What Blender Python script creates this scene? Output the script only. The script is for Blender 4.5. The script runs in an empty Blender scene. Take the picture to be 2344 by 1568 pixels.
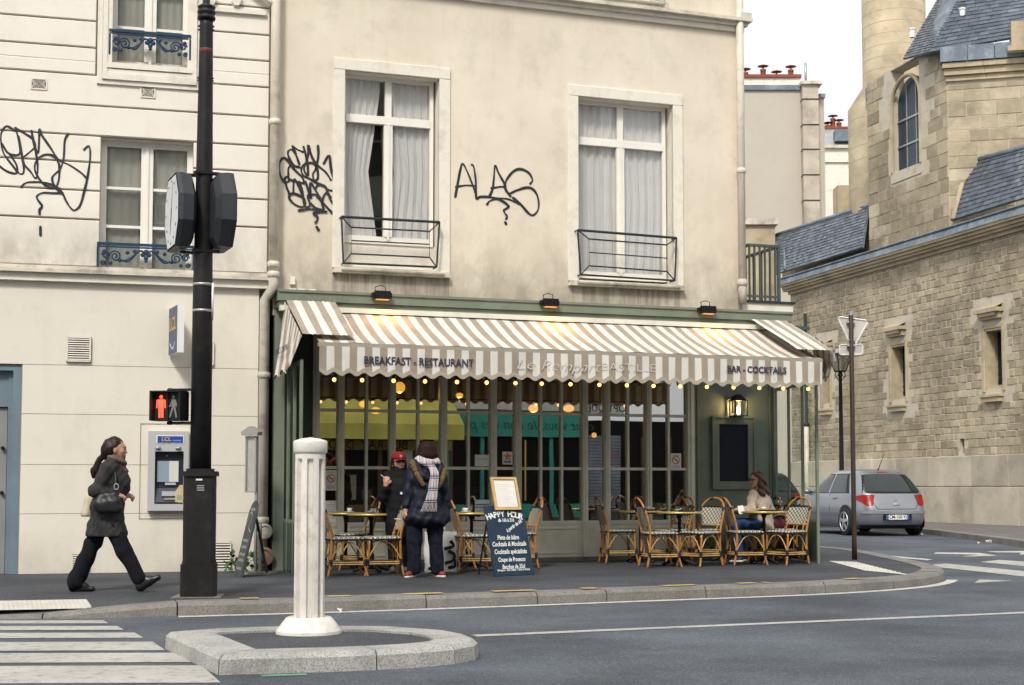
import bpy, math, random
import numpy as np
from mathutils import Vector, Matrix
random.seed(7)
R = math.radians
scene = bpy.context.scene
COL = scene.collection

# ---------------------------------------------------------------- camera
CAMZ, PITCH, FPX, CX, PPY = 1.19, R(3.5), 3255.0, 1172.0, 916.0   # measured on a 2344 x 1568 view of the photograph
cam_d = bpy.data.cameras.new('camera'); cam = bpy.data.objects.new('camera', cam_d); COL.objects.link(cam)
cam.location = (0, 0, CAMZ); cam.rotation_euler = (R(90) + PITCH, 0, 0)
cam_d.sensor_width = 36; cam_d.lens = 50; cam_d.shift_y = (PPY - 784) / 2344
cam_d.clip_start = .1; cam_d.clip_end = 600
scene.camera = cam

# ---------------------------------------------------------------- sky, sun, exposure
SUN_EL, SUN_AZ = R(46), R(194)          # azimuth from +Y towards +X: behind the camera, to its left
world = bpy.data.worlds.new('World'); scene.world = world; world.use_nodes = True
nt = world.node_tree; nt.nodes.clear()
wo = nt.nodes.new('ShaderNodeOutputWorld'); bg = nt.nodes.new('ShaderNodeBackground')
sky = nt.nodes.new('ShaderNodeTexSky'); sky.sky_type = 'NISHITA'; sky.sun_disc = False
sky.sun_elevation = SUN_EL; sky.sun_rotation = SUN_AZ; sky.dust_density = 6; sky.air_density = 1.2; sky.altitude = 30
hs = nt.nodes.new('ShaderNodeHueSaturation'); hs.inputs['Saturation'].default_value = .22
nt.links.new(sky.outputs[0], hs.inputs['Color'])
cl = nt.nodes.new('ShaderNodeMix'); cl.data_type = 'RGBA'; cl.inputs[0].default_value = .72      # even cloud cover over the clear sky
cl.inputs[7].default_value = (8.2, 8.3, 8.3, 1); nt.links.new(hs.outputs[0], cl.inputs[6]); nt.links.new(cl.outputs[2], bg.inputs[0])
nt.links.new(bg.outputs[0], wo.inputs[0]); bg.inputs[1].default_value = .078
sun_d = bpy.data.lights.new('sun', 'SUN'); sun = bpy.data.objects.new('sun', sun_d); COL.objects.link(sun)
sun_d.energy = 1.5; sun_d.angle = R(10); sun_d.color = (1, .94, .84)
sv = Vector((math.sin(SUN_AZ) * math.cos(SUN_EL), math.cos(SUN_AZ) * math.cos(SUN_EL), math.sin(SUN_EL)))
sun.rotation_euler = sv.to_track_quat('Z', 'Y').to_euler()
sun.location = (-6, -12, 30)
vs = scene.view_settings; vs.view_transform = 'Standard'; vs.look = 'None'; vs.gamma = 1; vs.exposure = .92
vs.use_curve_mapping = False
cy = scene.cycles; cy.use_denoising = True; cy.max_bounces = 7; cy.transparent_max_bounces = 12
cy.diffuse_bounces = 3; cy.glossy_bounces = 3; cy.transmission_bounces = 4; cy.use_light_tree = False; cy.caustics_reflective = False; cy.caustics_refractive = False

# ---------------------------------------------------------------- measuring helpers
def ray(px, py):
    x = (px - CX) / FPX; y = (PPY - py) / FPX
    return Vector((x, math.cos(PITCH) - y * math.sin(PITCH), math.sin(PITCH) + y * math.cos(PITCH)))
def onz(px, py, z=.12):
    d = ray(px, py); t = (z - CAMZ) / d.z
    return Vector((d.x * t, d.y * t, z))
def atd(px, py, dist):
    d = ray(px, py); t = dist / d.y
    return Vector((d.x * t, dist, CAMZ + d.z * t))
class Frame:
    """a wall's own axes: x along it, y into it, z up"""
    def __init__(s, o, ang):
        s.o = Vector((o[0], o[1], 0)); s.a = ang
        s.u = Vector((math.cos(ang), math.sin(ang), 0)); s.v = Vector((-math.sin(ang), math.cos(ang), 0))
    def uv(s, px, py, off=0):
        d = ray(px, py); c = Vector((0, 0, CAMZ))
        t = ((s.o - s.v * off - c).dot(s.v)) / d.dot(s.v)
        p = c + d * t - s.o
        return p.dot(s.u), p.z
    def w(s, u, y, z): return s.o + s.u * u + s.v * y + Vector((0, 0, z))

# ---------------------------------------------------------------- mesh helpers
class MB:
    def __init__(s): s.v = []; s.f = []; s.m = []; s.uvs = None
    def add(s, vs, fs, m=0):
        b = len(s.v); s.v += [tuple(p) for p in vs]; s.f += [tuple(b + i for i in f) for f in fs]; s.m += [m] * len(fs); return s
    def box(s, x0, x1, y0, y1, z0, z1, m=0):
        return s.add([(x0,y0,z0),(x1,y0,z0),(x1,y1,z0),(x0,y1,z0),(x0,y0,z1),(x1,y0,z1),(x1,y1,z1),(x0,y1,z1)],
              [(0,3,2,1),(4,5,6,7),(0,1,5,4),(1,2,6,5),(2,3,7,6),(3,0,4,7)], m)
    def bbox(s, x0, x1, y0, y1, z0, z1, b=.01, m=0):
        """box with chamfered edges on its -y face"""
        v = [(x0,y0+b,z0),(x1,y0+b,z0),(x1,y0+b,z1),(x0,y0+b,z1),(x0+b,y0,z0+b),(x1-b,y0,z0+b),(x1-b,y0,z1-b),(x0+b,y0,z1-b),
             (x0,y1,z0),(x1,y1,z0),(x1,y1,z1),(x0,y1,z1)]
        return s.add(v, [(4,5,6,7),(0,1,5,4),(1,2,6,5),(2,3,7,6),(3,0,4,7),(8,9,1,0),(9,10,2,1),(10,11,3,2),(11,8,0,3),(8,11,10,9)], m)
    def quad(s, a, b, c, d, m=0): return s.add([a, b, c, d], [(0, 1, 2, 3)], m)
    def prism(s, poly, z0, z1, m=0):
        n = len(poly)
        return s.add([(x, y, z0) for x, y in poly] + [(x, y, z1) for x, y in poly],
              [tuple(range(n))[::-1], tuple(range(n, 2 * n))] + [(i, (i + 1) % n, n + (i + 1) % n, n + i) for i in range(n)], m)
    def vprism(s, poly, y0, y1, m=0):
        """poly in x,z extruded along y"""
        n = len(poly)
        return s.add([(x, y0, z) for x, z in poly] + [(x, y1, z) for x, z in poly],
              [tuple(range(n)), tuple(range(n, 2 * n))[::-1]] + [((i + 1) % n, i, n + i, n + (i + 1) % n) for i in range(n)], m)
    def lathe(s, prof, n=16, c=(0, 0), m=0, flute=0, k=0):
        vs = []
        for r, z in prof:
            for i in range(n):
                a = 2 * math.pi * i / n
                rr = r * (1 - flute * (1 if (k and (i * k // n) % 1 == 0 and math.cos(k * a) > .1) else 0))
                vs.append((c[0] + rr * math.cos(a), c[1] + rr * math.sin(a), z))
        fs = []
        for j in range(len(prof) - 1):
            for i in range(n):
                fs.append((j * n + i, j * n + (i + 1) % n, (j + 1) * n + (i + 1) % n, (j + 1) * n + i))
        L = len(prof) - 1
        fs.append(tuple(range(n))[::-1]); fs.append(tuple(L * n + i for i in range(n)))
        return s.add(vs, fs, m)
    def tube(s, pts, r, n=8, m=0, closed=False, cap=True):
        pts = [Vector(p) for p in pts]; N = len(pts)
        rs = r if isinstance(r, (list, tuple)) else [r] * N
        vs = []; up = None
        for i, p in enumerate(pts):
            if closed: t = pts[(i + 1) % N] - pts[i - 1]
            else: t = pts[min(i + 1, N - 1)] - pts[max(i - 1, 0)]
            t = t.normalized() if t.length > 1e-9 else Vector((0, 0, 1))
            if up is None:
                up = Vector((0, 0, 1)) if abs(t.z) < .9 else Vector((1, 0, 0))
            a = t.cross(up)
            if a.length < 1e-6: a = t.cross(Vector((0, 1, 0)))
            a.normalize(); b = a.cross(t).normalized(); up = b
            for k in range(n):
                q = 2 * math.pi * k / n
                vs.append(p + a * (rs[i] * math.cos(q)) + b * (rs[i] * math.sin(q)))
        fs = []
        for i in range(N if closed else N - 1):
            j = (i + 1) % N
            for k in range(n):
                fs.append((i * n + k, i * n + (k + 1) % n, j * n + (k + 1) % n, j * n + k))
        if cap and not closed:
            fs.append(tuple(range(n))[::-1]); fs.append(tuple((N - 1) * n + k for k in range(n)))
        return s.add(vs, fs, m)
    def sphere(s, c, r, n=12, k=8, m=0):
        rx, ry, rz = r if isinstance(r, (tuple, list)) else (r, r, r)
        vs = [(c[0], c[1], c[2] - rz)]
        for j in range(1, k):
            t = math.pi * j / k - math.pi / 2
            for i in range(n):
                a = 2 * math.pi * i / n
                vs.append((c[0] + rx * math.cos(t) * math.cos(a), c[1] + ry * math.cos(t) * math.sin(a), c[2] + rz * math.sin(t)))
        vs.append((c[0], c[1], c[2] + rz))
        fs = [(0, 1 + (i + 1) % n, 1 + i) for i in range(n)]
        for j in range(k - 2):
            for i in range(n):
                a = 1 + j * n; fs.append((a + i, a + (i + 1) % n, a + n + (i + 1) % n, a + n + i))
        T = len(vs) - 1; a = 1 + (k - 2) * n
        fs += [(a + i, a + (i + 1) % n, T) for i in range(n)]
        return s.add(vs, fs, m)
    def grid(s, fn, nu, nv, m=0):
        vs = [fn(i / nu, j / nv) for j in range(nv + 1) for i in range(nu + 1)]
        return s.add(vs, [(j * (nu + 1) + i, j * (nu + 1) + i + 1, (j + 1) * (nu + 1) + i + 1, (j + 1) * (nu + 1) + i) for j in range(nv) for i in range(nu)], m)
    def mesh(s, name, mats, smooth=False):
        me = bpy.data.meshes.new(name); me.from_pydata(s.v, [], s.f)
        for mm in (mats if isinstance(mats, (list, tuple)) else [mats]): me.materials.append(mm)
        if len(set(s.m)) > 1: me.polygons.foreach_set('material_index', s.m)
        if smooth:
            me.polygons.foreach_set('use_smooth', [True] * len(s.f))
        me.validate(); me.update()
        return me
    def build(s, name, mats, parent=None, smooth=False, label=None):
        return link(name, s.mesh(name, mats, smooth), parent, label)
def link(name, me, parent=None, label=None, loc=None, rot=None, sc=None):
    o = bpy.data.objects.new(name, me); COL.objects.link(o)
    if parent is not None: o.parent = parent
    if label: o['label'] = label
    if loc is not None: o.location = loc
    if rot is not None: o.rotation_euler = rot
    if sc is not None: o.scale = sc
    return o
def smooth_by_angle(o, deg=35):
    me = o.data
    me.polygons.foreach_set('use_smooth', [True] * len(me.polygons))
    try: me.set_sharp_from_angle(angle=R(deg))
    except Exception: pass
    return o
def tag(o, label, cat=None, group=None, kind=None):
    if label: o['label'] = label
    if cat: o['category'] = cat
    if group: o['group'] = group
    if kind: o['kind'] = kind
    return o
def thing(name, label, cat, loc=(0, 0, 0), rz=0, group=None):
    o = bpy.data.objects.new(name, None); COL.objects.link(o); o.empty_display_size = .2
    o.location = loc; o.rotation_euler = (0, 0, rz)
    return tag(o, label, cat, group)
def dup(root, loc, rz, label=None, group=None, sc=None):
    r = root.copy(); COL.objects.link(r); r.location = loc; r.rotation_euler = (0, 0, rz)
    if label: r['label'] = label
    if group: r['group'] = group
    if sc: r.scale = sc
    for ch in list(root.children):
        c = ch.copy(); COL.objects.link(c); c.parent = r
        for g in ch.children:
            d = g.copy(); COL.objects.link(d); d.parent = c
    return r
def text_mesh(name, s, size, mat, parent, loc, rot=(R(90), 0, 0), align='CENTER', ext=.001, shear=0, xs=1.0, offset=0, label=None, spacing=1):
    cu = bpy.data.curves.new(name, 'FONT'); cu.body = s; cu.size = size; cu.align_x = align; cu.align_y = 'CENTER'
    cu.extrude = ext; cu.shear = shear; cu.offset = offset; cu.resolution_u = 3; cu.space_character = spacing
    t = bpy.data.objects.new(name, cu); COL.objects.link(t)
    dg = bpy.context.evaluated_depsgraph_get()
    me = bpy.data.meshes.new_from_object(t.evaluated_get(dg)); bpy.data.objects.remove(t); bpy.data.curves.remove(cu)
    me.materials.clear(); me.materials.append(mat)
    o = link(name, me, parent, label, loc, rot); o.scale = (xs, 1, 1)
    return o
def ribbon(mb, pts, w, m=0, depth=0.002, y=0.0):
    """a flat brush stroke on the plane y = const, pts in x,z (smoothed)"""
    P = [Vector((p[0], p[1])) for p in pts]
    if len(P) > 2:
        Q = []
        for i in range(len(P) - 1):
            p0 = P[max(i - 1, 0)]; p1 = P[i]; p2 = P[i + 1]; p3 = P[min(i + 2, len(P) - 1)]
            for k in range(5):
                t = k / 5
                Q.append(.5 * ((2 * p1) + (-p0 + p2) * t + (2 * p0 - 5 * p1 + 4 * p2 - p3) * t * t + (-p0 + 3 * p1 - 3 * p2 + p3) * t ** 3))
        Q.append(P[-1]); P = Q
    vs = []; n = len(P)
    for i, p in enumerate(P):
        t = (P[min(i + 1, n - 1)] - P[max(i - 1, 0)])
        t = t.normalized() if t.length > 1e-9 else Vector((1, 0))
        nn = Vector((-t.y, t.x)); ww = w * (.95 + .22 * math.sin(i * .21 + len(pts)) + .08 * math.sin(i * .9)) / 2
        vs += [(p.x + nn.x * ww, y, p.y + nn.y * ww), (p.x - nn.x * ww, y, p.y - nn.y * ww)]
    mb.add(vs, [(2 * i, 2 * i + 1, 2 * i + 3, 2 * i + 2) for i in range(n - 1)], m)
    for e in (0, n - 1):
        c = P[e]; k = 8
        mb.add([(c.x + w * .55 * math.cos(2 * math.pi * q / k), y - .0004, c.y + w * .55 * math.sin(2 * math.pi * q / k)) for q in range(k)], [tuple(range(k))], m)
def wall_holes(mb, x0, x1, z0, z1, holes, y=0, depth=.25, m=0, mr=0):
    """front face of a wall at y with rectangular openings (x0,x1,z0,z1) and their reveals going back by depth"""
    xs = sorted({x0, x1} | {min(max(h[i], x0), x1) for h in holes for i in (0, 1)})
    zs = sorted({z0, z1} | {min(max(h[i], z0), z1) for h in holes for i in (2, 3)})
    for i in range(len(xs) - 1):
        for j in range(len(zs) - 1):
            cx = (xs[i] + xs[i + 1]) / 2; cz = (zs[j] + zs[j + 1]) / 2
            if any(h[0] < cx < h[1] and h[2] < cz < h[3] for h in holes): continue
            mb.quad((xs[i], y, zs[j]), (xs[i + 1], y, zs[j]), (xs[i + 1], y, zs[j + 1]), (xs[i], y, zs[j + 1]), m)
    for a, b, c, d in holes:
        mb.quad((a, y, c), (a, y, d), (a, y + depth, d), (a, y + depth, c), mr)
        mb.quad((b, y, c), (b, y + depth, c), (b, y + depth, d), (b, y, d), mr)
        mb.quad((a, y, d), (b, y, d), (b, y + depth, d), (a, y + depth, d), mr)
        mb.quad((a, y, c), (a, y + depth, c), (b, y + depth, c), (b, y, c), mr)

# ---------------------------------------------------------------- materials
def newmat(name):
    m = bpy.data.materials.new(name); m.use_nodes = True
    return m, m.node_tree, m.node_tree.nodes['Principled BSDF']
def N(nt, t, **kw):
    n = nt.nodes.new('ShaderNode' + t)
    for k, v in kw.items():
        if k in n.inputs.keys(): n.inputs[k].default_value = v
        else: setattr(n, k, v)
    return n
def noise(nt, vec, scale, detail=4, rough=.6):
    n = N(nt, 'TexNoise', Scale=scale, Detail=min(detail, 4), Roughness=rough)
    if vec is not None: nt.links.new(vec, n.inputs['Vector'])
    return n.outputs['Fac']
def ramp(nt, fac, stops):
    r = nt.nodes.new('ShaderNodeValToRGB')
    while len(r.color_ramp.elements) < len(stops): r.color_ramp.elements.new(.5)
    for e, (p, c) in zip(r.color_ramp.elements, stops):
        e.position = p; e.color = (c, c, c, 1) if isinstance(c, (int, float)) else (*c, 1)
    nt.links.new(fac, r.inputs[0]); return r.outputs[0]
def mix(nt, fac, a, b, mode='MIX'):
    n = nt.nodes.new('ShaderNodeMix'); n.data_type = 'RGBA'; n.blend_type = mode
    for inp, v in ((n.inputs[0], fac), (n.inputs[6], a), (n.inputs[7], b)):
        if hasattr(v, 'is_output'): nt.links.new(v, inp)
        elif isinstance(v, (int, float)): inp.default_value = v
        else: inp.default_value = (*v, 1)
    return n.outputs[2]
def math_(nt, op, a, b=None):
    n = nt.nodes.new('ShaderNodeMath'); n.operation = op
    for i, v in ((0, a), (1, b)):
        if v is None: continue
        if hasattr(v, 'is_output'): nt.links.new(v, n.inputs[i])
        else: n.inputs[i].default_value = v
    return n.outputs[0]
def coords(nt, kind='Object', scale=(1, 1, 1)):
    tc = nt.nodes.new('ShaderNodeTexCoord')
    if scale == (1, 1, 1): return tc.outputs[kind]
    mp = nt.nodes.new('ShaderNodeMapping'); mp.inputs['Scale'].default_value = scale
    nt.links.new(tc.outputs[kind], mp.inputs[0]); return mp.outputs[0]
def bump(nt, bsdf, h, strength=.3, dist=.01):
    b = nt.nodes.new('ShaderNodeBump'); b.inputs['Strength'].default_value = strength; b.inputs['Distance'].default_value = dist
    nt.links.new(h, b.inputs['Height']); nt.links.new(b.outputs[0], bsdf.inputs['Normal'])
def pm(name, col, rough=.6, metal=0, var=.18, vs=2.5, bmp=.15, bs=60, spec=.4, dirt=None, dscale=1.2, rnd=0, bd=.004):
    """base colour with cloudy variation, dirt patches and fine relief"""
    m, nt, p = newmat(name); c = coords(nt)
    dark = tuple(x * (1 - var) for x in col); light = tuple(min(1, x * (1 + var * .6)) for x in col)
    out = mix(nt, ramp(nt, noise(nt, c, vs, 6), [(.3, 0.), (.72, 1.)]), dark, light)
    if dirt: out = mix(nt, ramp(nt, noise(nt, c, dscale, 8, .7), [(.5, 0.), (.75, .75)]), out, dirt)
    if rnd:
        oi = nt.nodes.new('ShaderNodeObjectInfo'); hv = N(nt, 'HueSaturation')
        nt.links.new(math_(nt, 'ADD', math_(nt, 'MULTIPLY', oi.outputs['Random'], rnd), 1 - rnd / 2), hv.inputs['Value'])
        nt.links.new(out, hv.inputs['Color']); out = hv.outputs[0]
    nt.links.new(out, p.inputs['Base Color'])
    p.inputs['Roughness'].default_value = rough; p.inputs['Metallic'].default_value = metal
    p.inputs['Specular IOR Level'].default_value = spec
    if bmp: bump(nt, p, noise(nt, c, bs, 5), bmp, bd)
    return m
def emis(name, col, strength):
    m, nt, p = newmat(name); p.inputs['Base Color'].default_value = (*col, 1)
    p.inputs['Emission Color'].default_value = (*col, 1); p.inputs['Emission Strength'].default_value = strength
    m.cycles.emission_sampling = 'NONE'
    return m
def glassm(name, tint=(.9, .95, .93), refl=.12, grazing=.8, rough=.0, wav=.0):
    """thin window glass: lets light through, mirrors part of it"""
    m = bpy.data.materials.new(name); m.use_nodes = True; nt = m.node_tree; nt.nodes.clear()
    out = nt.nodes.new('ShaderNodeOutputMaterial'); mx = nt.nodes.new('ShaderNodeMixShader')
    tr = N(nt, 'BsdfTransparent'); tr.inputs[0].default_value = (*tint, 1)
    gl = N(nt, 'BsdfGlossy', Roughness=rough); gl.inputs[0].default_value = (1, 1, 1, 1)
    lw = N(nt, 'LayerWeight', Blend=.35)
    f = math_(nt, 'ADD', math_(nt, 'MULTIPLY', lw.outputs['Fresnel'], grazing), refl)
    if wav:
        b = nt.nodes.new('ShaderNodeBump'); b.inputs['Strength'].default_value = wav; b.inputs['Distance'].default_value = .02
        nt.links.new(noise(nt, coords(nt), 1.6, 1), b.inputs['Height']); nt.links.new(b.outputs[0], gl.inputs['Normal'])
    nt.links.new(f, mx.inputs[0]); nt.links.new(tr.outputs[0], mx.inputs[1]); nt.links.new(gl.outputs[0], mx.inputs[2])
    nt.links.new(mx.outputs[0], out.inputs[0]); return m
def plaster(name, col, stain, patch, amount=.5, low=None, streak=None, bmp=.25, big=.55):
    """aged render: pale base, broad cloudy patches, damp staining from z=low[1] down to z=low[0], rain streaks"""
    m, nt, p = newmat(name); c = coords(nt)
    out = mix(nt, ramp(nt, noise(nt, c, big, 8, .62), [(.38, 0.), (.64, amount)]), col, patch)
    out = mix(nt, ramp(nt, noise(nt, c, 2.1, 9, .68), [(.52, 0.), (.8, amount * .6)]), out, stain)
    out = mix(nt, ramp(nt, noise(nt, coords(nt, 'Object', (3.2, 1, .28)), 1.6, 6, .6), [(.55, 0.), (.85, amount * .28)]), out, stain)
    sx = N(nt, 'SeparateXYZ'); nt.links.new(c, sx.inputs[0])
    if low:
        mr = N(nt, 'MapRange'); mr.inputs[1].default_value = low[1]; mr.inputs[2].default_value = low[0]
        nt.links.new(sx.outputs[2], mr.inputs[0])
        f = math_(nt, 'MULTIPLY', mr.outputs[0], ramp(nt, noise(nt, coords(nt, 'Object', (1, 1, .6)), 2.4, 8, .7), [(.3, .05), (.65, 1.)]))
        out = mix(nt, math_(nt, 'MULTIPLY', f, low[2]), out, stain)
    for st in (streak or []):   # (x0,x1,ztop,zbottom): drip marks under a sill
        a = N(nt, 'MapRange'); a.inputs[1].default_value = st[3]; a.inputs[2].default_value = st[2]; nt.links.new(sx.outputs[2], a.inputs[0])
        g = math_(nt, 'MULTIPLY', math_(nt, 'GREATER_THAN', sx.outputs[0], st[0]), math_(nt, 'LESS_THAN', sx.outputs[0], st[1]))
        g = math_(nt, 'MULTIPLY', g, math_(nt, 'LESS_THAN', sx.outputs[2], st[2]))
        q = ramp(nt, noise(nt, coords(nt, 'Object', (7, 1, .35)), 2, 5, .7), [(.36, 0.), (.6, 1.)])
        out = mix(nt, math_(nt, 'MULTIPLY', math_(nt, 'MULTIPLY', a.outputs[0], g), math_(nt, 'MULTIPLY', q, .75)), out, (.1, .085, .065))
    nt.links.new(out, p.inputs['Base Color']); p.inputs['Roughness'].default_value = .9; p.inputs['Specular IOR Level'].default_value = .15
    h = math_(nt, 'ADD', noise(nt, c, 90, 3), math_(nt, 'MULTIPLY', noise(nt, c, 7, 6), 1.5))
    bump(nt, p, h, bmp, .006); return m
def asphalt(name, col, var=.3):
    m, nt, p = newmat(name); c = coords(nt)
    out = mix(nt, ramp(nt, noise(nt, c, .5, 8, .6), [(.35, 0.), (.7, 1.)]), tuple(x * (1 - var) for x in col), tuple(x * (1 + var) for x in col))
    v = N(nt, 'TexVoronoi', Scale=95); nt.links.new(c, v.inputs['Vector'])
    sp = N(nt, 'SeparateColor'); nt.links.new(v.outputs['Color'], sp.inputs[0])
    out = mix(nt, .55, out, mix(nt, 1, out, ramp(nt, sp.outputs[0], [(0, .5), (.7, .95), (1, 2.2)]), 'MULTIPLY'))
    out = mix(nt, ramp(nt, noise(nt, coords(nt, 'Object', (.35, 1, 1)), 1.7, 8, .75), [(.56, 0.), (.72, .5)]), out, tuple(x * .55 for x in col))
    nt.links.new(out, p.inputs['Base Color']); p.inputs['Roughness'].default_value = .86; p.inputs['Specular IOR Level'].default_value = .3
    bump(nt, p, math_(nt, 'ADD', v.outputs['Distance'], noise(nt, c, 160, 3)), .45, .006); return m
def paintm(name, col, wear=.5, under=(.07, .07, .075)):
    m, nt, p = newmat(name); c = coords(nt)
    w = ramp(nt, noise(nt, c, 9, 10, .78), [(.60 - wear * .12, 0.), (.74, .85)])
    out = mix(nt, w, mix(nt, ramp(nt, noise(nt, c, 1.3, 6), [(.3, 0.), (.7, 1.)]), tuple(x * .78 for x in col), col), under)
    nt.links.new(out, p.inputs['Base Color']); p.inputs['Roughness'].default_value = .75
    bump(nt, p, noise(nt, c, 120, 4), .3, .004); return m
def granite(name, col, dk=.35, sc=110):
    m, nt, p = newmat(name); c = coords(nt)
    v = N(nt, 'TexVoronoi', Scale=sc); nt.links.new(c, v.inputs['Vector'])
    s = N(nt, 'SeparateColor'); nt.links.new(v.outputs['Color'], s.inputs[0])
    out = mix(nt, .5, col, mix(nt, 1, col, ramp(nt, s.outputs[1], [(0, dk), (.5, 1.), (1, 1.5)]), 'MULTIPLY'))
    out = mix(nt, ramp(nt, noise(nt, c, 1.8, 9, .7), [(.45, 0.), (.75, .8)]), out, tuple(x * .45 for x in col))
    nt.links.new(out, p.inputs['Base Color']); p.inputs['Roughness'].default_value = .75
    bump(nt, p, noise(nt, c, 70, 5), .35, .006); return m

M = {}
M['bank_upper'] = plaster('bank_render_upper', (.80, .755, .675), (.40, .36, .30), (.73, .685, .61), .35, low=(4.0, 4.75, .9))
M['bank_lower'] = plaster('bank_render_lower', (.73, .69, .60), (.42, .38, .31), (.66, .62, .53), .45, low=(.1, .7, .55), bmp=.12)
M['groove'] = pm('render_joint', (.34, .275, .21), .9)
M['trim'] = pm('painted_stone_trim', (.78, .735, .645), .8, var=.1, dirt=(.45, .4, .33), dscale=2.5)
M['ledge'] = pm('weathered_ledge', (.62, .57, .48), .9, var=.25, dirt=(.12, .1, .085), dscale=3)
M['wframe'] = pm('white_window_paint', (.82, .79, .72), .45, var=.06, bmp=.05)
M['blind'] = pm('grey_green_blind', (.50, .505, .44), .8, var=.08, bmp=.05)
M['dark'] = pm('dark_interior', (.03, .027, .024), .9, bmp=0)
M['black'] = pm('black_metal', (.012, .012, .014), .5, var=.3, bmp=.08, spec=.25)
M['iron'] = pm('blue_grey_iron', (.028, .036, .043), .5, var=.25, spec=.25)
M['blueiron'] = pm('blue_painted_iron', (.018, .05, .105), .5, var=.25, spec=.25)
M['pipe'] = pm('cream_pipe_paint', (.68, .625, .53), .5, var=.12, dirt=(.33, .28, .22), dscale=3)
M['pipelow'] = pm('grey_pipe_paint', (.5, .46, .40), .6, var=.2, dirt=(.2, .15, .12), dscale=4)
M['bluedoor'] = pm('blue_grey_door_paint', (.155, .215, .26), .5, var=.12)
M['greydoor'] = pm('grey_door_panel', (.24, .26, .255), .5, var=.1)
M['green'] = pm('sage_green_paint', (.185, .215, .165), .5, var=.12, dirt=(.13, .14, .11), dscale=3)
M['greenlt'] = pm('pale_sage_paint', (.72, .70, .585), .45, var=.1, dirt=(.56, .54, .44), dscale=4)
M['greendk'] = pm('dark_green_paint', (.055, .085, .07), .4, var=.15)
M['cafe'] = None
M['glass'] = glassm('shopfront_glass', (.72, .76, .72), .30, .8, wav=.012)
M['upglass'] = glassm('window_glass', (.99, .995, .995), .045, .5, wav=.05)
M['clear'] = glassm('clear_screen_glass', (.93, .97, .95), .01, .08)
M['curtain'] = pm('white_net_curtain', (.88, .87, .85), .9, var=.06, bmp=.05)
M['steel'] = pm('galvanised_steel', (.42, .43, .44), .45, .6, var=.15)
M['silver'] = pm('grey_plastic', (.46, .465, .48), .4, var=.06, bmp=.05)
M['white'] = pm('white_plastic', (.78, .77, .75), .4, var=.06, bmp=.05)
M['asphalt'] = asphalt('road_asphalt', (.088, .102, .122), .36)
M['pave'] = asphalt('pavement_asphalt', (.06, .065, .076), .34)
M['kerb'] = granite('kerb_granite', (.20, .19, .175))
M['island'] = granite('island_granite', (.38, .375, .36), .25)
M['zebra'] = paintm('white_road_paint', (.46, .45, .42), .75)
M['line'] = paintm('worn_white_line', (.55, .54, .5), .6)
M['yellow'] = paintm('worn_yellow_paint', (.52, .385, .14), .9, (.22, .2, .17))
M['tactile'] = pm('pale_tactile_paving', (.55, .53, .48), .8, var=.15)
# ================================================================ GROUND
B = Frame(onz(300, 1310), R(15))                       # bank building
_u, _z = B.uv(622, 1300)
C = Frame(B.w(_u, 0, 0), R(19))                        # cafe building
CH = Frame(Vector((14.26, 39.6, 0)), math.atan2(-1, .29))   # church aisle wall: x runs towards the camera
SD = Vector((-.285, .958, 0)).normalized()             # direction of the side street

def struct(o, label=None): o['kind'] = 'structure'; return o
road = struct(MB().add([(-90, -60, 0), (110, -60, 0), (110, 160, 0), (-90, 160, 0)], [(0, 1, 2, 3)]).build('road', M['asphalt']))
kp = [(-900, 1436), (-500, 1425), (-200, 1420), (0, 1418), (148, 1417), (297, 1414), (440, 1409), (643, 1404), (900, 1396), (1290, 1382),
      (1420, 1376.5), (1749, 1365), (1901, 1358.5), (2028, 1350.5), (2114, 1342.5), (2150, 1336), (2171, 1328), (2165, 1320), (2135, 1311), (2080, 1298.5), (2016, 1284), (1960, 1272.5)]
kerb_pts = [onz(x, y, 0) for x, y in kp]
last = kerb_pts[-1]
kerb_pts += [last + SD * t for t in (3, 6, 10, 14, 20, 30, 45, 60)]
kerb_pts = [kerb_pts[0] + Vector((-14, -1.2, 0))] + kerb_pts
def resample(pts, step):
    out = [pts[0].copy()]; acc = 0
    for a, b in zip(pts, pts[1:]):
        L = (b - a).length; t = step - acc
        while t < L: out.append(a.lerp(b, t / L)); t += step
        acc = (acc + L) % step if False else L - (t - step)
    out.append(pts[-1].copy()); return out
def smooth_line(P, k=3):
    for _ in range(k):
        P = [P[0]] + [(P[i - 1] + P[i] * 2 + P[i + 1]) / 4 for i in range(1, len(P) - 1)] + [P[-1]]
    return P
K = smooth_line(resample(kerb_pts, .4), 3)
def normals(P):
    out = []
    for i in range(len(P)):
        t = (P[min(i + 1, len(P) - 1)] - P[max(i - 1, 0)]).normalized()
        out.append(Vector((-t.y, t.x, 0)))
    return out
KN = normals(K)
def kh(p):     # kerb height: dropped at the crossing on the left
    px = CX + FPX * p.x / p.y
    return .035 + .09 * min(1, max(0, (px - 60) / 330)) if p.y < 25 else .12
IN = [p + n * 1.1 for p, n in zip(K, KN)]
mb = MB(); n = len(K)
mb.add([(p.x + q.x * .1, p.y + q.y * .1, kh(p) - .008) for p, q in zip(K, KN)] + [(p.x, p.y, .12) for p in IN],
       [(i, i + 1, n + i + 1, n + i) for i in range(n - 1)])
from mathutils.geometry import tessellate_polygon
poly = [Vector((p.x, p.y, .12)) for p in IN] + [Vector((-20, 90, .12)), Vector((-30, 30, .12))]
tris = tessellate_polygon([poly]); mb.add(poly, [tuple(t) for t in tris])
pavement = struct(mb.build('pavement', M['pave']))
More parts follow.
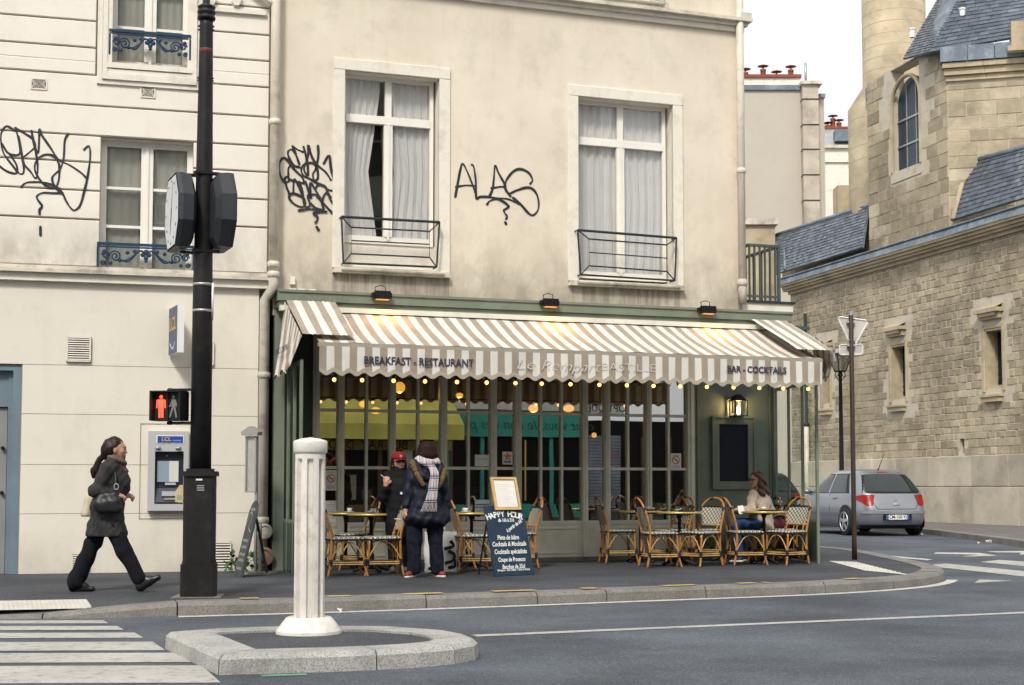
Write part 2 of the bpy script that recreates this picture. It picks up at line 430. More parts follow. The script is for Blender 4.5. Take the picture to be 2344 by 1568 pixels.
# kerb stones, each its own piece
i = 0; ks = 0
while i < n - 3:
    step = random.choice([2, 3, 3, 3, 4]) if K[i].y < 30 else 6
    j = min(i + step, n - 1)
    b = MB(); W = .30; seg = K[i:j + 1]; sn = KN[i:j + 1]
    seg = [p.copy() for p in seg]
    g = (seg[1] - seg[0]).normalized() * .007; seg[0] += g; seg[-1] -= g
    dz = random.uniform(-.004, .006); vs = []
    for p, q in zip(seg, sn):
        h = kh(p) + dz; o = -q * random.uniform(-.004, .004)
        vs += [tuple(p + o) [:2] + (-.05,), tuple(p + o + q * .012)[:2] + (h - .035,), tuple(p + o + q * .045)[:2] + (h,), tuple(p + q * W)[:2] + (h,), tuple(p + q * W)[:2] + (-.05,)]
    m = len(seg); fs = []
    for a in range(m - 1):
        for k in range(4): fs.append((a * 5 + k, a * 5 + k + 1, a * 5 + 5 + k + 1, a * 5 + 5 + k))
    fs += [(0, 1, 2, 3, 4), tuple((m - 1) * 5 + k for k in (4, 3, 2, 1, 0))]
    b.add(vs, fs).build('kerb_stone', M['kerb'], pavement)
    i = j
# pale gutter line along the kerb foot
mb = MB(); gi = [i for i in range(n) if CX + FPX * K[i].x / K[i].y > 400 and K[i].y < 19.5 and K[i].x < 5.6]
mb.add([tuple(K[i] - KN[i] * .02)[:2] + (.004,) for i in gi] + [tuple(K[i] - KN[i] * .16)[:2] + (.004,) for i in gi],
       [(a, a + 1, len(gi) + a + 1, len(gi) + a) for a in range(len(gi) - 1)])
mb.build('gutter_line', M['line'], road)
# yellow dashes painted on the kerb tops
KF = resample(K, .06); KFN = normals(KF)
for a, b in ((500, 523), (546, 602), (741, 815), (921, 1025), (1125, 1225), (1322, 1374), (1503, 1594), (1676, 1727), (1740, 1760), (1925, 1965)):
    idx = [i for i in range(len(KF)) if a <= CX + FPX * (KF[i].x + .2 * KFN[i].x) / (KF[i].y + .2) <= b and KF[i].y < 20 and KF[i].x < 5]
    m = len(idx)
    MB().add([(KF[i].x + KFN[i].x * .13, KF[i].y + KFN[i].y * .13, kh(KF[i]) + .01) for i in idx] + [(KF[i].x + KFN[i].x * .28, KF[i].y + KFN[i].y * .28, kh(KF[i]) + .01) for i in idx],
             [(q, q + 1, m + q + 1, m + q) for q in range(m - 1)]).build('yellow_dash', M['yellow'], pavement)
def flat(name, pxs, mat, parent, z=.004, zz=0):
    return MB().add([tuple(onz(x, y, zz))[:2] + (zz + z,) for x, y in pxs], [tuple(range(len(pxs)))]).build(name, mat, parent)
# zebra crossing on the left
for y0, y1, xr0, xr1 in ((1420.5, 1427.5, 237, 248), (1433.5, 1442.4, 268, 284), (1448.8, 1460.7, 308, 328), (1469.6, 1489.4, 350, 378), (1495, 1516.6, 412, 438), (1524, 1563.6, 462, 505), (1577, 1625, 520, 560)):
    a = onz(xr0, y0, 0); b = onz(xr1, y1, 0)
    MB().add([(a.x - 4.2, a.y - .12, .004), (b.x - 4.2, b.y - .12, .004), (b.x, b.y, .004), (a.x, a.y, .004)], [(0, 1, 2, 3)]).build('crossing_stripe', M['zebra'], road)
a = onz(1085, 1456, 0); b = onz(2344, 1403, 0); d = (b - a).normalized(); q = Vector((-d.y, d.x, 0)) * .07; e = b + d * 14
MB().add([tuple(p)[:2] + (.004,) for p in (a - q, e - q, e + q, a + q)], [(0, 1, 2, 3)]).build('lane_line', M['zebra'], road)
flat('green_mark', [(593, 1546), (700, 1542.5), (704, 1546), (600, 1550)], paintm('green_survey_paint', (.14, .38, .26), 1.2), road)
Z7 = lambda x, y: (1740 + .2877 * x, 966.7 + .2877 * y)
flat('crossing_stripe', [Z7(1290, 1140), Z7(1480, 1125), Z7(2300, 1205), Z7(2300, 1250)], M['zebra'], road)
flat('crossing_stripe', [Z7(1750, 1112), Z7(1900, 1096), Z7(2300, 1122), Z7(2300, 1165)], M['zebra'], road)
flat('give_way_triangle', [Z7(1705, 1279), Z7(1745, 1253), Z7(2005, 1262)], M['zebra'], road)
flat('road_arrow', [Z7(1380, 1046), Z7(1400, 1036), Z7(1740, 1040), Z7(1890, 1062), Z7(1600, 1070), Z7(1740, 1054)], M['line'], road)
flat('road_arrow', [Z7(1800, 1028), Z7(2200, 1024), Z7(2200, 1054), Z7(2060, 1052), Z7(2080, 1038), Z7(1880, 1036)], M['line'], road)
flat('parking_line', [Z7(600, 1034), Z7(660, 1028), Z7(1375, 1092), Z7(1330, 1099)], M['line'], road)
# tactile paving, raised studs
def tactile(pxs, nu, nv, zz):
    P = [onz(x, y, z) for (x, y), z in zip(pxs, zz)]
    mb = MB().add([tuple(p) for p in P], [(0, 1, 2, 3)])
    for i in range(nu):
        for j in range(nv):
            u = (i + .5) / nu; v = (j + .5) / nv
            c = P[0].lerp(P[1], u).lerp(P[3].lerp(P[2], u), v)
            mb.lathe([(.018, c.z), (.012, c.z + .006)], 6, (c.x, c.y))
    return mb.build('tactile_paving', M['tactile'], pavement)
tactile([(-160, 1378), (198, 1371.5), (213, 1392), (-170, 1400)], 34, 7, (.114, .114, .072, .072))
tactile([Z7(545, 1102), Z7(760, 1110), Z7(1185, 1213), Z7(830, 1178)], 10, 12, (.124,) * 4)

# far pavement along the church
kq = [onz(x, y, 0) for x, y in ((2344, 1253), (2111, 1221))]
dk = (kq[1] - kq[0]).normalized()
far = [kq[0] - dk * 12 + Vector((4, 0, 0)), kq[0] - dk * 4, kq[0], kq[1], kq[1] + SD * 10, kq[1] + SD * 25, kq[1] + SD * 60]
far = smooth_line(resample(far, 1.2), 2)
pv2 = struct(MB().prism([(p.x, p.y) for p in far] + [(60, 95), (60, 12)], -.1, .12).build('church_pavement', pm('far_pavement', (.15, .145, .135), .9, var=.25, dirt=(.09, .085, .08))))
fn = normals(far)
for i in range(len(far) - 1):
    a, b = far[i], far[i + 1]; g = (b - a).normalized() * .008; q0, q1 = -fn[i], -fn[i + 1]
    MB().prism([tuple(p)[:2] for p in (a + g - q0 * .01, b - g - q1 * .01, b - g + q1 * .3, a + g + q0 * .3)], -.05, .128).build('kerb_stone', M['kerb'], pv2)

# refuge island
top = [(381, 1446), (502, 1499.5), (640, 1496), (760, 1493), (862, 1489), (960, 1484), (1040, 1477), (1084, 1469), (1092, 1461.5), (1064, 1450), (1014, 1441), (891, 1432.5), (742, 1431), (600, 1433.5), (495, 1437.5)]
tp = [onz(x, y, .125) for x, y in top]
cen = sum(tp, Vector()) / len(tp)
def inset(P, d):
    out = []; m = len(P)
    for i in range(m):
        e0 = (P[i] - P[i - 1]).normalized(); e1 = (P[(i + 1) % m] - P[i]).normalized()
        n0 = Vector((-e0.y, e0.x, 0)); n1 = Vector((-e1.y, e1.x, 0)); b = (n0 + n1).normalized()
        out.append(P[i] + b * d / max(.45, b.dot(n0)))
    return out
inn = inset(tp, .3)
isl = struct(MB().prism([tuple(p)[:2] for p in inset(tp, .2)], -.02, .108).build('refuge_island', M['pave']))
m = len(tp)
groups = [(0, 1), (1, 4), (4, 6), (6, 8), (8, 10), (10, 12), (12, 15)]
for a, b in groups:
    idx = [k % m for k in range(a, b + 1)]
    lo = [tp[k].copy() for k in idx]; li = [inn[k].copy() for k in idx]
    for L in (lo, li):
        g = (L[1] - L[0]).normalized() * .005; L[0] += g; L[-1] -= (L[-1] - L[-2]).normalized() * .005
    vs = []
    for p, q in zip(lo, li):
        e = (q - p).normalized()
        vs += [tuple(p - e * .012)[:2] + (-.03,), tuple(p - e * .004)[:2] + (.095,), tuple(p + e * .03)[:2] + (.125,), tuple(q)[:2] + (.125,), tuple(q)[:2] + (-.03,)]
    fs = []; kk = len(idx)
    for q in range(kk - 1):
        for k in range(4): fs.append((q * 5 + k, q * 5 + 5 + k, q * 5 + 5 + k + 1, q * 5 + k + 1))
    fs += [(0, 1, 2, 3, 4), tuple((kk - 1) * 5 + k for k in (4, 3, 2, 1, 0))]
    MB().add(vs, fs).build('kerb_stone', M['island'], isl)

# ================================================================ shared builders
def louvre(parent_thing, u0, u1, z0, z1, nsl, y=-.044, name='slat'):
    MB().box(u0, u1, y + .012, y + .03, z0, z1).build('backing', M['dark'], parent_thing)
    f = MB(); w = (u1 - u0) * .06
    for a in ((u0, u1, z0, z0 + w), (u0, u1, z1 - w, z1), (u0, u0 + w, z0, z1), (u1 - w, u1, z0, z1)): f.box(a[0], a[1], y - .004, y + .03, a[2], a[3])
    f.build('frame', M['trim'], parent_thing)
    h = (z1 - z0 - 2 * w) / nsl; s = None
    for k in range(nsl):
        zc = z0 + w + h * (k + .5)
        if s is None:
            b = MB(); b.add([(u0 + w, y, -h * .26), (u1 - w, y, -h * .26), (u1 - w, y + .004, h * .2), (u0 + w, y + .004, h * .2), (u0 + w, y + .006, -h * .26), (u1 - w, y + .006, -h * .26), (u1 - w, y + .01, h * .2), (u0 + w, y + .01, h * .2)],
                            [(0, 1, 2, 3), (4, 7, 6, 5), (0, 4, 5, 1), (3, 2, 6, 7), (0, 3, 7, 4), (1, 5, 6, 2)])
            s = b.mesh(name, M['trim'])
        link(name, s, parent_thing, loc=(0, 0, zc))
def bars(mb, x0, x1, z0, z1, xs, zs, w, y0, y1, edge=None):
    e = edge or w
    for a in ((x0, x1, z0, z0 + e), (x0, x1, z1 - e, z1), (x0, x0 + e, z0 + e, z1 - e), (x1 - e, x1, z0 + e, z1 - e)): mb.box(a[0], a[1], y0, y1, a[2], a[3])
    for x in xs: mb.box(x - w / 2, x + w / 2, y0 + .003, y1 - .003, z0 + e, z1 - e)
    for z in zs: mb.box(x0 + e, x1 - e, y0 + .006, y1 - .006, z - w / 2, z + w / 2)
def pipe(parent, pts, r, mat, name='downpipe', collars=()):
    o = MB().tube(pts, r, 12).build(name, mat, parent, True)
    for c in collars:
        MB().lathe([(r * 1.02, c[2] - .04), (r * 1.28, c[2] - .03), (r * 1.28, c[2] + .03), (r * 1.02, c[2] + .04)], 12, (c[0], c[1])).build('pipe_collar', mat, o, True)
    return o

# ================================================================ BANK BUILDING (left)
bank = thing('bank_building', 'cream rendered bank building with grooved upper wall and blue grey door', 'building', B.o, B.a)
bu = lambda px, py, off=0: B.uv(px, py, off)
UL = -11.0; UR = bu(621, 500)[0]
zc0 = bu(0, 641)[1]; zc1 = bu(0, 608)[1]; ztop = bu(0, -160)[1]
# door opening at far left
dx1 = bu(47, 1000)[0]; dz1 = bu(20, 831)[1]; dx0 = dx1 - 1.35
low = MB(); lw_r = bu(590, 1000)[0]
wall_holes(low, UL, lw_r, -.1, zc0 + .1, [(dx0, dx1, -.1, dz1)], 0, .3)
low.box(lw_r, UR, .06, .4, -.1, zc0 + .1)
low.quad((lw_r, 0, -.1), (lw_r, .06, -.1), (lw_r, .06, zc0), (lw_r, 0, zc0))
low.build('wall', M['groove'], bank)
zj = [.1] + [bu(300, y)[1] for y in (1175, 1064, 950, 839)] + [zc0 + .02]
for a, b in zip(zj, zj[1:]):
    g = .003
    if a < dz1 - .05:
        MB().box(UL, dx0 - .02, -.012, .01, a + g, b - g).build('wall_panel', M['bank_lower'], bank)
        MB().box(dx1 + .01, lw_r - .002, -.012, .01, a + g, b - g).build('wall_panel', M['bank_lower'], bank)
    else: MB().box(UL, lw_r - .002, -.012, .01, a + g, b - g).build('wall_panel', M['bank_lower'], bank)
dfr = MB(); dfr.box(dx0, dx1, .02, .3, dz1 - .09, dz1); dfr.box(dx1 - .1, dx1, .02, .3, .1, dz1 - .09); dfr.box(dx0, dx0 + .1, .02, .3, .1, dz1 - .09); dfr.box(dx1 - .16, dx1 - .1, .1, .3, .1, dz1 - .09)
dfr.box(dx0 + .1, dx1 - .16, .12, .3, bu(8, 930)[1], dz1 - .09)
door = MB().box(dx0 + .1, dx1 - .17, .16, .28, .1, bu(8, 932)[1]).build('door', M['greydoor'], bank)
dfr.build('frame', M['bluedoor'], door)
hx = bu(5, 1000)[0]
for py in (1025, 1128): MB().lathe([(.02, 0), (.025, .03), (.012, .05)], 10).build('handle', M['black'], door).matrix_local = Matrix.Translation((hx, .15, bu(5, py)[1])) @ Matrix.Rotation(R(90), 4, 'X')
# cornice between floors
cor = MB(); cor.vprism([(0, 0)] and [(UL, zc0), (UR + .03, zc0), (UR + .03, zc0 + (zc1 - zc0) * .55), (UL, zc0 + (zc1 - zc0) * .55)], -.09, 0)
cor.build('cornice', M['trim'], bank)
MB().vprism([(UL, zc0 + (zc1 - zc0) * .56), (UR + .05, zc0 + (zc1 - zc0) * .56), (UR + .05, zc0 + (zc1 - zc0) * .82), (UL, zc0 + (zc1 - zc0) * .82)], -.15, 0).build('cornice_ledge', M['ledge'], bank)
MB().vprism([(UL, zc0 + (zc1 - zc0) * .82), (UR + .02, zc0 + (zc1 - zc0) * .82), (UR + .02, zc1 + .02), (UL, zc1 + .02)], -.07, 0).build('cornice_cap', M['ledge'], bank)
# upper wall with two window openings
OFF = .0
w1 = (bu(230, 450)[0], bu(441, 450)[0], bu(232, 622)[1], bu(330, 322)[1])      # lower window
w2 = (bu(256, 60)[0], bu(432, 60)[0], bu(330, 152)[1], bu(330, -120)[1])       # upper window
w0 = [(w1[0] - 3.6, w1[1] - 3.6, w1[2], w1[3]), (w2[0] - 3.6, w2[1] - 3.6, w2[2], w2[3])]
up = MB(); holes = [w1, w2] + w0
wall_holes(up, UL, UR, zc1 - .05, ztop, holes, 0, .22, 0, 1)
up.quad((UR, 0, zc1), (UR, 8, zc1), (UR, 8, ztop), (UR, 0, ztop)); up.box(UL, UR, 8, 8.2, 0, ztop); up.box(UL - .1, UL, 0, 8, 0, ztop); up.box(UL, UR, 0, 8.2, ztop, ztop + .2)
up.build('wall', [M['groove'], M['trim']], bank)
gz = [zc1 + .02] + [bu(0, y)[1] for y in (494, 427, 361, 299, 229, 158, 95, 33)]
while gz[-1] < ztop - .3: gz.append(gz[-1] + .365)
gz[-1] = ztop
sur = .17
def spans(z):   # free x ranges of the band at height z
    cuts = []
    for h in holes:
        up_w = h[3] > bu(0, 100)[1]
        e = sur + .02 if up_w else .005
        if h[2] - (.32 if up_w else 0) < z < h[3] + .01: cuts.append((h[0] - e, h[1] + e))
    cuts.sort(); x = UL; out = []
    for a, b in cuts: out.append((x, a)); x = b
    out.append((x, UR - .05)); return out
for a, b in zip(gz, gz[1:]):
    cutz = sorted({a + .011, b - .011} | {h[k] for h in holes for k in (2, 3) if a + .03 < h[k] < b - .03})
    for za, zb in zip(cutz, cutz[1:]):
        for x0, x1 in spans((za + zb) / 2):
            if x1 - x0 > .05: MB().bbox(x0, x1, -.035, .005, za, zb, .008).build('wall_band', M['bank_upper'], bank)
def bank_window(h, upper):
    x0, x1, z0, z1 = h; W = x1 - x0
    win = MB(); yb = .13
    xm = (x0 + x1) / 2
    zt = [bu(330, 429)[1], bu(330, 517)[1]] if not upper else [z0 + (z1 - z0) * .34, z0 + (z1 - z0) * .67]
    win.box(x0, x1, yb, yb + .06, z0, z0 + .09); win.box(x0, x1, yb, yb + .06, z1 - .07, z1)
    win.box(x0, x0 + .07, yb, yb + .06, z0 + .09, z1 - .07); win.box(x1 - .07, x1, yb, yb + .06, z0 + .09, z1 - .07)
    win.box(xm - .075, xm + .075, yb - .012, yb + .05, z0 + .09, z1 - .07)
    win.box(xm - .02, xm + .02, yb - .03, yb - .012, z0 + .05, z1 - .05)
    for z in zt:
        for a, b in ((x0 + .07, xm - .075), (xm + .075, x1 - .07)): win.box(a, b, yb + .006, yb + .045, z - .018, z + .018)
    o = win.build('window', M['wframe'], bank)
    zz = [z0 + .09] + zt + [z1 - .07]
    for a, b in ((x0 + .07, xm - .075), (xm + .075, x1 - .07)):
        for za, zb in zip(zz, zz[1:]):
            MB().quad((a, yb + .024, za + .016), (b, yb + .024, za + .016), (b, yb + .024, zb - .016), (a, yb + .024, zb - .016)).build('pane', M['upglass'], o)
    MB().grid(lambda s, t: (x0 + .03 + s * (W - .06), yb + .09 + .006 * math.sin(s * 60), z0 + t * (z1 - z0)), 60, 1).build('blind', M['blind'], o)
    # sill
    sl = MB(); sl.vprism([(x0 - .06, z0 - .07), (x1 + .06, z0 - .07), (x1 + .06, z0), (x0 - .06, z0)], -.09 if upper else -.05, .15)
    sl.build('sill', M['ledge'] if not upper else M['trim'], o)
    # iron guard rail: top rail and scrolls
    ry = -.05 if not upper else -.06
    rt = (bu(330, 562)[1] if not upper else bu(330, 78)[1]); rb = rt - .3
    g = MB(); g.box(x0 - .03, x1 + .03, ry - .02, ry + .02, rt - .02, rt + .012); g.box(x0 - .03, x1 + .03, ry - .01, ry + .01, rt - .05, rt - .03)
    for x in (x0 - .02, x1 + .02): g.box(x - .012, x + .012, ry - .012, ry + .012, rb - .02, rt - .05)
    go = g.build('guard_rail', M['blueiron'], o)
    def scroll(cx, cz, r, s, tail):
        P = []
        for k in range(26):
            a = k / 25 * 3.6 * math.pi; rr = r * (1 - k / 30)
            P.append((cx + s * rr * math.cos(a), ry, cz + rr * math.sin(a)))
        return P
    sc = MB(); H = rt - .05
    for s in (-1, 1):
        for f, r, dz in ((.33, .075, .11), (.43, .05, .10), (.46, .03, .2)):
            sc.tube(scroll(xm + s * f * W, H - dz, r, s, 0), .011, 5)
        sc.tube([(xm + s * (.02 + .31 * t) * W, ry, H - .05 - .13 * (.5 - .5 * math.cos(math.pi * min(1, t * 1.15))) + .03 * math.sin(t * 9)) for t in [k / 14 for k in range(15)]], .014, 5)
        sc.tube([(xm + s * (.08 + .22 * t) * W, ry, H - .02 - .14 * math.sin(t * 2.1)) for t in [k / 10 for k in range(11)]], .009, 5)
        for f, dz in ((.28, .16), (.38, .2), (.45, .05), (.12, .04), (.2, .06)):
            sc.sphere((xm + s * f * W, ry, H - dz), (.026, .012, .026), 8, 6)
    for dx, dz, r in ((0, .05, .04), (-.04, .08, .03), (.04, .08, .03), (0, .12, .03), (0, .16, .02)):
        sc.sphere((xm + dx, ry, H - dz), (r, .014, r), 8, 6)
    sc.build('scrollwork', M['blueiron'], o, True)
    if upper:
        s = sur; fr = MB()
        for k, (e, y) in enumerate(((s, -.06), (s * .62, -.085), (s * .3, -.07))):
            fr.box(x0 - e, x0 - e + s * .36, y, .0, z0 - .28 + k * .06, z1 + .1); fr.box(x1 + e - s * .36, x1 + e, y, .0, z0 - .28 + k * .06, z1 + .1)
            fr.box(x0 - e, x1 + e, y - .003, .0, z0 - .28 + k * .06, z0 - .2 + k * .06)
        fr.build('surround', M['trim'], o)
    else:
        MB().bbox(x0, x1, -.03, .0, z1 + .02, z1 + .30, .012).build('lintel_panel', M['bank_upper'], o)
for h, u_ in ((w1, False), (w2, True), (w0[0], False), (w0[1], True)): bank_window(h, u_)
# carved brackets and ledge at the very top right
for px in (482, 540):
    x, z = bu(px, 8); MB().vprism([(x - .05, z + .12), (x - .06, z), (x - .03, z - .06), (x + .03, z - .06), (x + .06, z), (x + .05, z + .12)], -.12, -.035).build('bracket', M['trim'], bank)
z_ = bu(560, 30)[1]; MB().vprism([(bu(480, 30)[0], z_ - .03), (UR - .1, z_ - .03), (UR - .1, z_ + .03), (bu(480, 30)[0], z_ + .03)], -.08, -.03).build('string_course', M['trim'], bank)
# downpipes at the junction
x, _ = bu(627, 300); xl, _ = bu(602, 1000)
zz = bu(622, 640)[1]
pipe(bank, [(x, -.13, ztop + .3), (x, -.13, bu(622, 20)[1] + .0), (x, -.13, zz)], .062, M['pipe'], 'downpipe', [(x, -.13, bu(625, 285)[1]), (x, -.13, zz + .05), (x, -.13, zz + .18)])
pipe(bank, [(x, -.13, bu(632, 22)[1]), (x - .1, -.13, bu(632, 10)[1]), (x - .42, -.1, bu(632, -25)[1])], .04, M['pipe'], 'branch_pipe')
pipe(bank, [(x, -.13, zz), (x, -.13, zz - .12), (xl, -.06, zz - .28), (xl, -.06, .12)], .066, M['pipelow'], 'lower_downpipe', [(xl, -.06, bu(602, 860)[1]), (xl, -.06, bu(600, 1190)[1]), (xl, -.06, bu(600, 1285)[1])])
for py, r in ((1215, .1), (1272, .12)):
    mm = MB().lathe([(r, 0), (r, .05), (r * .7, .06), (r * .7, .04), (r * .4, .05)], 16).build('pipe_access_cover', M['pipelow'] if r < .11 else pm('rusty_cap', (.2, .12, .08), .8), bank, False)
    mm.matrix_local = Matrix.Translation((xl + .02, -.12, bu(600, py)[1])) @ Matrix.Rotation(R(90), 4, 'X')
# vents
def wall_vent(name, label, px0, px1, py0, py1, nsl):
    a = bu(px0, py1); b = bu(px1, py0)
    t = thing(name, label, 'vent', B.w((a[0] + b[0]) / 2, 0, a[1]), B.a, 'louvred vents in the bank wall')
    w = (b[0] - a[0]) / 2; louvre(t, -w, w, 0, b[1] - a[1], nsl); return t
wall_vent('wall_vent', 'square white louvred vent high in bank wall, left of the blue sign', 152, 209, 772, 828, 10)
wall_vent('wall_vent', 'louvred vent high in bank wall, half hidden behind the black post', 440, 490, 784, 836, 10)
wall_vent('wall_vent', 'low louvred vent near the ground right of the black post base', 487, 529, 1240, 1308, 10)
wall_vent('wall_vent', 'low louvred vent near the ground behind the walking woman', 164, 205, 1266, 1306, 7)
for px0, px1, py0, py1, lab in ((72, 107, 184, 204, 'rectangular mesh air brick under the upper bank windows, at left'), (323, 354, 202, 223, 'small round-holed air brick under the upper bank window sill')):
    a = bu(px0, py1); b = bu(px1, py0); t = thing('air_brick', lab, 'vent', B.w(a[0], -.035, a[1]), B.a)
    W, H = b[0] - a[0], b[1] - a[1]
    MB().box(0, W, -.004, .03, 0, H).build('backing', M['dark'], t)
    g = MB(); g.box(-.008, W + .008, -.012, .0, -.012, .006); g.box(-.008, W + .008, -.012, .0, H - .006, H + .012); g.box(-.012, .006, -.012, 0, 0, H); g.box(W - .006, W + .012, -.012, 0, 0, H)
    k = 7
    for i in range(-4, k + 1):
        for s in (1, -1):
            x0 = i * W / k; pts = [(x0, 0), (x0 + H * 1.0, H)]
            if s < 0: pts = [(W - p[0], p[1]) for p in pts]
            pts = [(min(max(p[0], 0), W), p[1]) for p in pts]
            if abs(pts[0][0] - pts[1][0]) > .03: g.tube([(pts[0][0], -.007, pts[0][1]), (pts[1][0], -.007, pts[1][1])], .0022, 4)
    g.build('mesh_grille', M['trim'], t)
# ================================================================ CAFE BUILDING
cu = lambda px, py, off=0: C.uv(px, py, off)
cz = lambda px, py, off=0: C.uv(px, py, off)[1]
CL = 0.0; CR = cu(1697, 500)[0]
z_f1 = cz(1225, 690, .25); z_f0 = z_f1 - .25        # fascia
ztc = cz(1600, -190)
h1 = (cu(788, 380)[0], cu(1004.5, 380)[0], cz(896, 616), cz(896, 171))
h2 = (cu(1323, 430)[0], cu(1540, 430)[0], cz(1430, 646), cz(1430, 231))
h3 = (cu(1352, 0)[0], cu(1505, 0)[0], cz(1600, 18), cz(1600, 18) + 2.3)
M['cafe'] = plaster('cafe_render', (.76, .685, .57), (.33, .285, .225), (.60, .53, .43), .62, low=(z_f1 - .1, z_f1 + 1.3, 1.0),
                    streak=[(h1[0] - .15, h1[1] + .15, h1[2] - .05, h1[2] - .62), (h2[0] - .1, h2[1] + .1, h2[2] - .05, h2[2] - .7)], bmp=.35, big=.7)
cafe = thing('cafe_building', 'beige weathered corner building above a striped awning and glazed cafe front', 'building', C.o, C.a)
GR = cu(1812, 1000)[0]                                # right end of the ground floor
zg = z_f1 - .3
w = MB()
wall_holes(w, CL - .02, CR, zg, ztc, [h1, h2, h3], 0, .3, 0, 1)
w.quad((CR, 0, zg), (CR, 7, zg), (CR, 7, ztc), (CR, 0, ztc)); w.box(CL, CR, 7, 7.2, 0, ztc); w.box(CL, CR, 0, 7.2, ztc, ztc + .3)
w.quad((CL - .02, 0, zg), (CL - .02, 0, ztc), (CL - .02, 7, ztc), (CL - .02, 7, zg))
w.build('wall', [M['cafe'], M['trim']], cafe)
# cornice band
zk = cz(1690, 66)
for k, (y, a, b) in enumerate(((-.05, -.06, .02), (-.1, .02, .07), (-.17, .07, .12))):
    MB().box(CL - .02, CR + .05 + .04 * k, y, .0, zk + a, zk + b).build('cornice_moulding', M['trim'] if k < 2 else M['ledge'], cafe)
def cafe_window(h, label, s=.155):
    x0, x1, z0, z1 = h; W = x1 - x0; yb = .17; xm = x0 + W * .44
    fr = MB()       # flat painted surround, proud of the wall
    fr.bbox(x0 - s, x0, -.03, .02, z0 - .02, z1, .006); fr.bbox(x1, x1 + s, -.03, .02, z0 - .02, z1, .006); fr.bbox(x0 - s, x1 + s, -.033, .02, z1, z1 + s, .006)
    zb = z0 + (.36 if label == 1 else .06)          # foot of the glazed frame
    zt = z0 + (z1 - z0) * .775
    f = MB(); t = .055
    xr = x1 - .03
    f.box(x0, xr, yb, yb + .07, zb, zb + .1); f.box(x0, xr, yb, yb + .07, z1 - .05, z1); f.box(x0, x0 + t, yb, yb + .07, zb + .1, z1 - .05); f.box(xr - t, xr, yb, yb + .07, zb + .1, z1 - .05)
    f.box(x0 + t, xr - t, yb - .02, yb + .06, zt - .055, zt + .055)
    xm = (x0 + xr) / 2
    f.box(xm - .06, xm + .06, yb - .012, yb + .06, zb + .1, zt - .055); f.box(xm - .045, xm + .045, yb - .008, yb + .06, zt + .055, z1 - .05)
    f.box(xm - .016, xm + .016, yb - .03, yb - .012, zb + .06, zt - .055)
    win = f.build('window', M['wframe'], cafe)
    fr.build('surround', M['trim'], win)
    for a, b in ((x0 + t, xm - .06), (xm + .06, xr - t)):
        MB().quad((a, yb + .03, zb + .1), (b, yb + .03, zb + .1), (b, yb + .03, zt - .055), (a, yb + .03, zt - .055)).build('pane', M['upglass'], win)
    for a, b in ((x0 + t, xm - .045), (xm + .045, xr - t)):
        MB().quad((a, yb + .03, zt + .055), (b, yb + .03, zt + .055), (b, yb + .03, z1 - .05), (a, yb + .03, z1 - .05)).build('pane', M['upglass'], win)
    if zb > z0 + .1: MB().box(x0, x1, yb + .02, yb + .1, z0, zb).build('apron', M['trim'], win)
    # net curtains, drawn aside
    def cur(xa, xb, tie, name='curtain'):
        def fn(s_, t_):
            z = zb + .05 + t_ * (z1 - zb - .08)
            k = abs(t_ - .42); pin = 1 - tie * max(0, 1 - k / .5)
            return (xa + (xb - xa) * s_ * pin, yb + .085 + .016 * math.sin(s_ * 34 + math.sin(t_ * 3) * 2) + .007 * math.sin(s_ * 91), z)
        MB().grid(fn, 70, 14).build(name, M['curtain'], win, True)
    cur(x0 + .01, xm + .03 - (.13 if label == 1 else .05), .30 if label == 1 else .0); cur(xr, xm - .02, .18 if label == 1 else .12)
    MB().box(x0 - .2, x1 + .2, yb + .9, yb + 1.0, z0 - .3, z1 + .3).add([], []).build('room_wall', M['greydoor'], win)
    # sill
    MB().vprism([(x0 - s - .0, z0 - .09), (x1 + s, z0 - .09), (x1 + s - .02, z0 - .02), (x0 - s + .02, z0 - .02)], -.09, .3).build('sill', M['ledge'], win)
    MB().tube([(x0 - .05, -.1, z0 - .04), (x1 + .05, -.1, z0 - .04)], .028, 8).build('sill_edge', M['ledge'], win)
    return win
W1 = cafe_window(h1, 1); W2 = cafe_window(h2, 2); W3 = cafe_window(h3, 3)
def guard(win, tl, tr, bl, br, itl, itr, ibl, ibr, mid, extra=()):
    off = .14; P = lambda p: (lambda q: (q[0], -off, q[1]))(cu(p[0], p[1], off))
    g = MB(); r = .013
    g.tube([P(tl), P(tr)], .019, 6); g.tube([P(bl), P(br)], .015, 6); g.tube([P(tl), P(bl)], r, 6); g.tube([P(tr), P(br)], r, 6)
    g.tube([P(itl), P(itr), P(ibr), P(ibl)], .012, 6, closed=True)
    for a, b in ((tl, itl), (tr, itr), (bl, ibl), (br, ibr)): g.tube([P(a), P(b)], .0095, 6)
    a = Vector(P(itl)).lerp(Vector(P(ibl)), mid); b = Vector(P(itr)).lerp(Vector(P(ibr)), mid); g.tube([a, b], .0095, 6)
    for p in (bl, br, tl, tr):
        q = P(p); g.tube([q, (q[0], .02, q[2])], .011, 6)
    return g.build('guard_rail', M['iron'], win)
Z5 = lambda x, y: (618.7 + .4028 * x, 64.45 + .4028 * y)
Z6 = lambda x, y: (1031.2 + .3781 * x, 128.9 + .3781 * y)
guard(W1, Z5(405, 1072), Z5(962, 1103), Z5(415, 1335), Z5(945, 1358), Z5(460, 1132), Z5(905, 1155), Z5(460, 1282), Z5(905, 1303), .5)
guard(W2, Z6(770, 1052), Z6(1368, 1100), Z6(788, 1322), Z6(1358, 1358), Z6(838, 1106), Z6(1310, 1142), Z6(840, 1268), Z6(1310, 1303), .5)
g = MB(); zq = h3[2] + .25
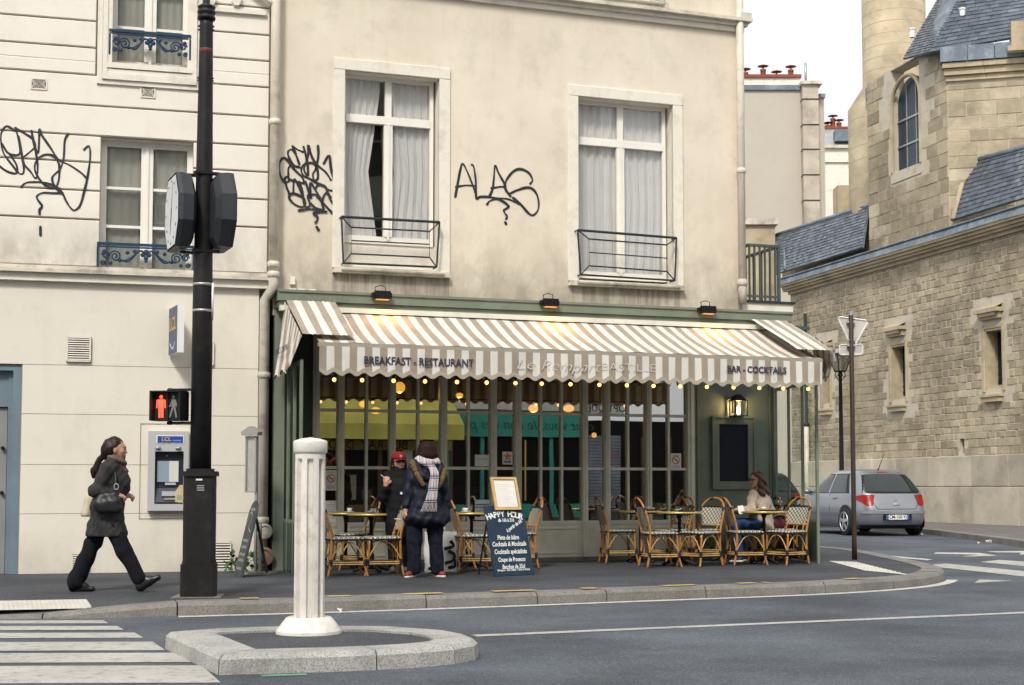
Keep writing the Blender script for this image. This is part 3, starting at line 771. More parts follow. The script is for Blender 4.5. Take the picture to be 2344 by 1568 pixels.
for z in (0, .12, .24, .5): g.tube([(h3[0] - .05, -.13, h3[2] + .02 + z), (h3[1] + .05, -.13, h3[2] + .02 + z)], .011, 6)
for k in range(6): x = h3[0] - .05 + k * (h3[1] - h3[0] + .1) / 5; g.tube([(x, -.13, h3[2]), (x, -.13, h3[2] + .52)], .009, 6)
g.build('guard_rail', M['iron'], W3)
# right-hand downpipe
xr_ = cu(1690, 500)[0]; zb_ = cz(1702, 698)
pipe(cafe, [(xr_, -.1, ztc + .2), (xr_, -.1, zb_ + .35)], .056, M['pipe'], 'downpipe', [(xr_, -.1, cz(1690, 395))])
pipe(cafe, [(xr_, -.1, zb_ + .36), (xr_, -.1, zb_)], .062, M['pipelow'], 'pipe_foot', [(xr_, -.1, zb_ + .3)])
MB().box(CR - .06, CR + .12, -.16, -.01, zk + .1, zk + .2).build('gutter_box', M['ledge'], cafe)
# graffiti on the cafe and bank walls
ink = pm('black_spray_paint', (.022, .024, .03), .5, var=.3, bmp=0)
def graffiti(name, label, strokes, fr, conv, w_, off):
    t = thing(name, label, 'graffiti', fr.o, fr.a)
    mb = MB()
    for k, s in enumerate(strokes):
        ribbon(mb, [fr.uv(*conv(x, y), off) for x, y in s], w_, y=-off - .0006 * k)
    mb.build('paint_strokes', ink, t); return t
zA = lambda x, y: ((1590 + x * .1658) * .6445, (560 + y * .1658) * .6445)
graffiti('graffiti_lettering', 'black spray painted word ALAS with a question mark between the two cafe windows', [
    [(165, 840), (215, 560), (275, 250), (325, 130), (420, 300), (540, 600), (600, 760)], [(180, 628), (380, 595), (560, 605)],
    [(520, 155), (560, 200), (600, 480), (615, 860), (700, 840), (900, 845), (1040, 870), (1250, 880), (1400, 930), (1550, 1000)],
    [(890, 835), (960, 680), (990, 440), (1015, 165), (1090, 330), (1215, 560), (1240, 680), (1345, 830)], [(940, 655), (1080, 630), (1215, 620)],
    [(1770, 555), (1815, 480), (1740, 330), (1560, 245), (1400, 300), (1260, 480), (1240, 620), (1300, 770), (1480, 700), (1700, 640), (1840, 690), (1930, 850), (1945, 1080), (1850, 1225), (1740, 1200), (1580, 1020), (1400, 860)],
    [(845, 1000), (900, 930), (1030, 885), (1150, 920), (1300, 1030), (1270, 1080), (1200, 1130), (1230, 1200), (1270, 1250), (1255, 1310)], [(1230, 1385), (1250, 1420)]],
    C, zA, .033, .004)
zB = lambda x, y: ((970 + x * .2168) * .6445, (490 + y * .2168) * .6445)
graffiti('graffiti_lettering', 'dense black scrawled tag on the wall left of the first cafe window', [
    [(320, 140), (400, 190), (490, 230)], [(430, 480), (340, 450), (260, 320), (245, 230), (300, 190), (370, 270), (430, 430)],
    [(330, 160), (370, 260)], [(500, 150), (540, 300), (565, 440), (570, 610), (520, 560), (510, 480), (570, 300), (575, 120), (620, 270), (700, 420), (860, 560), (945, 685)],
    [(735, 130), (740, 300), (700, 500), (650, 600), (680, 700), (735, 650), (710, 470), (620, 410), (500, 440), (460, 530), (500, 620), (600, 670), (720, 740), (800, 770)],
    [(830, 420), (920, 290), (950, 520), (1030, 800), (1020, 870), (900, 850)],
    [(180, 720), (120, 620), (100, 480), (130, 360), (190, 330), (260, 400), (350, 520), (480, 650), (500, 740)], [(250, 650), (250, 500), (280, 460)],
    [(200, 740), (190, 670), (230, 640), (260, 700), (210, 745), (230, 830), (270, 930), (265, 990), (340, 1080), (450, 1130), (520, 1100), (500, 990), (340, 910), (290, 930)],
    [(330, 920), (345, 670), (420, 800), (490, 980)], [(270, 680), (380, 720), (500, 740)], [(420, 720), (480, 880), (510, 1100), (580, 1130), (600, 1080), (570, 960), (600, 930), (620, 980)],
    [(530, 720), (590, 900), (610, 960), (610, 740), (700, 870), (770, 980)], [(690, 830), (740, 770), (850, 800), (900, 920), (940, 970)],
    [(620, 1080), (700, 1150), (820, 1180), (800, 1060), (840, 930), (900, 900), (930, 1000), (1030, 1160), (1075, 1330), (940, 1200), (820, 1070), (720, 970)],
    [(620, 930), (700, 930), (770, 990)], [(420, 1190), (600, 1165), (760, 1190), (880, 1210), (760, 1215), (660, 1240), (720, 1290), (720, 1350), (695, 1385)], [(710, 1460), (745, 1510)]],
    C, zB, .032, .004)
zD = lambda x, y: ((0 + x * .2742) * .6445, (430 + y * .2742) * .6445)
graffiti('graffiti_lettering', 'large black looping tag on the grooved bank wall', [
    [(-120, 320), (-60, 520), (0, 590), (120, 665), (220, 660), (60, 440), (15, 280), (20, 150), (80, 70), (140, 90), (200, 130)], [(30, 300), (100, 410), (200, 445), (265, 400), (230, 200), (205, 90)],
    [(200, 90), (300, 150), (420, 230), (455, 330), (390, 400), (290, 480)], [(240, 200), (290, 470), (310, 600), (300, 680), (240, 670), (210, 560), (130, 430)],
    [(290, 490), (320, 570), (400, 660), (465, 745), (490, 600), (470, 430), (430, 240), (410, 130)], [(430, 240), (490, 420), (505, 300), (510, 120)],
    [(515, 110), (540, 180), (650, 340), (760, 500), (900, 570), (1050, 670), (1130, 750)], [(880, 175), (840, 260), (825, 480), (780, 620), (690, 710), (680, 780), (720, 860), (800, 940)],
    [(730, 860), (765, 740), (765, 560), (700, 460), (600, 435), (500, 480), (455, 560), (460, 660), (540, 790), (640, 860), (730, 860)],
    [(275, 855), (340, 800), (460, 790), (600, 805), (720, 850), (800, 920), (860, 1040), (920, 1130), (970, 1155), (1040, 1090), (1090, 920), (1130, 750), (1160, 560), (1170, 400), (1150, 325), (1090, 370)],
    [(810, 930), (700, 935), (560, 930), (480, 970), (490, 1020), (545, 1100), (515, 1150), (515, 1205)], [(525, 1370), (525, 1480)]],
    B, zD, .028, .0365)

# ---------------------------------------------------------------- ground floor shopfront (parts of the cafe building)
YG = .9          # the glazed front stands back under the awning
def gx(px): return cu(px, 1070, .05 - YG)[0]
g0 = lambda px: cu(px, 1070, .05)[0]
cy_ = lambda px, py, off=0: C.uv(px, py, off - YG)
czg = lambda px, py, off=0: cy_(px, py, off)[1]
def SH(o):
    o.location.y += YG; return o
FA = MB().box(cu(637, 665, .25)[0], cu(1815, 720, .25)[0], -.25, .02, z_f1 - .13, z_f1)
FA.box(cu(637, 665, .25)[0], cu(1815, 720, .25)[0], -.27, .02, z_f1 - .02, z_f1 + .012)
fas = FA.build('fascia', M['green'], cafe)
MB().box(cu(640, 665, .25)[0], cu(1812, 720, .25)[0], -.215, .02, z_f0 + .01, z_f1 - .135).build('lower_rail', M['green'], fas)
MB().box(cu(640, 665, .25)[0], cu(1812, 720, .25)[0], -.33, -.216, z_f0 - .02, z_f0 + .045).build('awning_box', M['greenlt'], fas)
for px0, px1, c in ((660, 676, 0), (680, 700, 1), (705, 722, 0)):      # loose flakes of render on the fascia top
    a = cu(px0, 662, .1); MB().prism([(a[0], -.16), (a[0] + .09, -.18), (a[0] + .13, -.09), (a[0] + .02, -.05)], z_f1 + .012, z_f1 + .04).build('fallen_render', M['trim'], fas)
MB().box(cu(663, 645)[0], cu(674, 645)[0], -.05, 0, cz(668, 652), cz(668, 634)).build('junction_box', M['trim'], cafe)
zs_top = z_f0 + .02
zbar = [czg(1150, 945, .05), czg(1150, 1072, .05)]; zlow = czg(1150, 1195, .05); zpan = czg(1300, 1275, .05)
posts = [(715, 730), (774, 787), (893, 905), (1010, 1023), (1124, 1137), (1180, 1194), (1334.5, 1346), (1386.5, 1397), (1481.5, 1492), (1574.5, 1590)]
thins = {1: [840], 2: [958.5], 3: [1074], 5: [1240, 1288], 7: [1440], 8: [1533]}
yg = -.03
SH(MB().box(g0(652), gx(1775), -.02, .2, -.05, zpan).build('plinth', pm('cafe_plinth', (.2, .19, .165), .85, var=.3, dirt=(.08, .07, .06)), cafe))
front = []
for k, (a, b) in enumerate(posts):
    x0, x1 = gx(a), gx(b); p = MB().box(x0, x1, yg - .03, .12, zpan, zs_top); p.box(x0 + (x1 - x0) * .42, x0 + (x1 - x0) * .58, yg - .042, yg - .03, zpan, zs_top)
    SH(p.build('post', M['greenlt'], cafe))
for k in range(len(posts) - 1):
    x0, x1 = gx(posts[k][1]), gx(posts[k + 1][0]); tx = [gx(t) for t in thins.get(k, [])]
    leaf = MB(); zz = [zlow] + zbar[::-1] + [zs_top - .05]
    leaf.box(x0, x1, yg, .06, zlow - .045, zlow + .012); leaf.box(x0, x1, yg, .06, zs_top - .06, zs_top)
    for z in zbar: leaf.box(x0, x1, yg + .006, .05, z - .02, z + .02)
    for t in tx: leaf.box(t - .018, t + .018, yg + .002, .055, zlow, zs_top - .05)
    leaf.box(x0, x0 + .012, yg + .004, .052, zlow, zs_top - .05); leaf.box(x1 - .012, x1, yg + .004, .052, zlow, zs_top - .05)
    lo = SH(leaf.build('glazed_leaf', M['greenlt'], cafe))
    xs = [x0] + tx + [x1]
    for i in range(len(xs) - 1):
        for j in range(len(zz) - 1):
            MB().box(xs[i] + .004, xs[i + 1] - .004, .012, .018, zz[j], zz[j + 1]).build('pane', M['glass'], lo)
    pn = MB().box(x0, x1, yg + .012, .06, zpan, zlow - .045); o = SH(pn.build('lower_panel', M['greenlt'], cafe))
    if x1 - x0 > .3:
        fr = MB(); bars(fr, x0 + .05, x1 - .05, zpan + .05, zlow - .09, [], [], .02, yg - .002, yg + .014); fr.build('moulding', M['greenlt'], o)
SH(MB().tube([(gx(1199), yg - .08, czg(1199, 1008)), (gx(1199), yg - .08, czg(1199, 1146))], .014, 8).build('door_handle', pm('brass', (.55, .38, .12), .3, .8, bmp=0), cafe))
# green panelled wall to the right
x0, x1 = gx(1590), gx(1772)
gw = SH(MB().box(x0, x1, -.01, .15, .1, zs_top + .05).build('side_wall', M['green'], cafe))
mo = MB(); bars(mo, x0 + .06, x1 - .03, .35, zs_top - .02, [], [], .03, -.03, -.008); mo.build('moulding', M['green'], gw)
SH(MB().box(x1 - .03, x1 + .01, -.05, .16, .1, zs_top + .06).build('corner_post', M['greendk'], cafe))
# dark entrance strip and pilaster to the left
SH(MB().box(g0(652), gx(715), .0, .15, .1, zs_top).build('entrance_panel', M['greendk'], cafe))
pl = MB().box(g0(626), g0(650), -.06, .15, .1, z_f0 + .02); pl.box(g0(624), g0(652), -.09, -.0, .12, .5); pl.build('pilaster', M['green'], cafe)
# interior
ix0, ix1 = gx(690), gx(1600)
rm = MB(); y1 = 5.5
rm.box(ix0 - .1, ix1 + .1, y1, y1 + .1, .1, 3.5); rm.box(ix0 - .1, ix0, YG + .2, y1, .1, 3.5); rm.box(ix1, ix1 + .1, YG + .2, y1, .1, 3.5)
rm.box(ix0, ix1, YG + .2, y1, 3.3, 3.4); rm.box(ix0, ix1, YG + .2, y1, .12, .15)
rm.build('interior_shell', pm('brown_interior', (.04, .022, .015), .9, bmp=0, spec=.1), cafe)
MB().box(g0(626), gx(1775), -.2, YG + .3, z_f0 + .022, z_f0 + .07).build('soffit', M['greendk'], cafe)
MB().box(g0(640), g0(650) - .003, .16, YG + .1, .1, z_f0).build('recess_side', M['greendk'], cafe)
ct = MB().box(ix0 + .5, ix1 - 2.2, 3.6, 4.2, .15, 1.2).build('bar_counter', pm('dark_wood', (.09, .045, .028), .5), cafe)
MB().box(ix1 - 1.9, ix1 - .15, 2.2, 2.8, .15, 1.15).build('banquette', pm('red_brown_leather', (.10, .03, .022), .5), cafe)
lampm = emis('warm_globe_light', (1, .42, .06), 1.6)
for k, (px, py, dy, r) in enumerate(((915, 887, 1.2, .085), (832, 925, 2.2, .07), (1222, 935, 2.4, .09), (1302, 935, 2.4, .09), (1508, 985, 3.0, .05), (1052, 905, 2.5, .06), (860, 940, 3.2, .08), (1360, 996, 3.4, .045))):
    dy += YG; u, z = cu(px, py, -dy); t = thing('pendant_lamp', ['large round yellow globe lamp glowing inside the left of the cafe', 'amber glass pendant lamp inside, third pane from the left', 'amber pendant lamp glowing inside behind the green reflection', 'amber pendant lamp inside left of the shutter reflection',
          'small warm lamp inside behind the right-hand panes', 'small warm globe inside near the fifth post', 'amber pendant low behind the left panes', 'small warm wall light inside behind the shutter reflection'][k], 'lamp', C.w(u, dy, z), C.a, 'lamps inside the cafe')
    MB().sphere((0, 0, 0), (r, r, r * (1 if k in (0, 4, 7) else .72)), 14, 10).build('globe', lampm, t, True)
    MB().tube([(0, 0, r * .7), (0, 0, 3.3 - z)], .006, 6).build('cord', M['black'], t)
    if k in (0, 2, 5):
        ld = bpy.data.lights.new('globe_light', 'POINT'); ld.energy = 6; ld.color = (1, .55, .2); ld.shadow_soft_size = .006
        lo = bpy.data.objects.new('globe_light', ld); COL.objects.link(lo); lo.parent = t; lo.location = (0, 0, -r * 1.3)

# flat-roofed extension at the right with railing
ex0, ex1 = CR, cu(1815, 700)[0]
zx = cz(1760, 694)
e = MB(); e.box(ex0, ex1, .0, 1.6, z_f1 - .1, zx); e.build('extension', M['trim'], cafe)
MB().box(ex0, ex1 + .03, -.03, 1.63, zx, zx + .03).build('roof_edge', M['iron'], cafe)
ra = MB(); a = cu(1712, 692)[0]; b = cu(1783, 692)[0]; zt = cz(1750, 563)
gp = pm('green_grey_railing', (.065, .085, .078), .5)
ra.box(a, b + .02, -.02, .02, zt - .02, zt + .02); ra.box(a, b + .02, -.015, .015, zx + .08, zx + .11); ra.box(b - .02, b + .02, -.022, .018, zx, zt)
for k in range(6): x = a + .03 + (b - a) * k / 6; ra.box(x - .012, x + .012, -.012, .012, zx + .03, zt - .02)
ra.box(a, a + .04, .02, 2.2, zt - .02, zt + .02); ra.box(b - .02, b + .02, .018, 2.2, zt - .021, zt + .019)
for k in range(8): ra.box(b - .012, b + .012, .25 + k * .25, .274 + k * .25, zx + .03, zt - .02)
ra.build('roof_railing', gp, cafe)

# ---------------------------------------------------------------- terrace side screens
def screen(name, label, F, length, npost, top, low_panel, fmat, flip=1):
    t = thing(name, label, 'glass screen', F, 0)
    return t
def side_screen(label, pin, pout, ztop_, posts_n, panel_top):
    d = (pout - pin); L = d.length; a = math.atan2(d.y, d.x)
    t = thing('terrace_screen', label, 'glass screen', (pin.x, pin.y, .12), a, 'glazed side screens of the terrace')
    H = ztop_ - .12; W = .034; step = L / posts_n
    for k in range(posts_n + 1):
        x = k * step; ww = W if k < posts_n else W * 1.2
        MB().box(x - ww / 2, x + ww / 2, -.018, .018, 0, H).build('post', M['green'], t)
    for k in range(posts_n):
        x0, x1 = k * step + W / 2, (k + 1) * step - W / 2
        MB().box(x0, x1, -.012, .012, .02, panel_top).build('lower_panel', M['greendk'], t)
        MB().box(x0, x1, -.015, .015, panel_top, panel_top + .04).build('rail', M['green'], t)
        MB().box(x0, x1, -.015, .015, H - .05, H).build('rail', M['green'], t)
        MB().box(x0, x1, -.003, .003, panel_top + .04, H - .05).build('pane', M['clear'], t)
    return t
pin = C.w(gx(1777), YG - .05, 0); pout = onz(1873, 1290)
side_screen('folded green framed glass screen at the right end of the terrace', pin, pout, cz(1820, 873, .5), 3, .58)
ul = cu(668, 1070, .6)[0]; pin = C.w(ul, .1, 0); pout = C.w(ul, -1.2, 0)
side_screen('dark green framed glass screen at the left end of the terrace', pin, pout, 2.75, 3, .62)

# ---------------------------------------------------------------- awning
aw = thing('striped_awning', 'taupe and white striped awning with scalloped valance over the terrace', 'awning', C.o, C.a)
def stripem(name, axis=0, period=.1895, phase=0.0, duty=.5):
    m, nt, p = newmat(name); c = coords(nt); s = N(nt, 'SeparateXYZ'); nt.links.new(c, s.inputs[0])
    v = math_(nt, 'FRACT', math_(nt, 'ADD', math_(nt, 'MULTIPLY', s.outputs[axis], 1 / period), 50 + phase))
    v = ramp(nt, v, [(.0, 0.), (.02, 1.), (duty, 1.), (duty + .02, 0.)])
    t = ramp(nt, noise(nt, c, 3, 7), [(.3, .8), (.7, 1.)])
    out = mix(nt, v, (.375, .315, .25), (.72, .69, .645)); out = mix(nt, 1, out, t, 'MULTIPLY')
    nt.links.new(out, p.inputs['Base Color']); p.inputs['Roughness'].default_value = .95; p.inputs['Specular IOR Level'].default_value = .1
    w_ = N(nt, 'TexWave', Scale=260); nt.links.new(c, w_.inputs[0]); bump(nt, p, w_.outputs['Fac'], .12, .002)
    tl = N(nt, 'BsdfTranslucent'); nt.links.new(out, tl.inputs[0]); mx = N(nt, 'MixShader'); mx.inputs[0].default_value = .0
    nt.links.new(p.outputs[0], mx.inputs[1]); nt.links.new(tl.outputs[0], mx.inputs[2]); nt.links.new(mx.outputs[0], nt.nodes['Material Output'].inputs[0])
    return m
stripe = stripem('striped_canvas')
trimc = pm('taupe_canvas_trim', (.40, .345, .28), .95, var=.1)
PJ = 1.5
ax0, zbl = cu(730, 788, PJ); ax1, zbr = cu(1879, 821, PJ)
zb = (zbl + zbr) / 2
zw = z_f0 + .0
def slope(x0, x1, y0, z0, y1, z1, sag, name, mat, parent=aw, nu=60):
    mb = MB()
    fn = lambda s, t: (x0 + (x1 - x0) * s, y0 + (y1 - y0) * t, z0 + (z1 - z0) * t - sag * math.sin(math.pi * t) * (1 + .35 * math.sin(s * 17)) + .006 * math.sin(s * 70 + t * 3) + .007 * math.sin(s * 23 - t * 5) * math.sin(math.pi * t))
    mb.grid(fn, nu, 10); return mb.build(name, mat, parent, True)
slope(ax0, ax1, -.24, zw, -PJ, zb + .015, .03, 'canopy', stripe)
MB().box(ax0 - .01, ax1 + .01, -PJ - .03, -PJ + .03, zb - .04, zb + .012).build('front_bar', pm('taupe_bar', (.34, .31, .25), .5), aw)
# valance, scalloped
per = .19; zv = cz(1300, 862, PJ + .03)
def scal(x): return .022 * math.cos(2 * math.pi * (x - ax0) / per + .5 * math.sin(x * 1.7)) + .006 * math.sin(x * 2.9) + .004 * math.sin(x * 7.3)
nseg = int((ax1 - ax0) / per * 10)
def vfn(s, t):
    x = ax0 + (ax1 - ax0) * s; zlo = zv + scal(x)
    return (x, -PJ - .034 + .010 * math.sin(x * 9) * (1 - t) - .004 * math.sin(x * 33) * (1 - t), zlo + (zb - .035 - zlo) * t)
MB().grid(vfn, nseg, 4).build('valance', stripe, aw, True)
def tfn(s, t):
    x = ax0 + (ax1 - ax0) * s; q = vfn(s, 0); return (x, q[1] - .003, q[2] - .048 + .055 * t)
MB().grid(tfn, nseg, 1).build('valance_trim', trimc, aw, True)
# end flaps lying over the main canopy
slope(cu(656, 683, .3)[0], cu(768, 690, .3)[0], -.27, zw + .12, -PJ + .08, zb + .115, .0, 'end_flap', stripe, nu=20)
flap_r = slope(cu(1722, 738, .3)[0], cu(1800, 742, .3)[0], -.27, zw + .13, -PJ - .05, zb + .13, .0, 'end_flap', stripe, nu=20)
# draped side curtain on the left, sloping back from the front corner
def side_curtain(xa, lean, name, y0, y1, zt0, zt1, drop, parent=aw):
    def fn(s, t):
        y = y0 + (y1 - y0) * s; zt_ = zt0 + (zt1 - zt0) * s
        zbot = zt0 - drop + .06 * s + .03 * math.sin(s * 40)
        back = (1 - t) * .32 * s
        return (xa + lean * (1 - t) + .03 * math.sin(s * 26 + 1) * (1 - t), y + back, zbot + (zt_ - zbot) * t)
    return MB().grid(fn, 50, 8).build(name, stripem(name + '_canvas', 1, .15), parent, True)
side_curtain(cu(654, 683, .3)[0], -.12, 'side_curtain', -.22, -PJ + .05, zw + .12, zb + .09, 1.02)
side_curtain(cu(1800, 742, .3)[0] + .02, .06, 'side_curtain', -.95, -PJ - .08, zb + .42, zb + .13, .72)
MB().tube([(cu(1800, 742, .3)[0], -PJ - .05, zb + .1), (cu(1800, 742, .3)[0] + .02, -PJ - .05, zb - .02)], .02, 6).build('bracket', M['steel'], aw)
txm = pm('dark_blue_lettering', (.03, .035, .06), .7, bmp=0); txw = pm('white_lettering', (.66, .63, .58), .7, bmp=0)
def awtext(s, px0, px1, py, h, mat, name='lettering', **kw):
    yo = PJ + .048; a = cu(px0, py, yo); b = cu(px1, py, yo)
    o = text_mesh(name, s, h, mat, aw, ((a[0] + b[0]) / 2, -yo, (a[1] + b[1]) / 2), **kw)
    bb = [v[0] for v in o.bound_box]; o.scale.x = (b[0] - a[0]) / (max(bb) - min(bb)); return o
zt_ = lambda a, b: (a + b) / 2
awtext('BREAKFAST - RESTAURANT', 833, 1084, 829, .135, txm, offset=.003)
awtext('Le', 1180, 1222, 834, .19, txw, shear=.35, offset=-.0035); awtext('Rempart', 1236, 1372, 839, .19, txw, shear=.35, offset=-.0035)
awtext('BASTILLE', 1378, 1500, 842, .15, txw, offset=-.003)
awtext('BAR - COCKTAILS', 1665, 1800, 847, .12, txm, offset=.003)
xa = cu(654, 683, .3)[0]
text_mesh('lettering', 'SERVICE CONTINU', .11, txm, aw, (xa - .13, -.78, zw - .58), rot=(R(90), 0, R(-90)), ext=.001)
# folding arms under the canopy
for px in (900, 1300, 1700):
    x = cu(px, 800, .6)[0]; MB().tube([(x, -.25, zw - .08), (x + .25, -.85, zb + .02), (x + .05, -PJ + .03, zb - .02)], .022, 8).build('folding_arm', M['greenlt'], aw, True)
# floodlights on the fascia
for k, (px, py, lab) in enumerate(((873, 680, 'black floodlight on the fascia under the left window'), (1257, 698, 'black floodlight on the fascia near the middle of the awning'), (1617, 716, 'black floodlight on the fascia at the right end of the awning'))):
    u, z = cu(px, py, .3); t = thing('floodlight', lab, 'floodlight', C.w(u, -.33, z_f1 - .02), C.a, 'floodlights along the fascia')
    h = MB(); h.vprism([(-.1, -.055), (.1, -.055), (.115, .0), (.1, .05), (-.1, .05), (-.115, 0)], -.07, .03)
    for q in range(5): h.box(-.09 + q * .045 - .006, -.09 + q * .045 + .006, -.085, -.07, -.045, .04)
    h.build('housing', M['black'], t)
    MB().tube([(-.09, .0, .05), (-.08, .05, .11), (.0, .08, .14), (.06, .05, .12), (.07, .06, -.02)], .006, 6).build('cable', M['black'], t, True)
    MB().box(-.13, -.115, -.03, .06, -.03, .03).box(.115, .13, -.03, .06, -.03, .03).build('bracket', M['black'], t)
    MB().box(-.085, .085, -.062, .01, -.066, -.056).build('lens', emis('flood_lens_%d' % k, (1, .5, .12), .15), t)
    ld = bpy.data.lights.new('flood_beam', 'SPOT'); ld.energy = 15; ld.color = (1, .42, .07); ld.spot_size = R(132); ld.spot_blend = 1; ld.shadow_soft_size = .08
    lo = bpy.data.objects.new('flood_beam', ld); COL.objects.link(lo); lo.parent = t; lo.location = (.05, -.14, -.05); lo.rotation_euler = (R(-10), 0, 0)
# festoon bulbs behind the valance
bx = [765, 829, 901, 973, 1046, 1114, 1180, 1240, 1306, 1372, 1435, 1496, 1557, 1618, 1679, 1738, 1793, 1850]
fes = thing('festoon_lights', 'string of small warm bulbs hanging along the awning front', 'string lights', C.o, C.a)
bm_ = MB().sphere((0, 0, 0), .025, 12, 8).mesh('bulb', emis('festoon_bulb', (1, .47, .11), 2.4), True)
cap = MB().lathe([(.012, .024), (.016, .03), (.016, .06), (.006, .07)], 8).mesh('socket', M['black'])
pts = []
for px in bx:
    u, z = cu(px, 869 + (px - 765) * .0195, 1.36); o = link('bulb', bm_, fes, loc=(u, -1.36, z)); link('socket', cap, o); pts.append((u, z))
wire = []
for (a, za), (b, zb2) in zip(pts, pts[1:]):
    for k in range(4): t = k / 4; wire.append((a + (b - a) * t, -1.36, za + (zb2 - za) * t + .068 - .0 * math.sin(math.pi * t)))
MB().tube(wire, .006, 5).build('cable', M['black'], fes)
# lantern and chalk board on the green wall
u, z = cy_(1682, 952, .02)
t = thing('wall_lantern', 'square black wall lantern with a lit bulb on the green wall', 'lantern', C.w(u, YG - .02, z), C.a)
l = MB(); hw = .1; hh = .22
for sx in (-1, 1):
    for y in (-.03, -.2): l.box(sx * hw - .01, sx * hw + .01, y - .01, y + .01, 0, hh)
l.box(-hw - .01, hw + .01, -.21, -.02, -.012, .0); l.box(-hw - .012, hw + .012, -.212, -.018, hh, hh + .015)
l.add([(-hw, -.2, hh + .015), (hw, -.2, hh + .015), (hw, -.03, hh + .015), (-hw, -.03, hh + .015), (-.03, -.13, hh + .1), (.03, -.13, hh + .1), (.03, -.09, hh + .1), (-.03, -.09, hh + .1)], [(0, 1, 5, 4), (1, 2, 6, 5), (2, 3, 7, 6), (3, 0, 4, 7), (4, 5, 6, 7)])
l.box(-.04, .04, -.02, .01, .05, .3); l.build('frame', M['black'], t)
for a in ((-hw, hw, -.203, -.2),): MB().box(-hw + .01, hw - .01, -.203, -.199, .0, hh).build('glass', M['clear'], t)
MB().box(-hw - .003, -hw + .001, -.19, -.04, 0, hh).build('glass', M['clear'], t); MB().box(hw - .001, hw + .003, -.19, -.04, 0, hh).build('glass', M['clear'], t)
MB().lathe([(.012, .02), (.022, .06), (.022, .11), (.006, .15)], 10, (0, -.115)).build('bulb', emis('lantern_bulb', (1, .72, .35), 30), t, True)
ld = bpy.data.lights.new('lantern_light', 'POINT'); ld.energy = 4; ld.color = (1, .6, .25); ld.shadow_soft_size = .04
lo = bpy.data.objects.new('lantern_light', ld); COL.objects.link(lo); lo.parent = t; lo.location = (0, -.115, .17)
a = cy_(1632, 1117, .02); b = cy_(1723, 957, .02)
t = thing('wall_chalkboard', 'blank dark chalkboard in a sage green frame on the cafe wall', 'chalkboard', C.w(a[0], YG - .01, a[1]), C.a)
W, H = b[0] - a[0], b[1] - a[1]; f = MB(); bars(f, 0, W, 0, H, [], [], .09, -.04, .0, .1); bars(f, -.02, W + .02, -.02, H + .02, [], [], .02, -.055, .0, .025); f.build('frame', M['green'], t)
MB().box(.1, W - .1, -.018, 0, .1, H - .1).build('board', pm('slate_board', (.021, .024, .036), .6, var=.2, spec=.12), t)
# notices on the glass
def notice(label, px0, py0, px1, py1, draw):
    a = cy_(px0, py1, .035); b = cy_(px1, py0, .035)
    t = thing('paper_notice', label, 'notice', C.w(a[0], YG - .036, a[1]), C.a, 'notices on the cafe glass'); W, H = b[0] - a[0], b[1] - a[1]
    MB().box(0, W, 0, .002, 0, H).build('sheet', pm('paper_white', (.78, .76, .72), .8, var=.06, bmp=0), t); draw(t, W, H); return t
redm = pm('sign_red', (.6, .05, .04), .6, bmp=0); grym = pm('print_grey', (.3, .3, .3), .8, bmp=0); blum = pm('print_blue', (.08, .3, .45), .8, bmp=0)
def nosmoke(t, W, H):
    r = W * .33; c = (W / 2, H * .6); P = [(c[0] + r * math.cos(k * .3), c[1] + r * math.sin(k * .3)) for k in range(22)]
    m = MB(); ribbon(m, P, r * .25, y=-.002); ribbon(m, [(c[0] - r * .7, c[1] + r * .7), (c[0] + r * .7, c[1] - r * .7)], r * .22, y=-.0026); m.build('print', redm, t)
    m = MB(); [m.box(W * .12, W * .88, -.002, -.001, H * z, H * z + .006) for z in (.1, .16, .22, .88)]; m.box(W * .3, W * .7, -.002, -.001, H * .58, H * .62); m.build('print', grym, t)
def lines(t, W, H, zs=(.2, .3, .4, .5, .6, .7, .8)):
    m = MB(); [m.box(W * .12, W * .88, -.002, -.001, H * z, H * z + .006) for z in zs]; m.build('print', grym, t)
def blue(t, W, H):
    m = MB(); m.box(.01, W - .01, -.002, -.001, H * .72, H * .8); m.box(.01, W - .01, -.002, -.001, H * .6, H * .66); m.build('print', blum, t); lines(t, W, H, (.15, .22, .3, .38, .46))
def star(t, W, H):
    m = MB(); c = (W * .5, H * .62); P = []
    for k in range(10): r = W * (.45 if k % 2 == 0 else .2); P.append((c[0] + r * math.sin(k * math.pi / 5), c[1] + r * math.cos(k * math.pi / 5)))
    m.vprism(P, -.003, -.001); m.build('print', pm('print_orange', (.8, .2, .08), .6, bmp=0), t); m = MB(); m.box(W * .15, W * .85, -.003, -.001, H * .12, H * .3); m.build('print', blum, t)
notice('no smoking notice low on the leftmost pane beside the bollard', 745, 1076, 771, 1123, nosmoke)
notice('no smoking notice on the last pane before the green wall', 1535, 1038, 1559, 1075, nosmoke)
notice('blank cream sheet on the pane right of the couple', 1087, 1041, 1120, 1067, lambda t, W, H: lines(t, W, H, (.6,)))
notice('orange star sticker on the pane above the happy hour board', 1150, 1034, 1173, 1063, star)
notice('blue and white notice behind the happy hour board', 1087, 1144, 1121, 1190, blue)
notice('printed sheet low on the leftmost pane above the chair', 743, 1146, 770, 1196, lines)
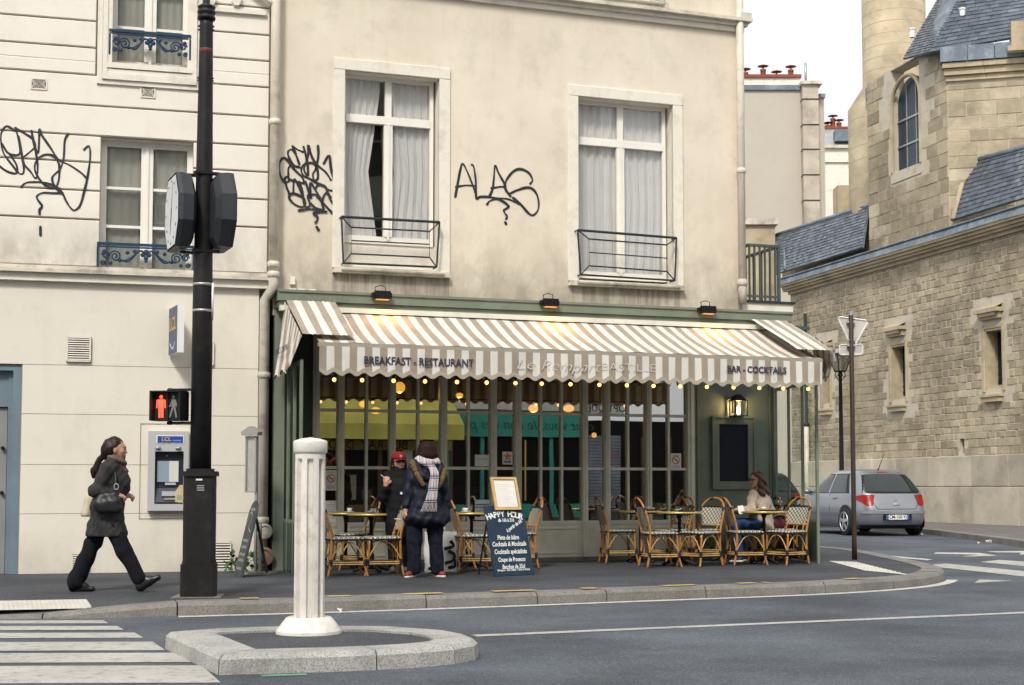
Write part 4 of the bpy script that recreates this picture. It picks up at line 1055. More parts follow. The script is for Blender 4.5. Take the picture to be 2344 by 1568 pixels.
# ================================================================ CHURCH (right)
church = thing('church', 'tan stone church side wall with slate roofs and slit windows', 'church', CH.o, CH.a)
ch = lambda px, py, off=0: CH.uv(px, py, off)
def stonemat(name, attr):
    m, nt, p = newmat(name); c = coords(nt, 'Object')
    if attr:
        at = N(nt, 'Attribute', attribute_name='tone'); r = at.outputs['Fac']
    else:
        oi = nt.nodes.new('ShaderNodeObjectInfo'); r = oi.outputs['Random']
    base = ramp(nt, r, [(0, (.27, .23, .165)), (.12, (.33, .277, .198)), (.45, (.425, .36, .257)), (.78, (.49, .42, .30)), (1, (.565, .495, .375))])
    g = nt.nodes.new('ShaderNodeNewGeometry')
    out = mix(nt, ramp(nt, noise(nt, g.outputs['Position'], .4, 9, .7), [(.42, 0.), (.62, .85)]), base, (.225, .19, .135))
    out = mix(nt, ramp(nt, noise(nt, g.outputs['Position'], 4, 8, .7), [(.5, 0.), (.8, .6)]), out, (.56, .49, .36))
    nt.links.new(out, p.inputs['Base Color']); p.inputs['Roughness'].default_value = .92; p.inputs['Specular IOR Level'].default_value = .15
    bump(nt, p, noise(nt, g.outputs['Position'], 16, 7), .5, .03); return m
S_ind, S_all = stonemat('church_stone', False), stonemat('church_stone_mass', True)
mortar = pm('church_mortar', (.58, .525, .425), .95, var=.2, vs=1.2, dirt=(.22, .19, .14))
ashl = pm('church_ashlar', (.475, .395, .272), .92, var=.28, vs=.9, bmp=.5, bs=14, bd=.02, dirt=(.26, .22, .16), dscale=1.4)
ashl2 = pm('church_plinth_stone', (.49, .44, .355), .92, var=.25, vs=.7, bmp=.4, bs=12, bd=.02, dirt=(.25, .22, .175), dscale=.9, rnd=.25)
lead = pm('lead_sheet', (.165, .205, .25), .5, .2, var=.35, vs=2, dirt=(.3, .33, .36), dscale=2)
uL = ch(1812, 900)[0]; uR = 6.0
zl = ch(2344, 527)[1]; zcs = ch(2344, 497)[1]; zle = ch(2344, 483)[1]
zp = ch(2250, 1042)[1]                                   # plinth top
slits = []
for px0, px1, py0, py1 in ((2042, 2073, 786, 915), (2257, 2294, 748, 890), (1884, 1900, 822, 925)):
    a = ch(px0, py1); b = ch(px1, py0); slits.append((a[0], b[0], a[1], b[1]))
hole = ch(2197, 1037) + ch(2207, 1004); hole = (hole[0], hole[2], hole[1], hole[3])
mb = MB(); wall_holes(mb, uL, uR, -.1, zl + .1, slits + [hole], 0, .6)
mb.quad((uL, 0, -.1), (uL, 0, zl), (uL, 9, zl), (uL, 9, -.1)); mb.quad((uR, 0, -.1), (uR, 9, -.1), (uR, 9, zl), (uR, 0, zl)); mb.box(uL, uR, .6, 9, -.1, zl - .1)
mb.build('wall', mortar, church)
for h in slits:
    x0, x1, z0, z1 = h; w_ = x1 - x0
    win = MB(); s_ = .13
    win.bbox(x0 - s_, x0, -.05, .02, z0 - .1, z1 + s_, .015); win.bbox(x1, x1 + s_ * .7, -.05, .02, z0 - .1, z1 + s_, .015); win.bbox(x0, x1, -.047, .02, z1, z1 + s_, .015)
    win.box(x0, x0 + .06, -.02, .3, z0, z1); win.box(x0 + .06, x1, -.02, .3, z1 - .06, z1)
    o = win.build('slit_window', ashl, church)
    MB().box(x0, x1, .42, .44, z0, z1).build('pane', pm('old_leaded_glass', (.02, .028, .035), .25, bmp=.3, bs=5), o)
    b = MB(); [b.box(x0, x1, .4, .42, z0 + (z1 - z0) * k / 8, z0 + (z1 - z0) * k / 8 + .015) for k in range(1, 8)]; b.box((x0 + x1) / 2 - .01, (x0 + x1) / 2 + .01, .398, .419, z0, z1); b.build('lead_grid', M['black'], o)
    hd = z1 + (ch(2054, 767)[1] - ch(2054, 786)[1]); W = .95
    xc = (x0 + x1) / 2 - .05
    MB().box(xc - W / 2, xc + W / 2, -.14, .0, hd, hd + .18).box(xc - W / 2 + .06, xc + W / 2 - .06, -.22, -.14, hd + .08, hd + .18).box(xc - W / 2 - .07, xc + W / 2 + .07, -.27, 0, hd + .183, hd + .3).add([(xc - W / 2 - .07, -.27, hd + .302), (xc + W / 2 + .07, -.27, hd + .302), (xc + W / 2 + .02, 0, hd + .42), (xc - W / 2 - .02, 0, hd + .42)], [(0, 1, 2, 3)]).build('hood_mould', ashl, o)
    zs = z0 - .26
    MB().box(xc - W / 2 + .05, xc + W / 2 - .05, -.16, 0, zs - .14, zs).box(xc - W / 2, xc + W / 2, -.2, 0, zs, zs + .06).build('sill', ashl, o)
    MB().add([(x0, -.01, z0 - .2), (x1, -.01, z0 - .2), (x1, .42, z0 + .12), (x0, .42, z0 + .12)], [(0, 1, 2, 3)]).build('sloping_sill', ashl, o)
MB().box(hole[0], hole[1], .3, .32, hole[2], hole[3]).build('putlog_hole', M['dark'], church)
# cornice mouldings and lead gutter
hcs = zcs - zl
for k, (a, b, y) in enumerate(((0, .3, -.1), (.3, .52, -.22), (.52, .78, -.3), (.78, 1.0, -.38))):
    u = uL - .05 * k
    while u < uR:
        L = min(1.5, uR - u); MB().box(u + .004, u + L - .004, y, .0, zl + hcs * a, zl + hcs * b - .004).build('cornice_block', ashl, church); u += 1.5
u = uL - .2
while u < uR:
    L = min(1.1, uR - u); zz0 = zcs; q = (zle - zcs)
    MB().add([(u, -.42, zz0), (u + L - .02, -.42, zz0), (u + L - .02, -.34, zz0 + q + .06), (u, -.34, zz0 + q + .06), (u, .1, zz0 + q + .1), (u + L - .02, .1, zz0 + q + .1)], [(0, 1, 2, 3), (3, 2, 5, 4)]).tube([(u, -.36, zz0 + q + .07), (u + L - .02, -.36, zz0 + q + .07)], .035, 6).build('gutter_sheet', lead, church); u += L
# plinth panels, two courses
zm = ch(2250, 1114)[1]; u = uL; rs = random.Random(3)
while u < uR:
    L = min(rs.uniform(1.3, 2.3), uR - u)
    MB().bbox(u + .006, u + L - .006, -.13, .0, -.05, zm - .006, .012).build('plinth_slab', ashl2, church); u += L
u = uL
while u < uR:
    L = min(rs.uniform(1.3, 2.3), uR - u)
    MB().bbox(u + .006, u + L - .006, -.12, .0, zm + .006, zp, .02).build('plinth_slab', ashl2, church); u += L
# --- collect every wall stone, then build the 300 that show largest singly
STONES = []
def proj_area(fr, u0, u1, z0, z1, y):
    p = fr.w((u0 + u1) / 2, y, (z0 + z1) / 2); d = p.y
    fore = abs((p.normalized()).dot(fr.v)); px = CX + FPX * p.x / d
    vis = 1 if 1800 < px < 2360 else .001
    return (u1 - u0) * (z1 - z0) * fore / d ** 2 * vis
def course(fr, u0, u1, z0, z1, hs, ws, y, blocked=lambda a, b, c, d: False, toned=None, seed=1, clip=None):
    r = random.Random(seed); z = z0
    while z < z1 - .05:
        h = min(r.uniform(*hs), z1 - z)
        if z1 - z - h < .08: h = z1 - z
        u = u0 + r.uniform(-.2, 0)
        while u < u1:
            w_ = r.uniform(*ws)
            if toned and toned(u, z) : w_ *= 1.9
            a, b = max(u, u0), min(u + w_, u1)
            if b - a > .06 and not blocked(a, b, z, z + h) and (clip is None or clip((a + b) / 2, z + h / 2)):
                t = min(1, max(0, r.gauss(.5, .22))) if not (toned and toned(u, z)) else min(1, max(0, r.gauss(.62, .1)))
                STONES.append((fr, a + .012, b - .012, z + .012, z + h - .012, y, t, r.uniform(.006, .03)))
            u += w_
        z += h
def blk(a, b, c, d):
    for x0, x1, z0, z1 in slits:
        if b > x0 - .14 and a < x1 + .1 and d > z0 - .12 and c < z1 + .14: return True
        zz = z1 + .25
        if b > x0 - .35 and a < x1 + .3 and d > zz - .0 and c < zz + .55: return True
        if b > x0 - .3 and a < x1 + .3 and d > z0 - .42 and c < z0 - .18: return True
    return b > hole[0] and a < hole[1] and d > hole[2] and c < hole[3]
def smoothzone(u, z): return math.sin(u * .55 + .6) + math.sin(z * .9 + u * .23) + .6 * math.sin(u * 1.7) > .75
course(CH, uL, uR, zp + .01, zl - .01, (.19, .25), (.19, .36), 0, blk, smoothzone, 5)
# upper bay wall beside the window, and the facet turned to the street
YB = .35
bay_l, bay_r = ch(1989, 450, -YB)[0], ch(2172, 400, -YB)[0]
bz0 = zle
zev = [ch(2014, 174, -YB), ch(2067, 137, -YB), ch(2120, 118, -YB), ch(2172, 135, -YB)]
aw_l, aw_r = ch(2041, 300, -YB)[0], ch(2106, 300, -YB)[0]
aw_b, aw_t = ch(2073, 385, -YB)[1], ch(2073, 190, -YB)[1]
def archp(x0, x1, zb_, zt_, n=14):
    r = (x1 - x0) / 2; c = (x0 + x1) / 2; rise = min(r, .9)
    return [(x0, zb_)] + [(c - r * math.cos(math.pi * k / n), zt_ - rise + rise * math.sin(math.pi * k / n)) for k in range(n + 1)] + [(x1, zb_)]
bt = max(p[1] for p in zev)
mb = MB(); wall_holes(mb, bay_l, bay_r, bz0 - .3, ch(2014, 176, -YB)[1], [(aw_l, aw_r, aw_b, ch(2014, 176, -YB)[1])], YB, .5)
zt0 = ch(2014, 176, -YB)[1]
mb.vprism([(bay_l, zt0), (aw_l, zt0), (aw_l, zev[1][1] - .1), (bay_l + .4, zev[0][1])], YB, YB + .5)
mb.vprism([(aw_l, zt0 + .0), (aw_r, zt0), (aw_r, zev[2][1]), (zev[2][0] - .3, zev[2][1]), (aw_l, zev[1][1] - .1)], YB + .0, YB + .02)
mb.vprism([(aw_r, zt0), (bay_r, zt0), (bay_r, zev[3][1]), (aw_r, zev[2][1])], YB, YB + .5)
mb.quad((bay_l, YB, bz0 - .3), (bay_l, YB, zt0), (bay_l, YB + 6, zt0), (bay_l, YB + 6, bz0 - .3))
bay = mb.build('bay_wall', mortar, church)
ap = archp(aw_l, aw_r, aw_b, zev[1][1] - .55)
win = MB().tube([(x, YB + .02, z) for x, z in ap], .07, 6).build('arched_window', ashl, church)
MB().vprism(ap, YB + .25, YB + .27).build('pane', pm('blue_black_glass', (.025, .045, .065), .3, bmp=.4, bs=4), win)
g = MB(); c = (aw_l + aw_r) / 2
for f in (.33, .66): x = aw_l + (aw_r - aw_l) * f; g.box(x - .015, x + .015, YB + .22, YB + .25, aw_b, zev[1][1] - .75)
for f in (.28, .56): z = aw_b + (zev[1][1] - .55 - aw_b) * f; g.box(aw_l, aw_r, YB + .21, YB + .24, z - .03, z + .03)
g.build('glazing_bars', M['steel'], win)
MB().add([(aw_l - .05, YB - .03, aw_b - .35), (aw_r + .05, YB - .03, aw_b - .35), (aw_r, YB + .3, aw_b + .02), (aw_l, YB + .3, aw_b + .02)], [(0, 1, 2, 3)]).build('sloping_sill', ashl, win)
def in_arch(a, b, c_, d): return b > aw_l - .08 and a < aw_r + .08 and d > aw_b - .3
course(CH, bay_l, bay_r, bz0 - .1, zt0, (.34, .44), (.4, .9), YB, in_arch, None, 8)
tb = ch(2095, 130, -YB)[1]
def roofclip(u, z):
    f = (u - zev[0][0]) / (zev[2][0] - zev[0][0]); return z < zev[0][1] + (zev[2][1] - zev[0][1]) * min(1, max(0, f)) - .15
course(CH, bay_l, bay_r, zt0, zev[2][1], (.34, .44), (.4, .9), YB, lambda a, b, c_, d: b > aw_l - .06 and a < aw_r + .06 and c_ < zev[1][1] - .5, None, 9, roofclip)
corner = CH.w(bay_r, YB, 0); CH2 = Frame(corner, R(-15))
c2 = lambda px, py, off=0: CH2.uv(px, py, off)
f_r = 7.5; ft = c2(2200, 150)[1]
facet = thing('church_apse', 'tan stone apse wall of the church with slate hip roof', 'church', CH2.o, CH2.a)
MB().box(0, f_r, .0, 1.2, zl, ft + .0).build('wall', mortar, facet)
nst = len(STONES); course(CH2, .0, f_r, bz0 - .3, c2(2250, 190)[1], (.36, .46), (.5, 1.1), 0, seed=12)
for k, (pa, pb, y) in enumerate(((186, 175, -.1), (174, 160, -.2), (159, 148, -.3))):
    u = -.05 * (k + 1)
    while u < f_r: MB().box(u + .004, u + 1.2, y, 0, c2(2200, pa)[1], c2(2200, pb)[1]).build('cornice_block', ashl, facet); u += 1.205
u = -.2
while u < f_r: MB().box(u, u + .78, -.36, 0, c2(2200, 146)[1], c2(2200, 112)[1]).build('gutter_sheet', lead, facet); u += .8
MB().add([(f_r - .02, 0, zl), (f_r, 5, zl), (f_r, 5, ft + 1), (f_r - .02, 0, ft + 1)], [(0, 1, 2, 3)]).build('end_wall', ashl, facet)
px0 = c2(2312, 110)[0]
pn = MB().box(px0, px0 + 1.2, -.55, .2, c2(2312, 125)[1], c2(2312, 62)[1]); pn.box(px0 - .12, px0 + 1.3, -.66, .3, c2(2312, 130)[1], c2(2312, 118)[1]); pn.build('pinnacle_base', ashl, facet)
# slates
slate_i = pm('roof_slate', (.085, .105, .135), .5, var=.35, vs=3, bmp=.2, bs=20, rnd=.5)
def slatemat():
    m, nt, p = newmat('roof_slate_mass'); at = N(nt, 'Attribute', attribute_name='tone')
    out = ramp(nt, at.outputs['Fac'], [(0, (.055, .068, .09)), (.5, (.09, .11, .14)), (1, (.15, .175, .205))]); g = nt.nodes.new('ShaderNodeNewGeometry')
    out = mix(nt, ramp(nt, noise(nt, g.outputs['Position'], .9, 8, .7), [(.5, 0.), (.75, .6)]), out, (.2, .225, .25))
    nt.links.new(out, p.inputs['Base Color']); p.inputs['Roughness'].default_value = .5; return m
slate_a = slatemat(); SLATES = []
def slate_roof(quad, cw, chh, seed, inside=None):
    """quad: bottom-left, bottom-right, top-right, top-left in world space"""
    bl, br, tr, tl = [Vector(q) for q in quad]; r = random.Random(seed)
    H = ((tl - bl).length + (tr - br).length) / 2; nr = max(2, int(H / chh)); nrm = (br - bl).cross(tl - bl).normalized()
    if nrm.dot(Vector((0, 0, CAMZ)) - bl) < 0: nrm = -nrm
    for j in range(nr):
        t0, t1 = j / nr, min(1, (j + 1.35) / nr)
        a, b = bl.lerp(tl, t0), br.lerp(tr, t0); a2, b2 = bl.lerp(tl, t1), br.lerp(tr, t1)
        W = (b - a).length; nc = max(2, int(W / cw)); off = .5 * (j % 2)
        for i in range(-1, nc + 1):
            s0, s1 = max(0, (i + off + .02) / nc), min(1, (i + off + .98) / nc)
            if s1 - s0 < .2 / nc: continue
            lift = nrm * (.02 + r.uniform(0, .012))
            P = [a.lerp(b, s0) + lift, a.lerp(b, s1) + lift, a2.lerp(b2, s1), a2.lerp(b2, s0)]
            SLATES.append((P, nrm, r.random()))
Wd = lambda u, y, z, f=CH: f.w(u, y, z)
DR = 1.15
def roof_pt(px, py, y): u, z = ch(px, py, -y); return Vector(CH.w(u, y, z))
ra0 = [roof_pt(1775, 628, .05), roof_pt(1975, 566, .05), roof_pt(1989, 470, DR), roof_pt(1773, 540, DR)]
rb0 = [roof_pt(2182, 503, .05), roof_pt(2420, 430, .05), roof_pt(2420, 318, DR), roof_pt(2216, 372, DR)]
slate_roof(ra0, .22, .2, 21); slate_roof(rb0, .2, .2, 22)
def wpoly(name, pts, mat, parent, th=.05):
    P = [Vector(p) for p in pts]; n_ = (P[1] - P[0]).cross(P[2] - P[0]).normalized()
    if n_.dot(Vector((0, 0, CAMZ)) - P[0]) < 0: n_ = -n_
    inv = parent.matrix_basis.inverted(); A = [inv @ p for p in P]; Bk = [inv @ (p - n_ * th) for p in P]; k = len(P)
    return MB().add(A + Bk, [tuple(range(k)), tuple(range(k, 2 * k))[::-1]] + [(i, (i + 1) % k, k + (i + 1) % k, k + i) for i in range(k)]).build(name, mat, parent)
bpy.context.view_layer.update()
wpoly('roof_deck', ra0, lead, church); wpoly('roof_deck', rb0, lead, church)
inv = church.matrix_basis.inverted()
def ctube(name, pts, r, mat, par=church): return MB().tube([par.matrix_basis.inverted() @ Vector(p) for p in pts], r, 8).build(name, mat, par, True)
ctube('ridge_roll', [ra0[3], ra0[2]], .09, lead); ctube('ridge_roll', [rb0[3], rb0[2]], .09, lead)
hipw = [rb0[0], rb0[3]]; ctube('stone_verge', hipw, .1, ashl)
ctube('hip_roll', [roof_pt(1797, 617, .04), roof_pt(1795, 541, DR)], .05, lead)
for px, py in ((1850, 583), (1928, 562), (2225, 462)):
    p = roof_pt(px, py, .5); o = MB().box(-.06, .06, -.2, .1, 0, .09).build('roof_vent', lead, church); o.location = inv @ p
# walls behind the roofs
mbk = MB(); a = ch(1790, 560, -DR)[0]; z1_ = ch(1850, 512, -DR)[1]
mbk.box(a, bay_l, DR, DR + .6, bz0, z1_ - .1); mbk.build('clerestory_wall', ashl, church)
# big hip roof on top: left slope and front slope
def cp(px, py, y): u, z = c2(px, py, -y); return Vector(CH2.w(u, y, z))
e0 = roof_pt(2067, 135, YB - .1); e1 = roof_pt(2126, 120, YB - .15); e2 = cp(2345, 82, -.2); e1b = cp(2126, 120, -.2)
top_l = cp(2162, -10, 3.2); top_r = cp(2345, -120, 3.4); top_a = cp(2215, -120, 4.2)
hip = cp(2238, -10, 2.6)
slate_roof([e1b, e2, top_r, cp(2275, -120, 3.4)], .3, .22, 31)
slate_roof([e0, e1b, cp(2275, -120, 3.4), top_a], .17, .14, 32)
bpy.context.view_layer.update()
wpoly('roof_deck', [e1b, e2, top_r, cp(2275, -120, 3.4)], lead, facet); wpoly('roof_deck', [e0, e1b, cp(2275, -120, 3.4), top_a], lead, facet)
for px, py in ((2100, 86), (2215, 40)):
    o = MB().lathe([(.09, 0), (.09, .25), (.11, .25), (.11, .3)], 8).build('roof_vent', M['white'], facet); o.location = facet.matrix_basis.inverted() @ cp(px - 12, py, 1.0)
# turret and stepped buttress behind the bay
tu = thing('church_turret', 'round pale stone turret of the church rising beside the slate roof', 'church', (0, 0, 0), 0)
dT = CH.w(bay_l, 2.5, 0).y + 1.0
tc = atd(2046, 100, dT + 1.1); rT = (2046 - 1974) / FPX * (dT + 1.1)
z_a = atd(1976, 178, dT).z; z_b = atd(1940, 232, dT).z
tu.location = (tc.x, tc.y, 0)
rT2 = (2046 - 1939) / FPX * (dT + 1.1)
MB().lathe([(rT2, 0), (rT2, z_b), (rT * 1.0, z_a), (rT, z_a + 6.5)], 40).build('wall', ashl, tu, True)
for k in range(1, 15):
    zz = z_a + k * .42; MB().lathe([(rT + .001, zz), (rT + .004, zz + .006), (rT + .004, zz + .012), (rT + .001, zz + .018)], 40).build('course_joint', ashl2, tu)
for k in range(1, 14):
    zz = z_b - k * .5; MB().lathe([(rT2 + .001, zz), (rT2 + .004, zz + .006), (rT2 + .004, zz + .012), (rT2 + .001, zz + .018)], 40).build('course_joint', ashl2, tu)
dq = CH.w(ch(1930, 480, -2.5)[0], 2.5, 0).y; a = atd(1918, 490, dq); b = atd(1943, 424, dq)
o = MB().box(a.x, b.x + .3, dq, dq + .8, a.z - 3, b.z).build('side_pier', ashl, tu); o.location = (-tc.x, -tc.y, 0)
a = atd(1989, 215, dT - .6); b = atd(2016, 195, dT - .6)
o = MB().box(a.x, b.x + .2, dT - .7, dT - .1, a.z - .1, b.z).build('gutter_sheet', lead, tu); o.location = (-tc.x, -tc.y, 0)
# stones: 300 largest as pieces, the rest joined
STONES.sort(key=lambda s: -proj_area(s[0], *s[1:6]))
unit = MB().bbox(-.5, .5, 0, 1, -.5, .5, .05).mesh('stone', S_ind)
nchurch = 0; rest = {}
for k, (fr, a, b, z0, z1, y, t, d) in enumerate(STONES):
    par = church if fr is CH else facet
    if k < 300:
        link('stone', unit, par, loc=((a + b) / 2, y - d, (z0 + z1) / 2), sc=(b - a, d + .02, z1 - z0))
    else: rest.setdefault(par.name, (par, []))[1].append((a, b, z0, z1, y, t, d))
for par, L in rest.values():
    mb = MB(); tones = []
    for a, b, z0, z1, y, t, d in L:
        n0 = len(mb.f); mb.bbox(a, b, y - d, y + .01, z0, z1, .012); tones += [t] * (len(mb.f) - n0)
    o = mb.build('stonework', S_all, par); at = o.data.attributes.new('tone', 'FLOAT', 'FACE'); at.data.foreach_set('value', tones); o['kind'] = 'stuff'
def slate_area(P): d = P[0].y; return (P[1] - P[0]).cross(P[3] - P[0]).length * (1 if all(0 < CX + FPX * p.x / p.y < 2344 for p in P[:2]) else 0)
SL = sorted(range(len(SLATES)), key=lambda i: -slate_area(SLATES[i][0]) / SLATES[i][0][0].y ** 2)
mb = MB(); tones = []; inv = church.matrix_basis.inverted()
for r_, i in enumerate(SL):
    P, nn, t = SLATES[i]
    q = [inv @ p for p in P] + [inv @ (p - nn * .012) for p in P]
    F = [(0, 1, 2, 3), (0, 4, 5, 1), (1, 5, 6, 2), (3, 7, 4, 0)]
    if r_ < 300: MB().add(q, F).build('slate', slate_i, church)
    else: mb.add(q, F); tones += [t] * 4
o = mb.build('slates', slate_a, church); at = o.data.attributes.new('tone', 'FLOAT', 'FACE'); at.data.foreach_set('value', tones); o['kind'] = 'stuff'

# ================================================================ BACKGROUND HOUSES
terr = pm('terracotta', (.27, .075, .045), .8, var=.25)
def house(label, px0, px1, pyt, d, mat, dep=8):
    a = atd(px0, pyt, d); b = atd(px1, pyt, d)
    t = thing('background_house', label, 'building', (a.x, d, 0), 0); return t, b.x - a.x, a.z
greyw = plaster('grey_gable_render', (.50, .455, .39), (.35, .31, .26), (.44, .40, .345), .4)
d1 = 70
t, W, H = house('plain grey gable wall with a lead capping and chimney stack behind the cafe', 1640, 1888, 206, d1, greyw)
X = lambda px: atd(px, 200, d1).x - t.location.x; Zp = lambda py, px=1800: atd(px, py, d1).z
MB().box(0, X(1836), 0, 8, 0, Zp(206)).build('wall', greyw, t)
MB().box(0, X(1832), -.12, .3, Zp(207), Zp(196)).build('lead_capping', lead, t)
MB().box(0, X(1832), .1, 1.2, Zp(196), Zp(177)).build('parapet', M['trim'], t)
MB().box(0, X(1835), 0, 1.3, Zp(177), Zp(170)).build('tile_coping', terr, t)
st = MB().box(X(1832), X(1868), -.5, .8, 0, Zp(200)).build('chimney_stack', pm('stained_stack', (.5, .44, .36), .9, var=.3, vs=.8, dirt=(.15, .12, .1), dscale=.7), t)
MB().box(X(1828), X(1876), -.65, .95, Zp(200), Zp(193)).build('stack_cap', M['ledge'], st)
for py in (232, 290, 346, 404, 462): MB().box(X(1831), X(1869), -.53, .6, Zp(py + 2), Zp(py)).build('stack_joint', M['dark'], st)
MB().lathe([(.06, Zp(193)), (.06, Zp(143))], 10, ((X(1843) + X(1848)) / 2, .1)).build('metal_flue', M['steel'], st, True)
MB().box(X(1868), X(1888), .2, 6, 0, Zp(222)).build('side_wall', greyw, t)
MB().box(X(1868), X(1890), .1, 6, Zp(222), Zp(213)).build('side_coping', lead, t)
def pot(par, x, y, z0, z1, r):
    o = MB().lathe([(r * 1.1, z0), (r, z0 + .05), (r * .9, z1 - .1), (r * 1.05, z1 - .08), (r * .95, z1)], 12, (x, y)).build('chimney_pot', terr, par, True)
    MB().lathe([(r * .2, z1), (r * .3, z1 + .12), (r * 1.9, z1 + .16), (r * .3, z1 + .24)], 12, (x, y)).build('cowl', terr, o)
for px, py in ((1711, 158), (1752, 151), (1783, 164), (1816, 152)): pot(t, X(px), .6, Zp(172), Zp(py), .15)
d2 = 85
t, W, H = house('white rendered house with grey mansard and red chimney pots beside the church', 1850, 1990, 335, d2, greyw)
X = lambda px: atd(px, 300, d2).x - t.location.x; Zp = lambda py, px=1900: atd(px, py, d2).z
MB().box(0, X(1990), 0, 8, 0, Zp(336)).build('wall', M['trim'], t)
MB().box(0, X(1990), -.2, 0, Zp(340), Zp(333)).build('cornice', M['ledge'], t); MB().box(0, X(1990), -.12, 0, Zp(372), Zp(362)).build('cornice', M['trim'], t)
MB().add([(0, .1, Zp(335)), (X(1990), .1, Zp(335)), (X(1990), 1.6, Zp(282)), (0, 1.6, Zp(282))], [(0, 1, 2, 3)]).build('mansard_roof', pm('zinc', (.36, .38, .40), .5, .2), t)
MB().box(0, X(1990), 1.5, 2.5, Zp(335), Zp(276)).build('chimney_wall', M['trim'], t); MB().box(0, X(1990), 1.4, 2.6, Zp(281), Zp(276)).build('tile_coping', terr, t)
for px, py in ((1901, 270), (1924, 252), (1938, 262), (1912, 268)): pot(t, X(px), 2, Zp(277), Zp(py), .17)
MB().box(X(1912), X(1960), .0, .6, Zp(322), Zp(297)).build('dormer', lead, t)
# parapet wall visible between cafe and church
dw = 56
a = atd(1704, 560, dw); b = atd(1774, 512, dw); t = thing('parapet_wall', 'cream stone wall with moulded coping behind the green roof railing', 'wall', (a.x, dw, 0), 0)
MB().box(0, b.x - a.x, 0, 1.5, 0, b.z).build('wall', ashl, t); MB().box(-.1, b.x - a.x + .1, -.15, 1.6, b.z - .05, b.z + .2).build('coping', M['ledge'], t)

# ================================================================ OPPOSITE SIDE OF THE STREET (seen mirrored in the cafe glass)
OF = Frame((0, -8.5, 0), R(17))
def refl(px, py):
    d = ray(px, py); c0 = Vector((0, 0, CAMZ)); q = C.o + C.v * (.012 + YG); tt = (q - c0).dot(C.v) / d.dot(C.v); P = c0 + d * tt
    r = d - C.v * 2 * d.dot(C.v); s_ = (OF.o - P).dot(OF.v) / r.dot(OF.v); H = P + r * s_ - OF.o
    return H.dot(OF.u), H.z
opp = thing('opposite_building', 'pale building across the street, mirrored in the cafe glass', 'building', OF.o, OF.a)
ol, orr = -22, 22
ow = MB(); wh = []
for k in range(-7, 8):
    for zf in (4.9, 8.2, 11.5): wh.append((k * 2.8 - .55, k * 2.8 + .55, zf, zf + 2.0))
wall_holes(ow, ol, orr, 0, 15, wh, 0, -.25); ow.box(ol, orr, -8, -.25, 0, 15); ow.build('wall', plaster('opposite_render', (.68, .64, .56), (.4, .36, .3), (.62, .58, .5), .3), opp)
for x0, x1, z0, z1 in wh:
    o = MB(); bars(o, x0, x1, z0, z1, [(x0 + x1) / 2], [z0 + 1.3], .06, -.2, -.15); o = o.build('window', M['wframe'], opp); MB().box(x0, x1, -.24, -.22, z0, z1).build('pane', M['dark'], o)
MB().box(ol, orr, 0, .3, 3.9, 4.15).build('cornice', M['trim'], opp)
MB().add([(ol, -.4, 15), (orr, -.4, 15), (orr, -3, 18), (ol, -3, 18)], [(0, 1, 2, 3)]).build('mansard_roof', slate_i, opp)
struct(MB().prism([tuple(OF.w(x, y, 0))[:2] for x, y in ((-40, 3.2), (40, 3.2), (40, -1), (-40, -1))], -.05, .12).build('opposite_pavement', M['pave']))
teal = pm('teal_shop_paint', (.06, .40, .30), .45, var=.25, vs=1); yel = pm('yellow_awning_cloth', (.74, .64, .14), .8, var=.3, vs=.8)
def shop(name, label, px0, px1, mat, fz, fascia=True):
    a, _ = refl(px1, 1000); b, _ = refl(px0, 1000)
    lo, hi = min(a, b), max(a, b); t = thing(name, label, 'shopfront', OF.w(lo, 0, 0), OF.a); W = hi - lo
    MB().box(.0, W, .01, .04, .12, 3.6).build('glazing', pm(name + '_dark_glass', (.012, .014, .016), .4, bmp=0, spec=.08), t)
    n_ = 4
    for k in range(n_ + 1): x = k * W / n_; MB().box(x - .07, x + .07, .02, .14, .12, 3.0).build('post', mat, t)
    MB().box(0, W, .02, .12, .12, .6).build('stallboard', mat, t)
    if fascia: MB().box(-.05, W + .05, .02, .25, fz[0], fz[1]).build('fascia', mat, t)
    return t, W
zf0, zf1 = refl(1180, 1000)[1], refl(1180, 948)[1]
t, W = shop('green_shop', 'teal green shopfront across the street, mirrored in the middle panes', 1021, 1336, teal, (zf0, zf1))
text_mesh('lettering', "c'est vous, le clan des plumes", .5, pm('dark_script', (.02, .12, .09), .6, bmp=0), t, (W / 2, .26, (zf0 + zf1) / 2), rot=(R(90), 0, R(180)), shear=.3)
zf0, zf1 = refl(880, 1030)[1], refl(880, 1008)[1]
t, W = shop('video_shop', 'shopfront with a deep yellow awning across the street, mirrored in the left panes', 700, 1030, pm('brown_frame', (.12, .09, .05), .6), (zf0 - .1, zf1), False)
zy0, zy1 = refl(880, 1008)[1], refl(880, 908)[1]
MB().add([(0, .1, zy1), (W, .1, zy1), (W, 1.5, zy0 + .5), (0, 1.5, zy0 + .5), (0, 1.5, zy0), (W, 1.5, zy0)], [(0, 1, 2, 3), (3, 2, 5, 4)]).build('awning', yel, t)
for k_, (fa, fb, za_, zb_) in enumerate(((.66, .73, 1.0, 2.6), (.76, .80, 1.4, 2.9), (.83, .86, .9, 2.7), (.885, .93, 1.5, 3.0))): MB().box(W * fa, W * fb, .045, .06, za_, zb_).build('sunlit_panel', M['white'], t)  # white boards in place of bright sunlit gaps, brightness put into their colour
for k_ in range(5): MB().box(W * (.05 + .11 * k_), W * (.12 + .11 * k_), .045, .055, .75, 1.1 + .25 * (k_ % 3)).build('window_display', pm('display_%d' % k_, ((.3, .12, .08), (.1, .14, .25), (.35, .3, .2), (.08, .08, .09), (.25, .06, .1))[k_], .7, bmp=0), t)
